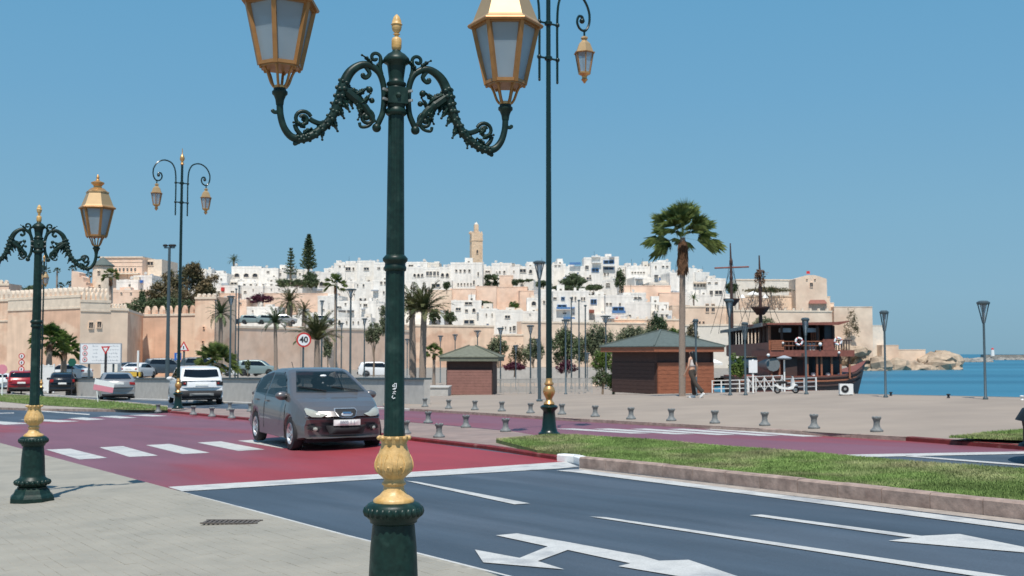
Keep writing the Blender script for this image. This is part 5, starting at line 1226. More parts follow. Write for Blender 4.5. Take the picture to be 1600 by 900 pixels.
def palm(label, px, ybase, ycrown, Y, kind, rpx, trpx, m, nf=34, skirt=0, lean=0, trunk=True, name='palm_tree', group=None, droopd=88):
    b_ = A(px, ybase, Y); s = F/Y; H = (ybase-ycrown)/s; t = thing(name, label, 'palm tree', b_, 0, group); Rr = rpx/s; tr = trpx/s/2
    lx = lean/s
    if H > .3:
        tp = MB(); K = max(8, int(H/.5)); P = [(lx*(i/K)**1.5, 0, -.2+(H+.2)*i/K) for i in range(K+1)]
        P2 = []; rr = []
        for i, p in enumerate(P):
            P2.append(p); rr.append(tr*(1.25-.3*i/K)*(1.0 if i % 2 else 1.08))
        tp.tube(P2, rr, 10).build('trunk', 'trunkpalm', t, True)
    fb = MB(); db = MB(); c = (lx, 0, H)
    for k in range(nf):
        az = k*2.39996+random.uniform(-.2, .2); f = (k+.5)/nf
        if kind == 'fan':
            el = R(86)-f*R(102)+random.uniform(-.12, .12); d = Vector((math.cos(az)*math.cos(el), math.sin(az)*math.cos(el), math.sin(el)))
            fan_frond(fb, Vector(c)+d*.05*Rr, d, Rr*random.uniform(.38, .6), Rr*random.uniform(.48, .60), nb=26, spreadA=1.9, w=Rr*.0135, droop=.12+f*.3)
        else:
            el = R(84)-f*R(droopd)+random.uniform(-.1, .1); feather_frond(fb, c, az, el, Rr*1.3*random.uniform(.8, 1.08), nb=30, lw=Rr*.034, ll=Rr*.19, sag=.35+f*.5)
    fb.build('fronds', m, t, fix=False)
    if skirt:
        n_ = int(skirt*2.2)+20; hh = skirt/s
        for k in range(n_):
            az = k*2.4; z = H-.02-hh*(k/n_)*.85; r0 = tr*.9; L = hh*.26
            fan_frond(db, (lx*(z/H)**1.5+r0*math.cos(az), r0*math.sin(az), z), (math.cos(az)*.22, math.sin(az)*.22, -.95), .02, L, nb=5, spreadA=1.0, w=L*.08, droop=.3)
        db.build('dead_frond_skirt', 'deadfrond', t, fix=False)
    return t
# ================================================================ THE OLD TOWN: hill, ramparts, houses
def prof(tab): return lambda x: interp(tab, x)
sky_y = prof([(-200, 470), (130, 466), (170, 445), (230, 450), (330, 444), (360, 440), (470, 445), (520, 430), (700, 432), (900, 432), (1010, 435), (1110, 448), (1240, 470), (1300, 482), (1362, 520), (1376, 590), (1500, 600)])
def hillY(px): return 345
hv = []; hf = []; pxs = list(range(-200, 1401, 20)); Ys = [262, 275, 290, 305, 320, 335, 350, 400, 470]
for pxx in pxs:
    for Yv in Ys:
        f = min(1, max(0, (Yv-272)/70)); zt = A(pxx, sky_y(pxx), 345).z-1.0; z = -1.6+(max(zt, -3)+1.6)*f
        if Yv > 350: z = max(z-.05*(Yv-350), -3)
        if pxx > 1370 or (pxx > 1310 and Yv < 295): z = -3.2
        hv.append((A(pxx, 500, Yv).x, Yv, z))
nY = len(Ys)
for i in range(len(pxs)-1):
    for j in range(nY-1): a = i*nY+j; hf.append((a, a+nY, a+nY+1, a+1))
o = MB().add(hv, hf).build('hill', 'hill', smooth=True); struct(o)
TERR = lambda px, Yv: -1.6+(max(A(px, sky_y(px), 345).z-1, -3)+1.6)*min(1, max(0, (Yv-272)/70))
winmesh = {}
def win_mesh(kind):
    if kind in winmesh: return winmesh[kind]
    fr = MB(); pn = MB()
    if kind == 'arch':
        n = 8; out = [(-.5, 0)]+[(-.5*math.cos(math.pi*k/n), .5+.5*math.sin(math.pi*k/n)) for k in range(n+1)]+[(.5, 0)]
        inn = [(x*.76, .08+z*.80) for x, z in out]; N_ = len(out)
        vs = [(x, -1, z) for x, z in out]+[(x, -1, z) for x, z in inn]+[(x, 0.2, z) for x, z in out]+[(x, .2, z) for x, z in inn]
        fs = []
        for k in range(N_):
            j = (k+1) % N_; fs += [(k, j, N_+j, N_+k), (2*N_+k, 2*N_+j, j, k), (N_+k, N_+j, 3*N_+j, 3*N_+k)]
        fr.add(vs, fs); pn.add([(x, -.05, z) for x, z in inn], [tuple(range(N_))])
    else:
        for (a, b_, c, d) in ((-.5, .5, 0, .1), (-.5, .5, .9, 1), (-.5, -.42, .1, .9), (.42, .5, .1, .9)): fr.box(a, b_, -1, .2, c, d)
        fr.box(-.03, .03, -.6, .1, .1, .9)
        pn.add([(-.45, -.05, .05), (.45, -.05, .05), (.45, -.05, .95), (-.45, -.05, .95)], [(0, 1, 2, 3)])
    winmesh[kind] = (fr.mesh('window'), pn.mesh('pane')); return winmesh[kind]
def window(parent, x, y, z, w_, h, kind='w', fm=None, pm=None, d=.16):
    shape = 'arch' if kind == 'a' else 'rect'
    fr, pn = win_mesh(shape)
    fm = fm or ('blue' if kind == 'b' else 'white_wall2'); pm = pm or ('blue' if kind == 'B' else 'dark' if kind in 'da' else 'pane')
    o = bpy.data.objects.new('window', fr); COL.objects.link(o); o.parent = parent; o.location = (x, y, z); o.scale = (w_, d, h)
    key = (fr.name, fm); 
    if not fr.materials: fr.materials.append(None)
    o.material_slots[0].link = 'OBJECT'; o.material_slots[0].material = M[fm]
    p = bpy.data.objects.new('pane', pn); COL.objects.link(p); p.parent = o
    if not pn.materials: pn.materials.append(None)
    p.material_slots[0].link = 'OBJECT'; p.material_slots[0].material = M[pm]
    return o
def house(x0, x1, yt, yb, label, wins=(), m='white_wall', Y=None, rot=None, D=8, name='house', extra='', par=True):
    """box given by picture measurements at its own distance"""
    if Y is None: Y = 278+(505-yb)*.68+random.uniform(0, 2.5)
    s = F/Y; a = A((x0+x1)/2, yt, Y); W_ = (x1-x0)/s; zbot = min(A(0, yb, Y).z-2.0, TERR((x0+x1)/2, Y+D)-.5) if True else 0
    H = a.z-zbot; rot = R(random.uniform(-14, 14)) if rot is None else R(rot)
    t = thing(name, label, 'house', (a.x, Y, zbot), rot)
    MB().box(-W_/2, W_/2, 0, D, 0, H-.55).build('wall', m, t)
    if par:
        pr = MB(); th = .25
        for (p0, p1, q0, q1) in ((-W_/2-.03, W_/2+.03, -.03, th), (-W_/2-.03, W_/2+.03, D-th, D+.03), (-W_/2-.03, -W_/2+th, th, D-th), (W_/2-th, W_/2+.03, th, D-th)): pr.box(p0, p1, q0, q1, H-.56, H+random.uniform(-.02, .02))
        pr.build('parapet', m, t)
    r_ = random.random()
    if m == 'white_wall' and random.random() < .16: m = 'white_wall2'
    if 'n' not in extra:
        if r_ < .45 and W_ > 3.5:
            bw = random.uniform(1.4, 2.6); bx = random.uniform(-W_/2+.3, W_/2-bw-.3); bh = random.uniform(.8, 2.0)
            sb = MB().box(bx, bx+bw, 2.0, 4.5, H-.6, H+bh-.3).build('stair_hut', m, t); window(t, bx+bw/2, 1.99, H-.3, .6, bh*.5, 'd')
        if r_ > .3 and W_ > 3:
            dx = random.uniform(-W_/2+.5, W_/2-.5); dd = MB(); dd.bar((dx, 1, H-.4), (dx, 1, H+.5), .06)
            dd.lathe([(.42, .1), (.25, .02), (.02, 0)], 10, c=(dx, .9, H+.5), mtx=Matrix.Rotation(R(70), 4, 'X')); dd.build('satellite_dish', 'concrete', t)
        for _k in range(random.choice((0, 1, 2, 3))):      # roof sheds, chimney blocks and aerials
            bx = random.uniform(-W_/2+.6, W_/2-.6) if W_ > 2 else 0; by = random.uniform(.6, 5); bw = random.uniform(.25, .8)
            if _k == 1: MB().bar((bx, by, H-.4), (bx, by, H+random.uniform(1, 2.4)), .07).build('aerial', 'grey_pole', t)
            else: MB().box(bx-bw, bx+bw, by, by+bw*1.5, H-.54, H+random.uniform(.1, .9)).build('roof_block', random.choice(('white_wall', 'white_wall2', 'merlon', 'inkgrey')), t)
        if r_ > .8: MB().lathe([(.45, 0), (.45, .9), (.1, 1.05)], 10, c=(W_*.2, 3, H-.55)).build('water_tank', 'inkgrey', t)
    for wv in wins:
        px, py, w_, h = wv[:4]; k = wv[4] if len(wv) > 4 else 'w'
        x = (px-(x0+x1)/2)/s/math.cos(rot); z = A(0, py, Y).z-zbot-h/s/2
        if k == 's':     # awning / slab
            MB().box(x-w_/s/2, x+w_/s/2, -.9, 0.02, z, z+h/s).build('awning', wv[5], t); continue
        if k == 'k':     # balcony
            b_ = MB(); b_.box(x-w_/s/2, x+w_/s/2, -1.0, .02, z, z+.15)
            bo_ = b_.build('balcony', m, t); MB().box(x-w_/s/2, x+w_/s/2, -1.03, -.96, z+.16, z+h/s).build('balustrade', wv[5], bo_); continue
        window(t, x, -.02, z, max(.3, w_/s), max(.4, h/s), k)
    return t
def wn(xs, y, w_, h, k='w'): return [(x, y, w_, h, k) for x in xs]
# --- skyline and upper rows
H_ = house
H_(318, 331, 421, 446, 'narrow white house directly right of the big brown tree', wn([325], 430, 3, 4))
H_(329, 355, 427, 450, 'white house below the skyline palm, left of the arcaded house', wn([336, 346], 436, 3, 3)+[(352, 444, 12, 3, 's', 'inkgrey')])
H_(362, 408, 416, 440, 'wide white house with three arched openings on the skyline', wn([370.5, 385, 398.7], 430, 10, 7, 'a'), rot=2)
H_(405, 435, 419, 442, 'white skyline house right of the three arches, stepped roof', wn([419], 425, 5, 3)+wn([428], 432, 3, 3))
H_(352, 372, 437, 448, 'low white house under the arcade with a dark slit window', [(366, 443, 12, 4, 'd')])
H_(372, 404, 440, 449, 'low white house under the arcade with two small vents', wn([382, 392, 400], 445, 4, 3, 'd'))
H_(404, 432, 440, 449, 'low white house left of the dark garden hedge', wn([412, 424], 445, 4, 2))
H_(432, 474, 421, 441, 'long white house behind the airy pine', wn([438, 462, 469], 428, 3, 3)+[(456, 424, 16, 3, 's', 'inkgrey')])
H_(470, 500, 424, 440, 'white skyline house behind the dense pine', wn([476, 495], 430, 3, 3))
H_(336, 376, 446, 461, 'white house with a red door patch above the pink wall', [(348, 453, 5, 7, 'w'), (364, 456, 6, 3, 'd'), (342, 456, 4, 3, 'd'), (349, 452, 4, 6, 's', 'signred')])
H_(375, 412, 447, 462, 'blank white terrace house above the purple bush', wn([383], 456, 5, 3, 'd')+wn([396], 453, 2, 3))
H_(410, 446, 447, 461, 'blank white terrace house right of the purple bush', wn([424, 436], 452, 2, 2))
H_(444, 473, 446, 461, 'blank white terrace house below the garden hedge', wn([463], 457, 3, 3))
H_(496, 527, 425, 459, 'white house with one big dark arch right of the dense pine', [(503, 443.5, 9, 8, 'a'), (500, 453, 8, 3, 's', 'inkgrey')], rot=0)
H_(522, 560, 411, 440, 'tall white skyline house with a large dark square window', [(544, 420, 9, 6, 'd'), (552.5, 420, 3, 5, 'd'), (531, 416, 3, 2), (538, 416, 2, 2)], rot=0)
H_(558, 586, 407, 442, 'tall white skyline house with a single grey window', [(572.6, 420, 9, 5)]+wn([580], 434, 2, 3), rot=3)
H_(584, 606, 410, 442, 'white skyline house just left of the near lamp shaft', wn([592, 601], 419, 5, 3))
H_(527, 556, 438, 470, 'white house under the large dark window, one shutter open', [(540, 441, 3, 5, 'd'), (531, 466, 3, 3, 'd'), (542, 466.5, 3, 3, 'd')])
H_(554, 585, 440, 474, 'white house with a wide dark opening beside the tall grey lamp', [(559, 446, 2, 4), (568, 446, 3, 5), (554, 460.5, 2, 3, 'd'), (567, 469, 12, 7, 'd')])
H_(583, 607, 437, 474, 'white house with stacked dark windows left of the near lamp shaft', [(596, 442, 4, 5, 'd'), (602, 442, 4, 5, 'd'), (586, 454, 11, 2, 's', 'inkgrey'), (600, 457, 3, 5), (590, 470, 3, 5, 'd')])
H_(496, 530, 462, 488, 'white house right of the date palm row with a small dark vent', [(529, 479, 4, 3), (505, 484, 5, 2, 'd')])
H_(526, 562, 470, 499, 'white house with two long dark awnings', [(522+13, 486, 11, 2, 's', 'dark'), (537+11, 486, 11, 2, 's', 'dark'), (530, 480, 8, 3), (540, 475, 3, 4)], rot=0)
H_(560, 588, 470, 499, 'white house with a slanting dark window beneath the wide opening', [(571, 477, 7, 5, 'd'), (563, 476, 3, 2, 'd'), (568, 483, 6, 1.5, 's', 'inkgrey')])
H_(586, 608, 474, 500, 'plain white house low beside the near lamp shaft', wn([592], 482, 2, 3))
H_(526, 580, 496, 511, 'long low white house with a row of small black arches', [(530.5, 504, 5, 10, 'a')]+wn([542, 552, 560, 568.5], 503.5, 2.6, 5, 'a'), rot=0, Y=272)
H_(384, 434, 479, 499, 'long blank white house below the purple bush', wn([395], 486, 3, 3), rot=-3)
H_(344, 386, 468, 497, 'pink grey house left of the long blank white one', wn([352, 362, 376], 474, 5, 3, 'd'), m='pink_wall')
H_(374, 446, 494, 512, 'white house at terrace level behind the parked cars', wn([388, 402, 430], 500, 4, 3, 'd'), Y=276)
H_(453, 480, 492, 512, 'white house right of the date palm trunk at terrace level', wn([462], 500, 3, 3), Y=274)
H_(480, 530, 488, 512, 'white house behind the feathery palm clump', wn([492, 510], 496, 3, 4, 'd'), Y=275)
# --- right of the near lamp shaft
H_(633, 662, 417, 440, 'white house with three small arches right of the near lamp shaft', wn([648, 654, 660], 430, 5, 6, 'a'), rot=0)
H_(661, 688, 418, 440, 'white house with two tall three-part windows', wn([668, 673, 679, 685], 427.5, 4.5, 8, 'w'), rot=0)
H_(686, 706, 417, 440, 'white house with a pair of arches left of the tall white block', wn([691.5, 699], 429.5, 6, 7, 'a'), rot=0)
H_(634, 668, 409, 424, 'white roof terrace block nearest the near lamp shaft on the skyline', wn([642], 415, 8, 3, 'd'))
H_(655, 686, 410, 424, 'pale gabled roof block on the skyline left of the tall white block', wn([666], 416, 3, 2), m='white_wall2')
H_(633, 706, 437, 458, 'long white lower house with a teal window behind the twin palms', [(681, 446, 15, 6, 'w'), (650, 448, 4, 4)], rot=0)
H_(704, 754, 410, 451, 'tall white block with two rows of small black windows left of the minaret', wn([713, 719.5, 726, 733.5], 423, 3.6, 4.6, 'd')+wn([716, 721, 726, 731, 736], 444, 2.6, 4, 'd')+[(740.5, 441.5, 3, 8, 'd'), (747.3, 428, 2.6, 7, 'd'), (747.3, 446.5, 3, 2, 'd')], rot=0, D=10)
H_(752, 770, 416, 436, 'white wing between the minaret base and the dark hedge', wn([762], 424, 8, 2))
H_(768, 800, 411, 437, 'white house right of the minaret with a square black window', [(788, 425, 3.4, 4.4, 'd'), (781, 425, 3, 3), (776, 425, 2, 2)])
H_(797, 812, 413, 437, 'narrow white house with a small rooftop cabin right of the minaret', [(803, 424, 2, 3), (802, 413, 5, 3, 'd')])
H_(809, 842, 416, 437, 'white house with a blurred dark bush window and a round arch', [(817, 423, 11, 6, 'd'), (829, 424, 6, 7, 'a')])
H_(840, 866, 413, 440, 'white skyline house behind the crook lamp pole', wn([845, 855], 424, 3, 4))
H_(807, 834, 439, 457, 'white house with a dark awning under the long hedge', [(819, 452, 14, 1.6, 's', 'dark')])
H_(705, 752, 469, 506, 'white house with big dark window, arch and garage below the pink walls', [(732, 473.8, 13, 5, 'd'), (729, 485.5, 5, 5, 'd'), (740.5, 484.5, 6, 7, 'a'), (716, 483, 9, 5, 'w'), (733, 503, 18, 7, 'w'), (748, 489, 6, 2, 's', 'inkgrey')], rot=0, Y=285)
H_(748, 776, 482, 508, 'small white house right of the garage house', wn([760, 769], 492, 1.6, 5, 'd')+[(762, 508-1, 4, 3, 'B')], Y=281)
H_(774, 817, 484, 521, 'white house with a cluster of black windows above the round olive tree', [(785.5, 512, 2, 5, 'd'), (790, 512, 2, 5, 'd'), (797.5, 514, 3, 8, 'd'), (803.5, 513, 5, 9, 'd'), (810, 514, 2, 7, 'd'), (793, 495, 9, 5, 'w')], rot=0, Y=277)
H_(815, 846, 486, 502, 'low white house left of the crook lamp pole', wn([828], 491, 2, 2, 'B'), Y=282)
H_(823, 846, 465, 500, 'white house with an arched blue window beside the crook lamp pole', [(834, 474, 9, 8, 'a')], rot=0, Y=286)
H_(845, 868, 452, 503, 'white house hidden by the crook lamp pole', wn([850, 862], 472, 4, 5), Y=287)
H_(864, 884, 412, 436, 'white skyline house with jumbled roof right of the crook lamp pole', wn([868, 874], 415, 4, 2, 'd'))
H_(882, 914, 416, 441, 'white house with a dark blue roof canopy', [(899, 412, 17, 3.5, 's', 'blue'), (903, 427, 3, 4, 'B')])
H_(872, 916, 436, 450, 'white house below the round umbrella tree', wn([885], 441, 3, 3))
H_(912, 942, 402, 440, 'modern white villa with blue glazed terraces, left half', [(930, 422, 12, 6, 'b'), (917, 418, 6, 7, 'w'), (920, 435, 9, 4, 'w'), (922, 433, 2.5, 8, 'd'), (932, 410, 14, 2, 's', 'canvas'), (931, 401, 14, 2, 's', 'canvas')], rot=0)
H_(939, 967, 401, 440, 'modern white villa with blue glazed terraces, right half', [(951, 409.5, 17, 6, 'b'), (951, 419.5, 16, 4, 'b'), (945, 428, 3, 5, 'd'), (950, 428, 2.5, 4), (956, 402, 8, 2, 's', 'inkgrey'), (951, 415, 20, 3, 'k', 'whitepaint')], rot=-2)
H_(941, 964, 437, 462, 'white house with louvred windows beside the dark cypress', [(950, 443.6, 7, 2, 'd'), (950, 447.5, 7, 2, 'd'), (945, 461, 3, 3, 'd')])
H_(965, 1001, 415, 438, 'white house right of the blue terraced villa', [(974, 422, 2, 2), (981, 428, 2, 2)])
H_(978, 1019, 416, 440, 'long white house with a row of black windows on the skyline', wn([988, 992.5, 997, 1001.5, 1006], 426, 3, 3, 'd'), rot=0)
H_(991, 1021, 433, 451, 'lower white house beneath the row of black windows', [(1005, 446, 5, 4, 'w'), (998, 436, 12, 1.2, 's', 'inkgrey')])
H_(1017, 1048, 409, 443, 'tall white house with a blue awning left of the great palm', [(1024.5, 417.5, 2.6, 5, 'd'), (1036, 416.5, 4, 3, 'd'), (1042.5, 416.5, 4, 3, 'd'), (1035, 436, 13, 7, 'B'), (1037, 442, 15, 1.6, 's', 'blue'), (1025, 431, 6, 2, 's', 'dark')], rot=0)
H_(1014, 1052, 441, 462, 'white house below the blue awning', wn([1022], 447, 4, 5), m='white_wall2')
H_(1046, 1066, 426, 462, 'white house directly left of the great palm trunk', [(1053, 456, 12, 1, 's', 'inkgrey')])
H_(1068, 1089, 419, 446, 'stepped white house directly right of the great palm trunk', wn([1076], 445, 8, 4, 'd'))
H_(1086, 1109, 425, 446, 'plain white cube right of the stepped house', ())
H_(1070, 1106, 440, 464, 'white house with a strip of four windows above a small palm', wn([1085.5, 1090.5, 1095.5, 1100], 446, 3.4, 5, 'd')+[(1093, 441.5, 20, 2, 's', 'merlon')], rot=0)
H_(1104, 1134, 435, 466, 'white house with two broad dark openings near the ship mast', [(1111, 457.5, 5.5, 8, 'd'), (1122.5, 457, 13, 7, 'd'), (1108, 442, 5, 2, 'd'), (1119, 442, 5, 2.5, 'd')], rot=0)
H_(1056, 1080, 457, 475, 'white garden house behind the great palm trunk', ())
H_(1078, 1110, 460, 474, 'white terrace block under the strip windows', ())
# --- middle right
H_(864, 893, 454, 504, 'white house with a long blue balcony right of the crook lamp', [(879.5, 466.5, 6, 5, 'b'), (867, 466, 6, 3.5, 'd'), (878, 478.5, 15, 5, 'b'), (882, 489.5, 6, 2.6, 'd'), (889, 497, 18, 2.4, 's', 'blue'), (880, 482, 22, 4, 'k', 'blue')], rot=0)
H_(891, 920, 454, 500, 'white house with paired tall windows beside the thin masts', [(894, 466.5, 3, 7, 'w'), (899, 466.5, 3, 7, 'w'), (909, 467, 3, 6, 'w'), (913, 467, 3, 6, 'd'), (896, 489.5, 2.6, 2.6, 'B'), (892, 481, 12, 2, 's', 'blue')], rot=0)
H_(918, 948, 461, 498, 'white house with a blue framed window and a dark red awning', [(927.5, 471.5, 10, 8, 'b'), (921, 486.5, 14, 5, 's', 'wood_red')], rot=0)
H_(946, 990, 461, 501, 'broad white house with a bright blue balcony', [(948.5, 475, 4, 4, 'd'), (954, 475, 4, 4, 'd'), (968.5, 475.5, 3, 5, 'd'), (966, 484, 19, 9, 'b'), (966, 488, 21, 5, 'k', 'blue')], rot=0)
H_(930, 985, 491, 506, 'low white house with a red striped awning beneath the blue balcony', [(951, 497.5, 18, 1.6, 's', 'inkgrey'), (965, 497.5, 6, 2, 's', 'signred')])
H_(978, 1016, 472, 505, 'big blank white house above the olive trees', [(982, 493, 9, 2, 'd')], rot=-8)
H_(978, 1010, 457, 478, 'white house with a flowered roof slit', [(996, 465.5, 14, 3, 'd')])
H_(1013, 1045, 472, 489, 'white house with a big black square window above the olive trees', [(1030, 480, 7, 7, 'd'), (1039.5, 479, 5, 7, 'w'), (1024, 478, 2, 6, 'w')], rot=0, Y=284)
H_(1024, 1050, 485, 503, 'white house with two blue grey windows stepping down the slope', [(1034.5, 494, 5, 8, 'd'), (1042, 493.5, 5, 6, 'w')], rot=0, Y=279)
H_(1036, 1056, 498, 514, 'lowest white house with one grey window, behind the trees', [(1044.5, 504.5, 7, 6, 'w')], rot=0, Y=275)
# left group under the beige palace
H_(182, 216, 437, 458, 'white house with a small blue hatch below the palace', [(203, 446, 3.5, 4, 'w')], rot=0, Y=262)
H_(208, 238, 430, 462, 'white house with a pale blue awning beside the big brown tree', [(219, 440, 11, 4, 's', 'signblue'), (212, 436, 3, 3)], rot=-6, Y=264)
H_(176, 232, 453, 474, 'low rose house in front of the palace houses', wn([190, 205], 458, 3, 3), m='pink_wall', rot=0, Y=255)
H_(236, 262, 423, 452, 'pale house hidden behind the left edge of the big brown tree', wn([246], 430, 3, 3), Y=300)
H_(300, 322, 424, 452, 'pale house showing through the right of the big brown tree', wn([310], 430, 3, 3), Y=300)
# filler white houses whose tops only just show, one behind another
fill = [(440, 458, 419), (540, 556, 408), (604, 634, 412), (742, 760, 413), (868, 880, 408), (1000, 1016, 413), (506, 524, 419)]
for i, (a, b_, y) in enumerate(fill):
    H_(a, b_, y, y+18, ['small white roof block behind the airy pine foot', 'small white roof block on the tall skyline houses', 'white roof block hidden by the near lamp shaft', 'white roof block at the foot of the minaret', 'small white roof block above the umbrella tree', 'small white roof block left of the blue awning house', 'small white roof block right of the dense pine'][i], wn([(a+b_)/2], y+6, 3, 3), Y=352)
# ---- retaining walls
def wallbox(label, x0, x1, yt, yb, Y, m, rot=0, D=4, name='retaining_wall', wins=(), cat='wall'):
    s = F/Y; a = A((x0+x1)/2, yt, Y); zb = A(0, yb, Y).z-1.5; W_ = (x1-x0)/s; H = a.z-zb
    t = thing(name, label, cat, (a.x, Y, zb), R(rot)); MB().box(-W_/2, W_/2, 0, D, 0, H).build('wall_face', m, t)
    MB().box(-W_/2-.04, W_/2+.04, -.06, D+.04, H, H+.18).build('coping', m, t)
    for (px, py, w_, h, k) in wins: window(t, (px-(x0+x1)/2)/s, -.02, A(0, py, Y).z-zb-h/s/2, w_/s, h/s, k)
    return t
wallbox('pink retaining wall below the white terraces, behind the date palms', 412, 528, 459, 482, 297, 'pink_wall')
wallbox('pink retaining wall right of the crenellated tower', 342, 372, 459, 482, 293, 'pink_wall')
wallbox('rose retaining wall under the tall white block', 703, 744, 452, 474, 299, 'pink_wall')
wallbox('rose buttress wall right of the dark gap', 743, 776, 448, 476, 300, 'pink_wall', wins=[(756, 473, 15, 5, 'd')])
wallbox('broad rose wall with a shrub at its foot', 776, 824, 449, 486, 301, 'pink_wall', rot=-4)
wallbox('sandy wall left of the rose walls', 668, 706, 454, 480, 298, 'rampart2')
wallbox('rose wall meeting the white house with the blue arch window', 812, 846, 455, 486, 296, 'pink_wall', rot=5)
wallbox('red brown bank between two dark hedges', 780, 802, 431, 452, 318, 'pink_wall')
wallbox('rose retaining wall under the long white skyline house', 975, 1048, 447, 486, 300, 'pink_wall')
wallbox('pale rose wall directly left of the great palm trunk', 1030, 1068, 458, 492, 298, 'pink_wall')
wallbox('sandy wall left of the great palm trunk above the trees', 1050, 1078, 478, 514, 282, 'rampart2', rot=8)
# ---- ramparts
def merlons(t, x0, x1, y, z, w_, gap, h, th, m='merlon', pointed=True, along='x', nm='merlon'):
    L = x1-x0; n = max(1, int(L/(w_+gap))); st = L/n
    me = MB()
    if pointed: poly = [(-w_/2, 0), (w_/2, 0), (w_/2, h*.5), (w_*.34, h*.74), (w_*.14, h*.93), (0, h), (-w_*.14, h*.93), (-w_*.34, h*.74), (-w_/2, h*.5)]
    else: poly = [(-w_/2, 0), (w_/2, 0), (w_/2, h), (-w_/2, h)]
    poly_sign(me, poly, 0, th); ms = me.mesh(nm)
    for k in range(n):
        o = put(nm, ms, m, t)
        c = x0+st*(k+.5)
        if along == 'x': o.location = (c, y, z)
        else: o.location = (y, c, z); o.rotation_euler = (0, 0, R(90))
def rampart(label, p0, p1, yt, Y0, Y1, m='rampart', mw=1.0, mg=.5, mh=1.4, pointed=True, T=3, zb=-2.6, band=None, name='rampart_wall', holes=(), mm='merlon'):
    """wall from picture column p0 at distance Y0 to column p1 at distance Y1; top at yt (at p0)"""
    a = A(p0, yt, Y0); b_ = A(p1, yt, Y1); d = Vector((b_.x-a.x, b_.y-a.y)); L = d.length
    t = thing(name, label, 'rampart', (a.x, a.y, zb), math.atan2(d.y, d.x)); H = a.z-zb
    MB().box(0, L, 0, T, 0, H).build('wall_face', m, t)
    MB().box(-.05, L+.05, -.12, .0, H-.35, H+.02).build('string_course', 'merlon', t)
    if band: 
        zz = A(p0, band, Y0).z-zb; MB().box(0, L, -.1, 0, zz-.12, zz+.12).build('lower_course', 'merlon', t)
        if band < 500: MB().box(.02, L-.02, -.06, 0, zz+.12, H-.35).build('upper_band', 'merlon', t)
    if mw: merlons(t, .1, L-.1, 0.0, H+.02, mw, mg, mh, .6, m=mm, pointed=pointed)
    for (fx, fz, w_, h) in holes: window(t, L*fx, -.02, H*fz, w_, h, 'd', fm=m)
    return t
rampart('far left stretch of crenellated rampart', -60, 14, 470, 178, 172, mw=.6, mg=.5, mh=1.5, band=503)
rampart('main sunlit bastion face behind the left ornate lamp', 13, 126, 466, 166, 156, mw=.62, mg=.48, mh=1.1, band=485, holes=[(.63, .52, .9, 1.2)])
rampart('greyer bastion face behind the billboard', 126, 173, 468, 156, 159, m='rampart2', mw=.42, mg=.22, mh=1.1, band=485, holes=[(.35, .66, .7, 1.0), (.62, .67, .7, 1.0)])
rampart('inner crenellated parapet behind the bastion corner', 128, 172, 459, 172, 176, m='merlon', mw=.42, mg=.25, mh=1.0)
rampart('lower bastion front with fine merlons right of the billboard', 172.5, 200, 481, 159, 160.5, m='rampart2', mw=.32, mg=.12, mh=.6)
rampart('shaded flank of the lower bastion', 200, 224, 483, 160.5, 182, mw=0)
rampart('long rampart with pointed merlons below the big brown tree', 222, 306, 491, 184, 180, mw=.72, mg=.62, mh=1.3, mm='rampart')
rampart('square crenellated tower right of the pointed merlons', 305, 338, 464, 177, 176, mw=.45, mg=.42, mh=.5, T=6, holes=[(.45, .62, .35, .4), (.42, .45, .4, .45)])
rampart('long orange rampart below the upper terrace cars', 336, 470, 508, 182, 200, m='pink_wall', mw=0, holes=[(.2, .2, .3, .4)])
rampart('orange rampart behind the feathery palms', 468, 640, 510, 200, 232, m='pink_wall', mw=0)
rampart('tan rampart behind the twin palms', 636, 772, 507, 245, 255, m='rampart', mw=0)
rampart('tan rampart behind the small rose kiosk', 768, 818, 522, 255, 255, m='rampart', mw=0)
rampart('tan rampart behind the crook lamp', 815, 1010, 502, 256, 268, m='rampart2', mw=0, holes=[(.1, .6, .5, .9), (.35, .6, .4, .6)])
rampart('orange rampart above the olive trees', 960, 1062, 498, 268, 270, m='rampart', mw=.5, mg=1.6, mh=.6)
rampart('sandy kasbah wall with three small holes right of the great palm', 1070, 1146, 478, 272, 272, m='rampart2', mw=0, holes=[(.21, .72, .55, .8), (.30, .72, .55, .8), (.38, .72, .55, .8), (.46, .90, .9, 2.2), (.58, .90, .9, 2.2)])
rampart('pale kasbah wall with evenly spaced notches above the ship', 1140, 1300, 484, 270, 276, m='rampart2', mw=.45, mg=1.75, mh=.55, pointed=False)
rampart('blind white topped wall on the kasbah skyline', 1150, 1246, 436, 310, 312, m='white_wall2', mw=0, name='terrace_wall')
rampart('sandy terrace wall behind the cafe umbrellas', 1155, 1262, 462, 292, 290, m='rampart2', mw=0, name='terrace_wall')
rampart('low white terrace ledge along the quay behind the ship', 1066, 1160, 507, 240, 236, m='white_wall2', mw=0, name='terrace_wall')
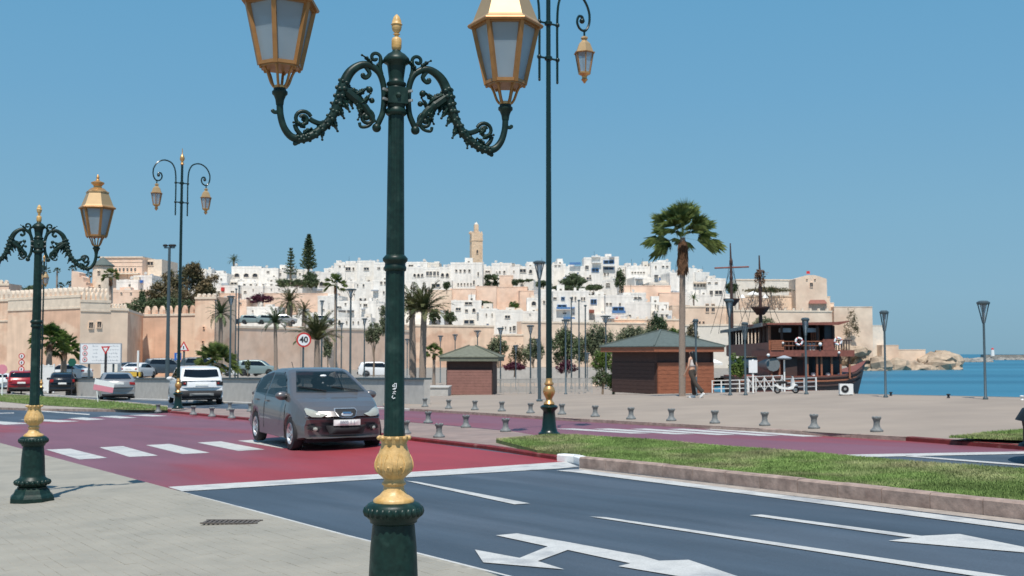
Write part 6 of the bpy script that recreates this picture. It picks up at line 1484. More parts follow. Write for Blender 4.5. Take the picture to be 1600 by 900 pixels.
# kasbah signal tower, stepped buttress and end bastion
Y = 286; s = F/Y; a = A(1243, 440, Y); zb = -1.5; t = thing('signal_tower', 'pale square kasbah tower with rounded parapet and red flag', 'tower', (a.x, Y, zb)); W_ = 49/s; H = A(0, 432, Y).z-zb
arc = [(0, 0), (W_, 0), (W_, H-.6)]+[(W_*(.85-.7*k/8), H-.4+1.1*math.sin(math.pi*(.15+.7*k/8))-.3) for k in range(9)]+[(0, H-.6)]
poly_sign(MB(), arc, 0, 7).build('wall', 'rampart2', t)
window(t, W_*.5, -.02, A(0, 449, Y).z-zb, .9, 1.3, 'd', fm='rampart2')
for k in (.36, .62): window(t, W_*k, -.02, A(0, 438, Y).z-zb, .4, .4, 'd', fm='rampart2')
hd2 = MB(); z_ = A(0, 474, Y).z-zb; hd2.add([(W_*.4, -.03, z_), (W_*.98, -.03, z_), (W_*.98, -.9, z_-.1), (W_*.4, -.9, z_-.1), (W_*.46, -.03, z_+.9), (W_*.92, -.03, z_+.9)], [(0, 1, 2, 3), (3, 2, 5, 4), (0, 3, 4), (1, 5, 2), (0, 4, 5, 1)]); hd2.build('door_hood', 'wood_red', t)
fl = MB(); fl.bar((W_*.45, 3, H), (W_*.45, 3, H+1.8), .08); fo = fl.build('flag_pole', 'bolt', t); MB().box(W_*.45, W_*.45+.9, 3, 3.05, H+.9, H+1.6).build('flag', 'signred', fo)
for i, (x0, x1, yt_) in enumerate(((1289, 1297, 464), (1295, 1303, 474), (1301, 1309, 481))):
    wallbox(['highest step of the buttress beside the kasbah tower', 'middle step of the buttress beside the kasbah tower', 'lowest step of the buttress beside the kasbah tower'][i], x0, x1, yt_, 545, 287+i*.4, 'rampart2', D=6, name='buttress')
wallbox('blank sandy end bastion of the kasbah above the rocks', 1303, 1363, 480, 552, 285, 'rampart2', D=14, name='bastion', rot=0)
wallbox('small pale block on the headland beyond the end bastion', 1362, 1380, 509, 560, 300, 'white_wall2', D=8, name='bastion')
wallbox('low sandy sea wall on the headland', 1378, 1404, 540, 582, 296, 'rampart2', D=6, name='sea_rampart')
wallbox('lower sandy sea wall reaching to the boulder', 1402, 1446, 547, 582, 298, 'rampart2', D=6, name='sea_rampart')
# minaret
Y = 340; s = F/Y; a = A(737, 412, Y); t = thing('minaret', 'tall square sandstone minaret rising above the white houses', 'minaret', (a.x, Y, TERR(747, Y)), 0); W_ = 17.5/s; z = lambda y: A(0, y, Y).z-TERR(747, Y)
t.rotation_euler.z = R(12)
mm = mat('minaret_stone', (.68, .50, .345), .9, vary=.12, scale=.8, col2=(.60, .43, .29), space='W', bump=.2)
M['minaret'] = mm
MB().box(0, W_, 0, W_, 0, z(364)).build('shaft', 'minaret', t); MB().box(-.12, W_+.12, -.12, W_+.12, z(376), z(374)).build('band', 'minaret', t)
for cx in (.14, .86): MB().box(W_*cx-.12, W_*cx+.12, -.08, 0, z(404), z(378)).build('pilaster', 'minaret', t)
merlons(t, 0, W_, 0, z(364), .45, .2, .6, .35, 'minaret'); merlons(t, 0, W_, 0, z(364), .45, .2, .6, .35, 'minaret', along='y')
MB().box(W_*.3, W_*.68, W_*.3, W_*.68, z(364)-.1, z(350)).build('lantern_turret', 'minaret', t); MB().ball((W_*.49, W_*.49, z(350)), W_*.17, 12, 8, (1, 1, 1.2)).build('dome', 'white_wall2', t, True)
MB().bar((W_*.49, W_*.49, z(348)), (W_*.49, W_*.49, z(344)), .1).build('spire', 'bolt', t)
window(t, W_*.5, -.02, z(396), .7, 1.3, 'a', fm='minaret')
# beige palace, round tower, ruined tower
Y = 268; s = F/Y; a = A(156, 402, Y); t = thing('palace', 'large flat roofed rose beige palace on the left skyline', 'building', (a.x, Y, -1.6), R(-3)); W_ = 68/s; z = lambda y: A(0, y, Y).z+1.6
MB().box(0, W_, 0, 16, 0, z(403)).build('wall', 'pink_wall', t); MB().box(-.2, W_+.2, -.25, 16, z(403), z(401)).build('cornice', 'merlon', t)
for yy in (409, 415.5): MB().box(0, W_, -.1, 0, z(yy+.6), z(yy)).build('moulding', 'merlon', t)
MB().box(0.5, W_-.4, -1.6, -.0, z(429), z(427)).build('balcony', 'merlon', t)
for k in range(9): window(t, W_*(.12+.09*k), -.02, z(425), .5, 1.0, 'd')
wg = MB().box(W_+.01, W_+24/s, 3, 14, 0, z(404)).build('side_wing', 'merlon', t); window(wg, W_+5.5/s, 2.99, z(414), 11/s, 7/s, 'd', fm='merlon')
Y = 200; s = F/Y; a = A(160, 460, Y); t = thing('round_tower', 'pale round tower with green conical roof behind the bastion', 'tower', (a.x, Y, -2)); z = lambda y: A(0, y, Y).z+2; r = 15.5/s
MB().lathe([(r*1.04, 0), (r, z(450)), (r*.97, z(416))], 20).build('wall', 'merlon', t, True); MB().lathe([(r*1.12, z(416.5)), (r*1.14, z(415)), (.03, z(401.5))], 20).build('roof', 'roofgreen', t)
for (ax, yy, w_) in ((-.15, 428.5, .5), (-.05, 449, .4)): window(t, r*math.sin(ax)+.2, -r-.0, z(yy), w_, w_, 'd', fm='merlon')
Y = 196; s = F/Y; a = A(112, 424, Y); t = thing('ruined_tower', 'broken rose tower with crumbling stepped top above the bastion', 'tower', (a.x, Y, -2)); z = lambda y: A(0, y, Y).z+2
prf = [(0, 0), (26/s, 0), (26/s, z(447)), (23/s, z(446)), (23/s, z(441)), (19/s, z(440)), (18/s, z(433)), (15/s, z(431)), (14/s, z(434)), (12.5/s, z(433)), (12/s, z(426)), (7/s, z(424)), (0, z(423.5))]
poly_sign(MB(), prf, 0, 3).build('wall', 'pink_wall', t)
rampart('small distant rose tower at the far left edge', -20, 14, 443, 190, 190, m='pink_wall', mw=.5, mg=.3, mh=.6, T=5, name='distant_tower')
wallbox('white obelisk like shrine between two bushes', 688, 694, 486, 508, 262, 'whitepaint', D=1.2, name='shrine')
# cafe umbrellas on the kasbah terrace
for i, (px, py, w_) in enumerate(((1177, 455, 20), (1160, 460, 10), (1196, 460, 10))):
    Y = 284; s = F/Y; a = A(px, 470, Y); t = thing('cafe_umbrella', ['largest white cafe umbrella on the kasbah terrace', 'small white cafe umbrella left of the largest one', 'small white cafe umbrella right of the largest one'][i], 'umbrella', a)
    MB().lathe([(.06, 0), (.05, (470-py)/s)], 6).build('pole', 'whitepaint', t); MB().lathe([(w_/s/2, (470-py)/s-.9), (w_/s/2*.5, (470-py)/s-.3), (.05, (470-py)/s)], 8, cap=False).build('canopy', 'canvas', t)
# rocks
def rockpile(label, x0, x1, y0, y1, Y, n, r0, r1, base_y, taper=1, m='rock'):
    bm = MB(); s = F/Y; t = thing('rock_pile', label, 'rocks', (A((x0+x1)/2, base_y, Y).x, Y, -2.4)); 
    for k in range(n):
        f = random.random(); px = x0+(x1-x0)*f; top_ = y0+(y1-y0)*f*taper; hz = A(px, random.uniform(top_+4, base_y+2), Y).z+2.4; r = random.uniform(r0, r1)
        c = Vector((A(px, 500, Y).x-t.location.x, random.uniform(-3, 8), max(.1, hz-r*.4))); k0 = len(bm.v); bm.ball((0, 0, 0), r, 7, 5)
        rot = Matrix.Rotation(random.uniform(0, 6), 3, Vector(rnd_unit(1)[0])); sc = Vector((random.uniform(.8, 1.5), random.uniform(.8, 1.3), random.uniform(.5, .95)))
        for i in range(k0, len(bm.v)):
            v = rot @ Vector(bm.v[i]); v = Vector((v.x*sc.x, v.y*sc.y, v.z*sc.z))*random.uniform(.84, 1.12)+c; bm.v[i] = tuple(v)
    bm.build('boulders', m, t)['kind'] = 'stuff'; return t
rockpile('tumbled pale rocks at the foot of the end bastion', 1330, 1376, 533, 560, 277, 60, 1.0, 2.9, 577)
rockpile('rocky shelf below the low sea wall', 1372, 1448, 558, 566, 288, 70, 1.1, 2.4, 578)
rockpile('single large pale boulder ending the headland', 1453, 1480, 549, 553, 294, 26, 2.2, 3.4, 568)
rockpile('line of rocks at the tip of the headland', 1440, 1490, 566, 571, 292, 26, .8, 1.4, 575)
rockpile('grey rock breakwater beyond the headland', 1478, 1548, 562.5, 562.5, 560, 70, 1.0, 1.8, 566, m='rock_far')
rockpile('long far breakwater under the lighthouse', 1496, 1760, 557.5, 557, 760, 170, 1.4, 2.2, 562, m='rock_far')
wallbox('flat concrete crest of the far breakwater', 1538, 1800, 554.5, 562, 770, 'rock_far', D=6, name='breakwater')
Y = 765; s = F/Y; a = A(1551, 554, Y); t = thing('lighthouse', 'tiny white lighthouse with red lantern on the far breakwater', 'lighthouse', a)
MB().lathe([(1.3, -1), (1.0, 7.5/s)], 12).build('shaft', 'whitepaint', t, True); MB().lathe([(.9, 7.5/s), (.9, 9/s), (.2, 10.5/s)], 12).build('lantern_room', 'signred', t)
# ---- vegetation on and before the town
tree('huge brown green ficus tree above the pointed merlons', 229, 340, 405, 484, 500, 235, 'leaf_brown', 13000, 2.0, .8, lobes=[(-.62, -.35, .40, .5), (-.25, .1, .42, .62), (.18, .25, .42, .68), (.62, -.1, .4, .6), (.0, -.55, .6, .42), (-.3, -.75, .4, .3), (-.6, -.65, .3, .3), (.75, -.3, .3, .4), (.3, .62, .2, .3), (.5, -.7, .45, .35)], dep=.6)
tree('dark green rounded hedge left of the huge brown tree', 174, 300, 464, 492, 496, 215, 'leaf_dark', 3600, 1.8, .3, lobes=[(-.7, -.3, .3, .7), (-.3, .0, .35, .85), (.1, .1, .35, .9), (.5, .1, .35, .9), (.8, -.1, .3, .9)], cat='hedge', name='hedge')
tree('narrow dark cypress shaped tree left of the huge brown tree', 217, 227, 452, 482, 488, 222, 'leaf_dark', 500, 1.8, .2)
tree('dark bush on the far left skyline', 14, 66, 443, 466, 470, 205, 'leaf_dark', 1500, 1.8, .2, lobes=[(-.5, -.2, .5, .7), (.4, .1, .6, .8)])
def norfolk(label, px, y0, y1, Y, wpx, m, dens, tiers):
    s = F/Y; b_ = A(px, y1, Y); H = (y1-y0)/s; t = thing('pine_tree', label, 'pine tree', b_); tk = MB().lathe([(.35, -2), (.22, H*.5), (.04, H)], 7).build('trunk', 'bark', t, True)
    C = []; U = []
    for k in range(tiers):
        f = (k+.6)/tiers; z = H*(.12+.86*f); r = wpx/s/2*(1.02-f)**.75*random.uniform(.8, 1.1); nb = 7
        for j in range(nb):
            a = j*2*math.pi/nb+k*.5
            for q in range(dens):
                g_ = (q+.5)/dens; p = np.array([r*g_*math.cos(a), r*g_*math.sin(a), z+r*(.32*g_*g_-.08)])+rng.normal(size=3)*.11
                C.append(p); U.append(np.array([math.cos(a), math.sin(a), .45])+rng.normal(size=3)*.6)
    C = np.array(C); U = np.array(U); U /= np.linalg.norm(U, axis=1)[:, None]; N = np.cross(U, rnd_unit(len(U))); N /= np.linalg.norm(N, axis=1)[:, None]
    put('crown', quads_mesh('crown', C, N, U, np.full(len(C), .16), np.full(len(C), .42)), m, t); return t
norfolk('dense dark Norfolk pine on the skyline', 482, 365, 428, 318, 30, 'leaf_dark', 22, 16)
norfolk('airy see-through Norfolk pine left of the dense one', 454, 386, 436, 316, 24, 'leaf_dark', 8, 9)
tree('dark hedge garden below the two pines', 430, 498, 434, 450, 454, 302, 'leaf_dark', 2400, 1.6, .15, lobes=[(-.7, 0, .3, .9), (-.3, -.1, .3, .8), (.1, 0, .3, .9), (.5, .1, .3, 1.1), (.8, .1, .25, 1.1)], cat='hedge', name='hedge')
tree('small dark garden tree beside the dense pine', 472, 496, 424, 440, 448, 303, 'leaf_dark', 600, 1.6, .15)
tree('purple bougainvillea bush on the pink wall', 386, 425, 459, 475, 480, 286, 'bougain', 1600, 1.5, .1, cat='bush', name='bush')
tree('tall square dark hedge right of the minaret', 755, 780, 425, 450, 450, 312, 'leaf_dark', 1600, 1.6, .1, lobes=[(-.5, .3, .5, .5), (.4, .25, .55, .5), (-.4, -.5, .5, .5), (.45, -.5, .5, .5)], cat='hedge', name='hedge')
tree('long thin dark hedge above a white wall', 800, 834, 435, 447, 450, 309, 'leaf_dark', 900, 1.5, .1, lobes=[(-.7, 0, .35, .9), (-.2, .4, .4, .4), (.5, .5, .5, .3)], cat='hedge', name='hedge')
tree('dark shrub left of the umbrella tree', 835, 862, 437, 450, 456, 304, 'leaf_dark', 700, 1.6, .1, cat='bush', name='bush')
tree('round umbrella shaped pine right of the crook lamp', 873, 917, 427, 452, 458, 306, 'leaf_dark', 2400, 1.6, .2)
tree('dark low hedge right of the umbrella tree', 912, 942, 444, 455, 458, 304, 'leaf_dark', 900, 1.5, .1, cat='hedge', name='hedge')
tree('long dark strip of shade hedge below the umbrella tree', 862, 914, 446, 455, 458, 300, 'leaf_dark', 1200, 1.5, .1, cat='hedge', name='hedge', lobes=[(-.7, 0, .35, .8), (-.2, 0, .35, .8), (.3, 0, .35, .8), (.75, 0, .3, .8)])
tree('dark ragged cypress on the white slope', 960, 977, 423, 453, 456, 303, 'leaf_dark', 900, 1.7, .2)
tree('dark bush by the ship mast on the terrace', 1134, 1152, 440, 460, 464, 292, 'leaf_dark', 700, 1.6, .1)
tree('small olive green shrub below the broad rose wall', 796, 810, 471, 483, 486, 292, 'leaf_green', 400, 1.5, .1, cat='bush', name='bush')
tree('dark planting along the rose buttress foot', 745, 766, 470, 477, 480, 292, 'leaf_dark', 400, 1.5, .08, cat='bush', name='bush')
tree('dark round bush in front of the long white house', 692, 704, 440, 454, 458, 290, 'leaf_dark', 400, 1.5, .08, cat='bush', name='bush')
tree('left dark bush beside the white shrine', 668, 688, 482, 506, 510, 255, 'leaf_dark', 900, 1.7, .1)
tree('right dark bush beside the white shrine', 693, 712, 484, 506, 510, 256, 'leaf_dark', 900, 1.7, .1)
tree('terrace planting of trailing shrubs behind the cafe umbrellas', 1160, 1236, 449, 458, 462, 289, 'leaf_brown', 1400, 1.5, .1, cat='bush', name='bush')
tree('weeds growing on the kasbah wall', 1176, 1212, 494, 512, 516, 268, 'leaf_olive', 700, 1.5, .05, cat='bush', name='bush')
tree('dry creeper hanging on the end bastion', 1316, 1346, 484, 532, 536, 283, 'leaf_brown', 420, 1.5, .05, cat='bush', name='creeper', dep=.1)
# trees at promenade level
tree('round grey olive tree right of the small rose kiosk', 762, 794, 526, 558, 597, 106, 'leaf_olive', 1700, 1.8, .14)
tree('thin brownish shrub tree beside the olive tree', 794, 824, 535, 580, 598, 107, 'leaf_brown', 700, 1.6, .1)
tree('loose olive tree left of the crook lamp pole', 815, 850, 528, 566, 597, 106, 'leaf_olive', 1500, 1.8, .13)
tree('large green tree right of the crook lamp pole', 860, 905, 508, 572, 598, 108, 'leaf_dark', 3400, 1.9, .2)
tree('broad grey green tree behind the three masts', 900, 962, 503, 574, 598, 112, 'leaf_olive', 4200, 1.9, .2)
tree('olive green tree low behind the left end of the large kiosk', 924, 962, 545, 584, 602, 98, 'leaf_green', 1600, 1.8, .12)
tree('large olive tree behind the large kiosk roof', 962, 1024, 506, 560, 598, 118, 'leaf_olive', 4200, 1.9, .25)
tree('dark tall shrub behind the right of the large kiosk', 1008, 1046, 486, 548, 598, 122, 'leaf_dark', 2200, 1.9, .2)
tree('green tree directly left of the great palm trunk', 1040, 1066, 510, 548, 598, 120, 'leaf_green', 1300, 1.9, .15)
tree('dry brown bush directly right of the great palm trunk', 1068, 1094, 508, 545, 598, 121, 'leaf_brown', 800, 1.9, .12)
tree('purple brown shrubs behind the thin white fence', 786, 822, 566, 580, 584, 101, 'bougain', 900, 1.8, .08, cat='bush', name='bush')
tree('rose coloured shrubs right of the crook lamp pole', 868, 902, 562, 584, 588, 102, 'bougain', 700, 1.8, .08, cat='bush', name='bush')
tree('potted green bush at the left end of the large kiosk', 925, 958, 578, 606, 610, 62, 'leaf_dark', 900, 1.8, .07, cat='bush', name='bush')
tree('glossy dark bush under the eaves of the large kiosk', 950, 966, 572, 611, 612, 58.5, 'leaf_green', 800, 2.0, .07, cat='bush', name='bush')
tree('leafy pot plants between the parasol and the ship', 1140, 1164, 556, 592, 608, 66, 'leaf_green', 1000, 2.0, .06, cat='bush', name='bush')
tree('round topped young tree left of the near lamp shaft', 569, 598, 504, 540, 598, 100, 'leaf_olive', 1500, 1.8, .1)
tree('taller loose tree touching the near lamp shaft', 590, 614, 478, 524, 598, 104, 'leaf_olive', 900, 1.8, .1)
tree('small bushy tree right of the feathery palm clump', 503, 520, 530, 560, 598, 108, 'leaf_olive', 600, 1.8, .08)
tree('little dark shrub above the grey green estate car', 382, 392, 562, 578, 582, 112, 'leaf_dark', 300, 1.6, .05, cat='bush', name='bush')
# palms
palm('great fan palm with brown frond skirt behind the walking woman', 1066, 621, 371, 41.5, 'fan', 58, 8.5, 'leaf_palm', 36, skirt=52, lean=3)
palm('slender fan palm rising above the pink wall', 523, 592, 446, 120, 'fan', 19, 3.4, 'leaf_palm', 26, skirt=12)
palm('dark date palm left of the pair of thin masts', 344, 572, 491, 100, 'date', 22, 6, 'leaf_dark', 34, droopd=105)
palm('young date palm standing free left of the speed sign', 431, 586, 505, 96, 'date', 24, 5, 'leaf_dark', 26, lean=-2)
palm('tall date palm at terrace level, left of the slender fan palm', 452, 513, 472, 212, 'date', 22, 8, 'leaf_date', 38, droopd=110)
palm('bushy date palm right of the tall one at terrace level', 475, 513, 486, 214, 'date', 16, 6, 'leaf_date', 28, droopd=110)
palm('feathery palm clump right of the speed sign', 495, 590, 532, 90, 'date', 42, 8, 'leaf_date', 34, droopd=62)
palm('left one of the twin date palms', 645, 601, 486, 80, 'date', 38, 9, 'leaf_date', 34, lean=-2, droopd=75)
palm('right one of the twin date palms', 660, 602, 488, 77, 'date', 42, 9, 'leaf_date', 38, lean=2, droopd=75)
palm('small fan palm left of the small rose kiosk', 678, 598, 551, 92, 'fan', 16, 4, 'leaf_palm', 24, skirt=10)
palm('broad low fan palm behind the off-roader', 339, 590, 568, 88, 'fan', 36, 12, 'leaf_palm', 36)
palm('bushy fan palm right beside the left ornate lamp', 76, 596, 534, 92, 'fan', 31, 8, 'leaf_green', 38, skirt=14)
palm('second bushy fan palm left of the billboard', 99, 596, 547, 95, 'fan', 29, 8, 'leaf_green', 38, skirt=14)
palm('fan palm growing before the round green roofed tower', 172, 490, 432, 188, 'fan', 14, 4, 'leaf_palm', 26, skirt=14)
for (px, yc, rp_, lb) in ((67, 424, 11, 'tallest distant fan palm right of the left ornate lamp'), (88, 423, 6, 'thin distant fan palm, second from the left ornate lamp'), (94, 446, 6, 'short distant fan palm in front of the thin one'), (112, 420, 7, 'distant fan palm left of the ruined tower'), (108, 444, 6, 'low distant fan palm left of the ruined tower'), (139, 430, 6, 'distant palm between the ruined and the round tower')):
    palm(lb, px, 480, yc, 230, 'fan', rp_, 2.6, 'leaf_dark', 20, skirt=10 if rp_ > 10 else 0)
palm('palm on the skyline above the arcaded house', 365, 440, 408, 330, 'date', 10, 3, 'leaf_dark', 26)
palm('small palm on the terrace right of the great palm trunk', 1084, 476, 467, 276, 'date', 9, 2, 'leaf_green', 20)
palm('drooping terrace palm behind the small ship mast', 1205, 470, 455, 285, 'date', 9, 2, 'leaf_dark', 20)
# ================================================================ THE WALKING WOMAN
def skin(name, verts, edges, radii, m, parent, root=0, sub=2):
    me = bpy.data.meshes.new(name); me.from_pydata([Vector(v) for v in verts], edges, []); o = bpy.data.objects.new(name, me); COL.objects.link(o); o.parent = parent
    md = o.modifiers.new('skin', 'SKIN'); md.use_smooth_shade = True
    for i, r in enumerate(radii):
        sv = me.skin_vertices[0].data[i]; sv.radius = r if isinstance(r, tuple) else (r, r); sv.use_root = (i == root)
    sb = o.modifiers.new('sub', 'SUBSURF'); sb.levels = sub; sb.render_levels = sub
    me.materials.append(M[m]); return o
q = G(1082, 621.5, .076)
wm = thing('person', 'woman walking away with long black hair, cropped white top and dark flared trousers', 'person', q, R(50))
# body faces +y (away); x right
V = [(0, 0, .92), (0, .0, 1.02), (0, .01, 1.16), (0, .015, 1.30), (0, .01, 1.395), (0, .015, 1.46), (0, .025, 1.53), (0, .03, 1.60),
     (.075, .0, .86), (.10, .05, .48), (.11, -.02, .10), (.115, .10, .035),
     (-.075, 0, .86), (-.10, -.19, .47), (-.13, -.52, .19), (-.13, -.45, .09),
     (.155, .01, 1.355), (.235, -.05, 1.12), (.30, -.0, .90), (.325, .03, .82),
     (-.155, .01, 1.355), (-.20, .03, 1.10), (-.185, .16, .89), (-.18, .20, .81)]
E = [(0, 1), (1, 2), (2, 3), (3, 4), (4, 5), (5, 6), (6, 7), (0, 8), (8, 9), (9, 10), (10, 11), (0, 12), (12, 13), (13, 14), (14, 15), (4, 16), (16, 17), (17, 18), (18, 19), (4, 20), (20, 21), (21, 22), (22, 23)]
Rd = [(.13, .10), (.115, .085), (.12, .09), (.135, .095), (.08, .07), .045, .078, .07, .085, .055, .036, .03, .085, .055, .036, .03, .045, .034, .025, .022, .045, .034, .025, .022]
# five fingers on each hand
for (ci, sx) in ((19, 1), (23, -1)):
    b0 = Vector(V[ci])
    for k in range(5):
        off = Vector((.0, (k-2)*.016, -.03)) if k else Vector((0, .035, -.01)); L = (.05, .07, .078, .072, .055)[k]
        i = len(V); V.append(tuple(b0+off)); V.append(tuple(b0+off+Vector((-.008*sx, .006 if k else .02, -L*.55)))); V.append(tuple(b0+off+Vector((-.02*sx, .01 if k else .03, -L))))
        E += [(ci, i), (i, i+1), (i+1, i+2)]; Rd += [.010, .009, .008]
skin('body', V, E, Rd, 'skin', wm)
skin('trousers', [(0, 0, 1.03), (0, 0, .95), (.078, 0, .84), (.10, .05, .50), (.11, .0, .22), (.115, -.01, .075), (-.078, 0, .84), (-.10, -.18, .51), (-.125, -.38, .31), (-.13, -.51, .19)],
     [(0, 1), (1, 2), (2, 3), (3, 4), (4, 5), (1, 6), (6, 7), (7, 8), (8, 9)], [(.125, .10), (.155, .125), (.105, .115), .075, .08, .095, (.105, .115), .075, .078, .09], 'trousers', wm, root=1)
skin('cropped_top', [(0, .0, 1.10), (0, .01, 1.22), (0, .012, 1.31), (.07, .01, 1.37), (-.07, .01, 1.37)], [(0, 1), (1, 2), (2, 3), (2, 4)], [(.125, .095), (.135, .105), (.13, .10), (.035, .045), (.035, .045)], 'top', wm, root=1)
skin('hair', [(0, .02, 1.625), (0, -.01, 1.55), (0, -.055, 1.45), (0.0, -.085, 1.34), (0.01, -.09, 1.22), (.02, -.085, 1.14)], [(i, i+1) for i in range(5)], [(.095, .10), (.11, .10), (.10, .07), (.095, .055), (.08, .045), (.045, .03)], 'hair', wm)
hdm = MB(); hdm.ball((0, .105, 1.565), .016, 6, 4, (.8, 1, 1.2)); 
for s_ in (-1, 1): hdm.ball((s_*.03, .092, 1.585), .010, 6, 4)
hdm.build('face_features', 'skin', wm, True)
for (x, y, z, p_) in ((.115, .06, .0, 0), (-.13, -.50, .08, R(-42))):
    a = MB(); a.add([(x+dx*w_, dy, dz) for dy, w_, dz in ((-.09, .036, .01), (.0, .042, .0), (.09, .046, .0), (.15, .03, .012)) for dx in (-1, 1)]+[(x+dx*w_, dy, dz) for dy, w_, dz in ((-.09, .034, .085), (.0, .038, .09), (.09, .036, .06), (.14, .026, .035)) for dx in (-1, 1)],
            [(0, 1, 3, 2), (2, 3, 5, 4), (4, 5, 7, 6), (8, 10, 11, 9), (10, 12, 13, 11), (12, 14, 15, 13), (0, 2, 10, 8), (2, 4, 12, 10), (4, 6, 14, 12), (1, 9, 11, 3), (3, 11, 13, 5), (5, 13, 15, 7), (0, 8, 9, 1), (6, 7, 15, 14)])
    o = a.build('shoe', 'whitepaint', wm, True); o.location = (0, y, z); o.rotation_euler = (p_, 0, 0)
wm.scale = (1.0, 1.0, 1.0)
# ================================================================ THE WOODEN SHIP
YS = 74.0; ss = F/YS
def SX(px): return (px-800)/ss
def SZ(py): return A(800, py, YS).z
sh = thing('wooden_ship', 'dark wooden two storey restaurant ship with upswept prow moored at the quay', 'ship', (SX(1270), YS, -2.3)); ox, oz = SX(1270), -2.3
def sx_(px): return SX(px)-ox
def sz_(py): return SZ(py)-oz
# hull: loft of sections along x, prow at the right
hull = MB(); st = []
tab = [(1150, 588, 1.6, 2.3), (1180, 588, 2.4, 2.9), (1230, 588, 2.9, 3.2), (1290, 587, 2.8, 3.2), (1320, 585, 2.2, 2.9), (1336, 580, 1.4, 2.1), (1346, 572, .5, 1.0), (1352, 564, .06, .14)]
n = 7
for (px, yt_, wb, wt_) in tab:
    zt2 = sz_(yt_); sh_ = max(0, (px-1310)/40)
    for k in range(n):
        f = k/(n-1); y = -(wb+(wt_-wb)*f**.6); x = (px-800)/F*(YS+y+3.1)-ox; xx = x-(1-f)*.9*sh_; st.append((xx, y+3.1, zt2*f if f > 0 else 0))
    for k in range(n):
        f = 1-k/(n-1); y = (wb+(wt_-wb)*f**.6); x = (px-800)/F*(YS-y+3.1)-ox; xx = x-(1-f)*.9*sh_; st.append((xx, y+3.1, zt2*f))
m2 = 2*n; fs = []
for i in range(len(tab)-1):
    for k in range(m2): j = (k+1) % m2; fs.append((i*m2+k, (i+1)*m2+k, (i+1)*m2+j, i*m2+j))
fs += [tuple(range(m2)), tuple((len(tab)-1)*m2+k for k in range(m2))]
hull.add(st, fs).build('hull', 'wood_red', sh)
for zz, mm_ in ((594, 'wood_dark'), (599, 'wood'), (606, 'wood_dark')):
    pts = []
    for (px, yt_, wb, wt_) in tab[:-1]:
        z = sz_(yt_)*(sz_(zz)/sz_(591)); f = min(1, sz_(zz)/sz_(591)); yy = 3.1-(wb+(wt_-wb)*f**.6); pts.append(((px-800)/F*(YS+yy)-ox-(1-f)*.9*max(0, (px-1310)/40)+.02, yy-.03, z))
    MB().tube(pts, .07, 6).build('rubbing_strake', mm_, sh)
for k in range(12):      # hull planks seams
    pass
yf = .1     # front plane of the deckhouse
# lower deck house
MB().box(sx_(1150), sx_(1336), yf+.5, 5.8, sz_(593), sz_(590)).build('lower_deck', 'wood_dark', sh)
MB().box(sx_(1205), sx_(1262), yf+.55, 4.5, sz_(590), sz_(557)).build('cabin_wall', 'wood_red', sh)
MB().box(sx_(1262), sx_(1330), 2.6, 5.5, sz_(590), sz_(557)).build('cabin_back', 'dark', sh)
for px in (1206, 1218, 1262, 1277, 1284, 1300, 1314, 1328): MB().box(sx_(px)-.06, sx_(px)+.06, yf+.1, yf+.22, sz_(591), sz_(556)).build('deck_post', 'wood', sh)
MB().box(sx_(1226), sx_(1258), yf+.50, yf+.54, sz_(586), sz_(562)).build('canvas_screen', 'wood_dark', sh)
for px in (1291, 1307, 1321): MB().box(sx_(px)-.3, sx_(px)+.3, 2.55, 2.6, sz_(585), sz_(562)).build('cabin_window', 'pane', sh)
for px in (1297, 1316, 1274): 
    b_ = MB(); b_.lathe([(.14, 0), (.17, .2), (.13, .3)], 10, c=(sx_(px), yf+.6, sz_(590))); b_.build('white_tub', 'whitepaint', sh, True)
# upper deck slab and parapets
MB().box(sx_(1202), sx_(1334), yf-.15, 5.6, sz_(557), sz_(547)).build('upper_deck', 'wood_red', sh)
for k in range(5): MB().box(sx_(1204), sx_(1224), yf-.2, yf-.14, sz_(547-k*3.2), sz_(547-k*3.2-2.7)).build('plank', 'wood', sh)
MB().box(sx_(1285), sx_(1304), yf-.16, yf+.1, sz_(547), sz_(530)).build('parapet_panel', 'wood_red', sh)
for px in range(1226, 1286, 6): MB().box(sx_(px)-.035, sx_(px)+.035, yf-.12, yf-.04, sz_(547), sz_(533)).build('baluster', 'wood_dark', sh)
for yy in (534, 540.5): MB().box(sx_(1224), sx_(1286), yf-.13, yf-.03, sz_(yy), sz_(yy-1.2)).build('rail', 'wood', sh)
for px in range(1306, 1330, 4): MB().box(sx_(px)-.03, sx_(px)+.03, yf-.12, yf-.06, sz_(547), sz_(532)).build('baluster', 'wood_dark', sh)
MB().box(sx_(1304), sx_(1331), yf-.13, yf-.04, sz_(532.5), sz_(531)).build('rail', 'wood_dark', sh)
for px in (1203, 1222, 1250, 1278, 1303): MB().box(sx_(px)-.07, sx_(px)+.07, yf, yf+.14, sz_(547), sz_(509)).build('upper_post', 'wood_dark' if px > 1210 else 'wood', sh)
MB().box(sx_(1214), sx_(1303), 2.4, 5.4, sz_(548), sz_(506)).build('saloon_wall', 'wood_dark', sh); MB().box(sx_(1290), sx_(1303), .3, 2.4, sz_(547), sz_(507)).build('saloon_partition', 'dark', sh)
for px in (1229, 1270): MB().box(sx_(px)-.38, sx_(px)+.38, yf+.25, yf+.5, sz_(519), sz_(512.5)).build('wall_unit', 'whitepaint' if False else 'inkgrey', sh)
for px in (1272, 1275, 1278, 1281, 1284): MB().box(sx_(px)-.03, sx_(px)+.03, yf+.6, yf+.66, sz_(547), sz_(512)).build('slat', 'wood', sh)
for px in (1238, 1262, 1290): MB().ball((sx_(px), yf+1.2, sz_(541)), .28, 8, 5, (1.2, 1, .8)).build('chair_back', 'wood', sh, True)
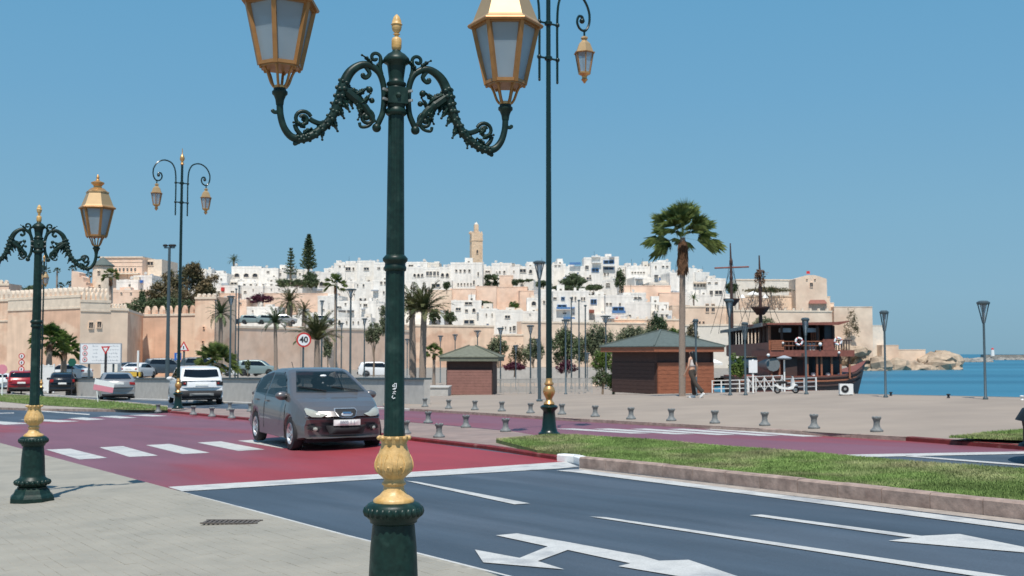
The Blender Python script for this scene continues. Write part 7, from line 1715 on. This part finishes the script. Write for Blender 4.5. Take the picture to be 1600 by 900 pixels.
# roof
rf = MB(); rf.add([(sx_(1196), yf-.5, sz_(507.5)), (sx_(1308), yf-.5, sz_(508)), (sx_(1323), yf-.6, sz_(503)), (sx_(1323), 6, sz_(503)), (sx_(1196), 6, sz_(507.5)), (sx_(1196), yf-.5, sz_(505)), (sx_(1308), yf-.5, sz_(503.2)), (sx_(1323), yf-.6, sz_(501.5)), (sx_(1323), 6, sz_(501)), (sx_(1196), 6, sz_(504))],
    [(0, 1, 6, 5), (1, 2, 7, 6), (2, 3, 8, 7), (3, 4, 9, 8), (4, 0, 5, 9), (5, 6, 7, 8, 9), (4, 3, 2, 1, 0)]); rf.build('roof', 'wood_red', sh)
# receding side veranda: from (1203,YS) back to (1135, YS+22)
dv = Vector(((1136-800)/F*(YS+24)-SX(1203), 24)); Lv = dv.length; av = math.atan2(dv.y, dv.x)
vmat = Matrix.Translation((sx_(1203), yf, 0)) @ Matrix.Rotation(av, 4, 'Z')
zf = sz_(552); zu = sz_(535); ztp = sz_(509)
MB().box(0, Lv, -2.2, 0, zf-.25, zf, vmat).build('side_deck', 'wood_dark', sh)
MB().box(.05, Lv, .0, .08, zf-.2, zu, vmat).build('side_parapet', 'wood_red', sh)
MB().box(-.2, Lv+.3, -2.5, .5, ztp, ztp+.14, vmat).build('side_roof', 'wood_dark', sh)
MB().box(-.2, Lv+.3, .5, .56, ztp-.05, ztp+.2, vmat).build('side_roof_fascia', 'bollard', sh)
for k in range(13):
    x = Lv*(k+.2)/13; MB().box(x-.09, x+.09, -.1, .05, zu, ztp, vmat).build('side_post', 'wood_dark', sh)
    MB().bar(vmat @ Vector((x, -.02, ztp-.7)), vmat @ Vector((x+.6, -.02, ztp-.02)), .09).build('post_bracket', 'wood_dark', sh)
MB().box(.3, Lv-1, -1.8, -.9, .9, zf-.3, vmat).build('side_cabin', 'wood_dark', sh)
MB().tube([vmat @ Vector((x, -.2, zf-.75)) for x in (0, Lv*.3, Lv*.6, Lv*.9)], [.45, .42, .35, .25], 10).build('furled_awning', 'bollard', sh, True)
# lifebuoys
for px, py in ((1247, 533.5), (1308, 533)):
    pts = [(sx_(px)+.22*math.cos(a), yf-.25, sz_(py)+.22*math.sin(a)) for a in np.linspace(0, 2*math.pi, 25)]
    o = MB().tube(pts, .065, 8).build('lifebuoy', 'signwhite', sh, True)
    for a in (0.4, 2.0, 3.5, 5.1): MB().tube([(sx_(px)+.22*math.cos(a+d), yf-.25, sz_(py)+.22*math.sin(a+d)) for d in (-.16, 0, .16)], .069, 8).build('buoy_band', 'signred', o, True)
for px, py, r_ in ((1222, 536, .08), (1280, 538, .13), (1199, 555, .11), (1309, 551, .09)): MB().ball((sx_(px), yf-.25, sz_(py)), r_, 8, 6).build('float', 'whitepaint', sh, True)
MB().box(sx_(1276)-.4, sx_(1276)+.35, yf+.3, yf+.9, sz_(547), sz_(536)).build('chest', 'whitepaint', sh)
# masts
for (px, y0, y1, Yo, yard) in ((1144, 380, 560, 22, 418), (1189, 399, 540, 12, None)):
    Ym = YS+Yo; sm_ = F/Ym; b_ = A(px, y1, Ym); tpz = A(px, y0, Ym).z; x0 = b_.x-ox; y_ = Yo
    ms = MB().tube([(x0, y_, 0), (x0, y_, tpz-oz-2.5), (x0-.05, y_, tpz-oz)], [.20, .12, .05], 8).build('mast', 'wood_dark', sh, True)
    if yard:
        zy = A(px, yard, Ym).z-oz; MB().tube([(x0-26/sm_, y_, zy-.05), (x0+28/sm_, y_, zy+.06)], .07, 6).build('yard', 'wood_red', ms, True)
    for f in (.88, .78): MB().ball((x0, y_, (tpz-oz)*f), .16, 8, 5, (1, 1, 2.2)).build('mast_band', 'wood_dark', ms, True)
    for s in (-1, 1):
        for k in range(2): MB().tube([(x0, y_, (tpz-oz)*(.93-.08*k)), (x0+s*(1.1+.7*k), y_+.2, sz_(512))], .018, 4).build('shroud', 'plastic', ms)
    hb = MB().lathe([(.3, 0), (.7, .5), (.72, .62), (.3, .62)], 10, c=(x0, y_, A(px, 478 if yard else 492, Ym).z-oz)).build('crows_nest', 'wood_dark', ms)
    if not yard:
        crown('furled_net', ms, 'deadfrond', [(x0, y_, A(px, 432, Ym).z-oz, .45, .4, .8)], 260, .12, 12)
# small lettered white board and posts in front
q = G(1177, 614, .077); t = thing('notice_board', 'small white notice plate on a post before the ship', 'sign', q)
MB().box(-.03, .03, 0, .05, 0, 1.25).build('post', 'whitepaint', t); MB().box(-.16, .16, -.03, 0, .75, 1.22).build('panel', 'signwhite', t)
q = G(1226, 612, .077); t = thing('lamp_stand', 'thin white pole with a round flat shade before the ship', 'street lamp', q)
MB().lathe([(.035, 0), (.03, 1.25)], 8).build('pole', 'whitepaint', t); MB().lathe([(.28, 1.28), (.3, 1.33), (.05, 1.42)], 14).build('shade', 'inkgrey', t)
for i, (px, py) in enumerate(((1392, 619.5), (1482, 623), (1597, 626))):
    q = G(px, py-1, .077); t = thing('mooring_bollard', ['small black mooring post left of centre on the quay edge', 'small dark mooring post between the two sea lamps', 'pale mooring post at the right end of the quay edge'][i], 'mooring post', q)
    MB().lathe([(.05, 0), (.035, .04), (.035, .09), (.065, .10), (.065, .12), (.02, .13)], 10).build('post', 'ink' if i < 2 else 'whitepaint', t, True)
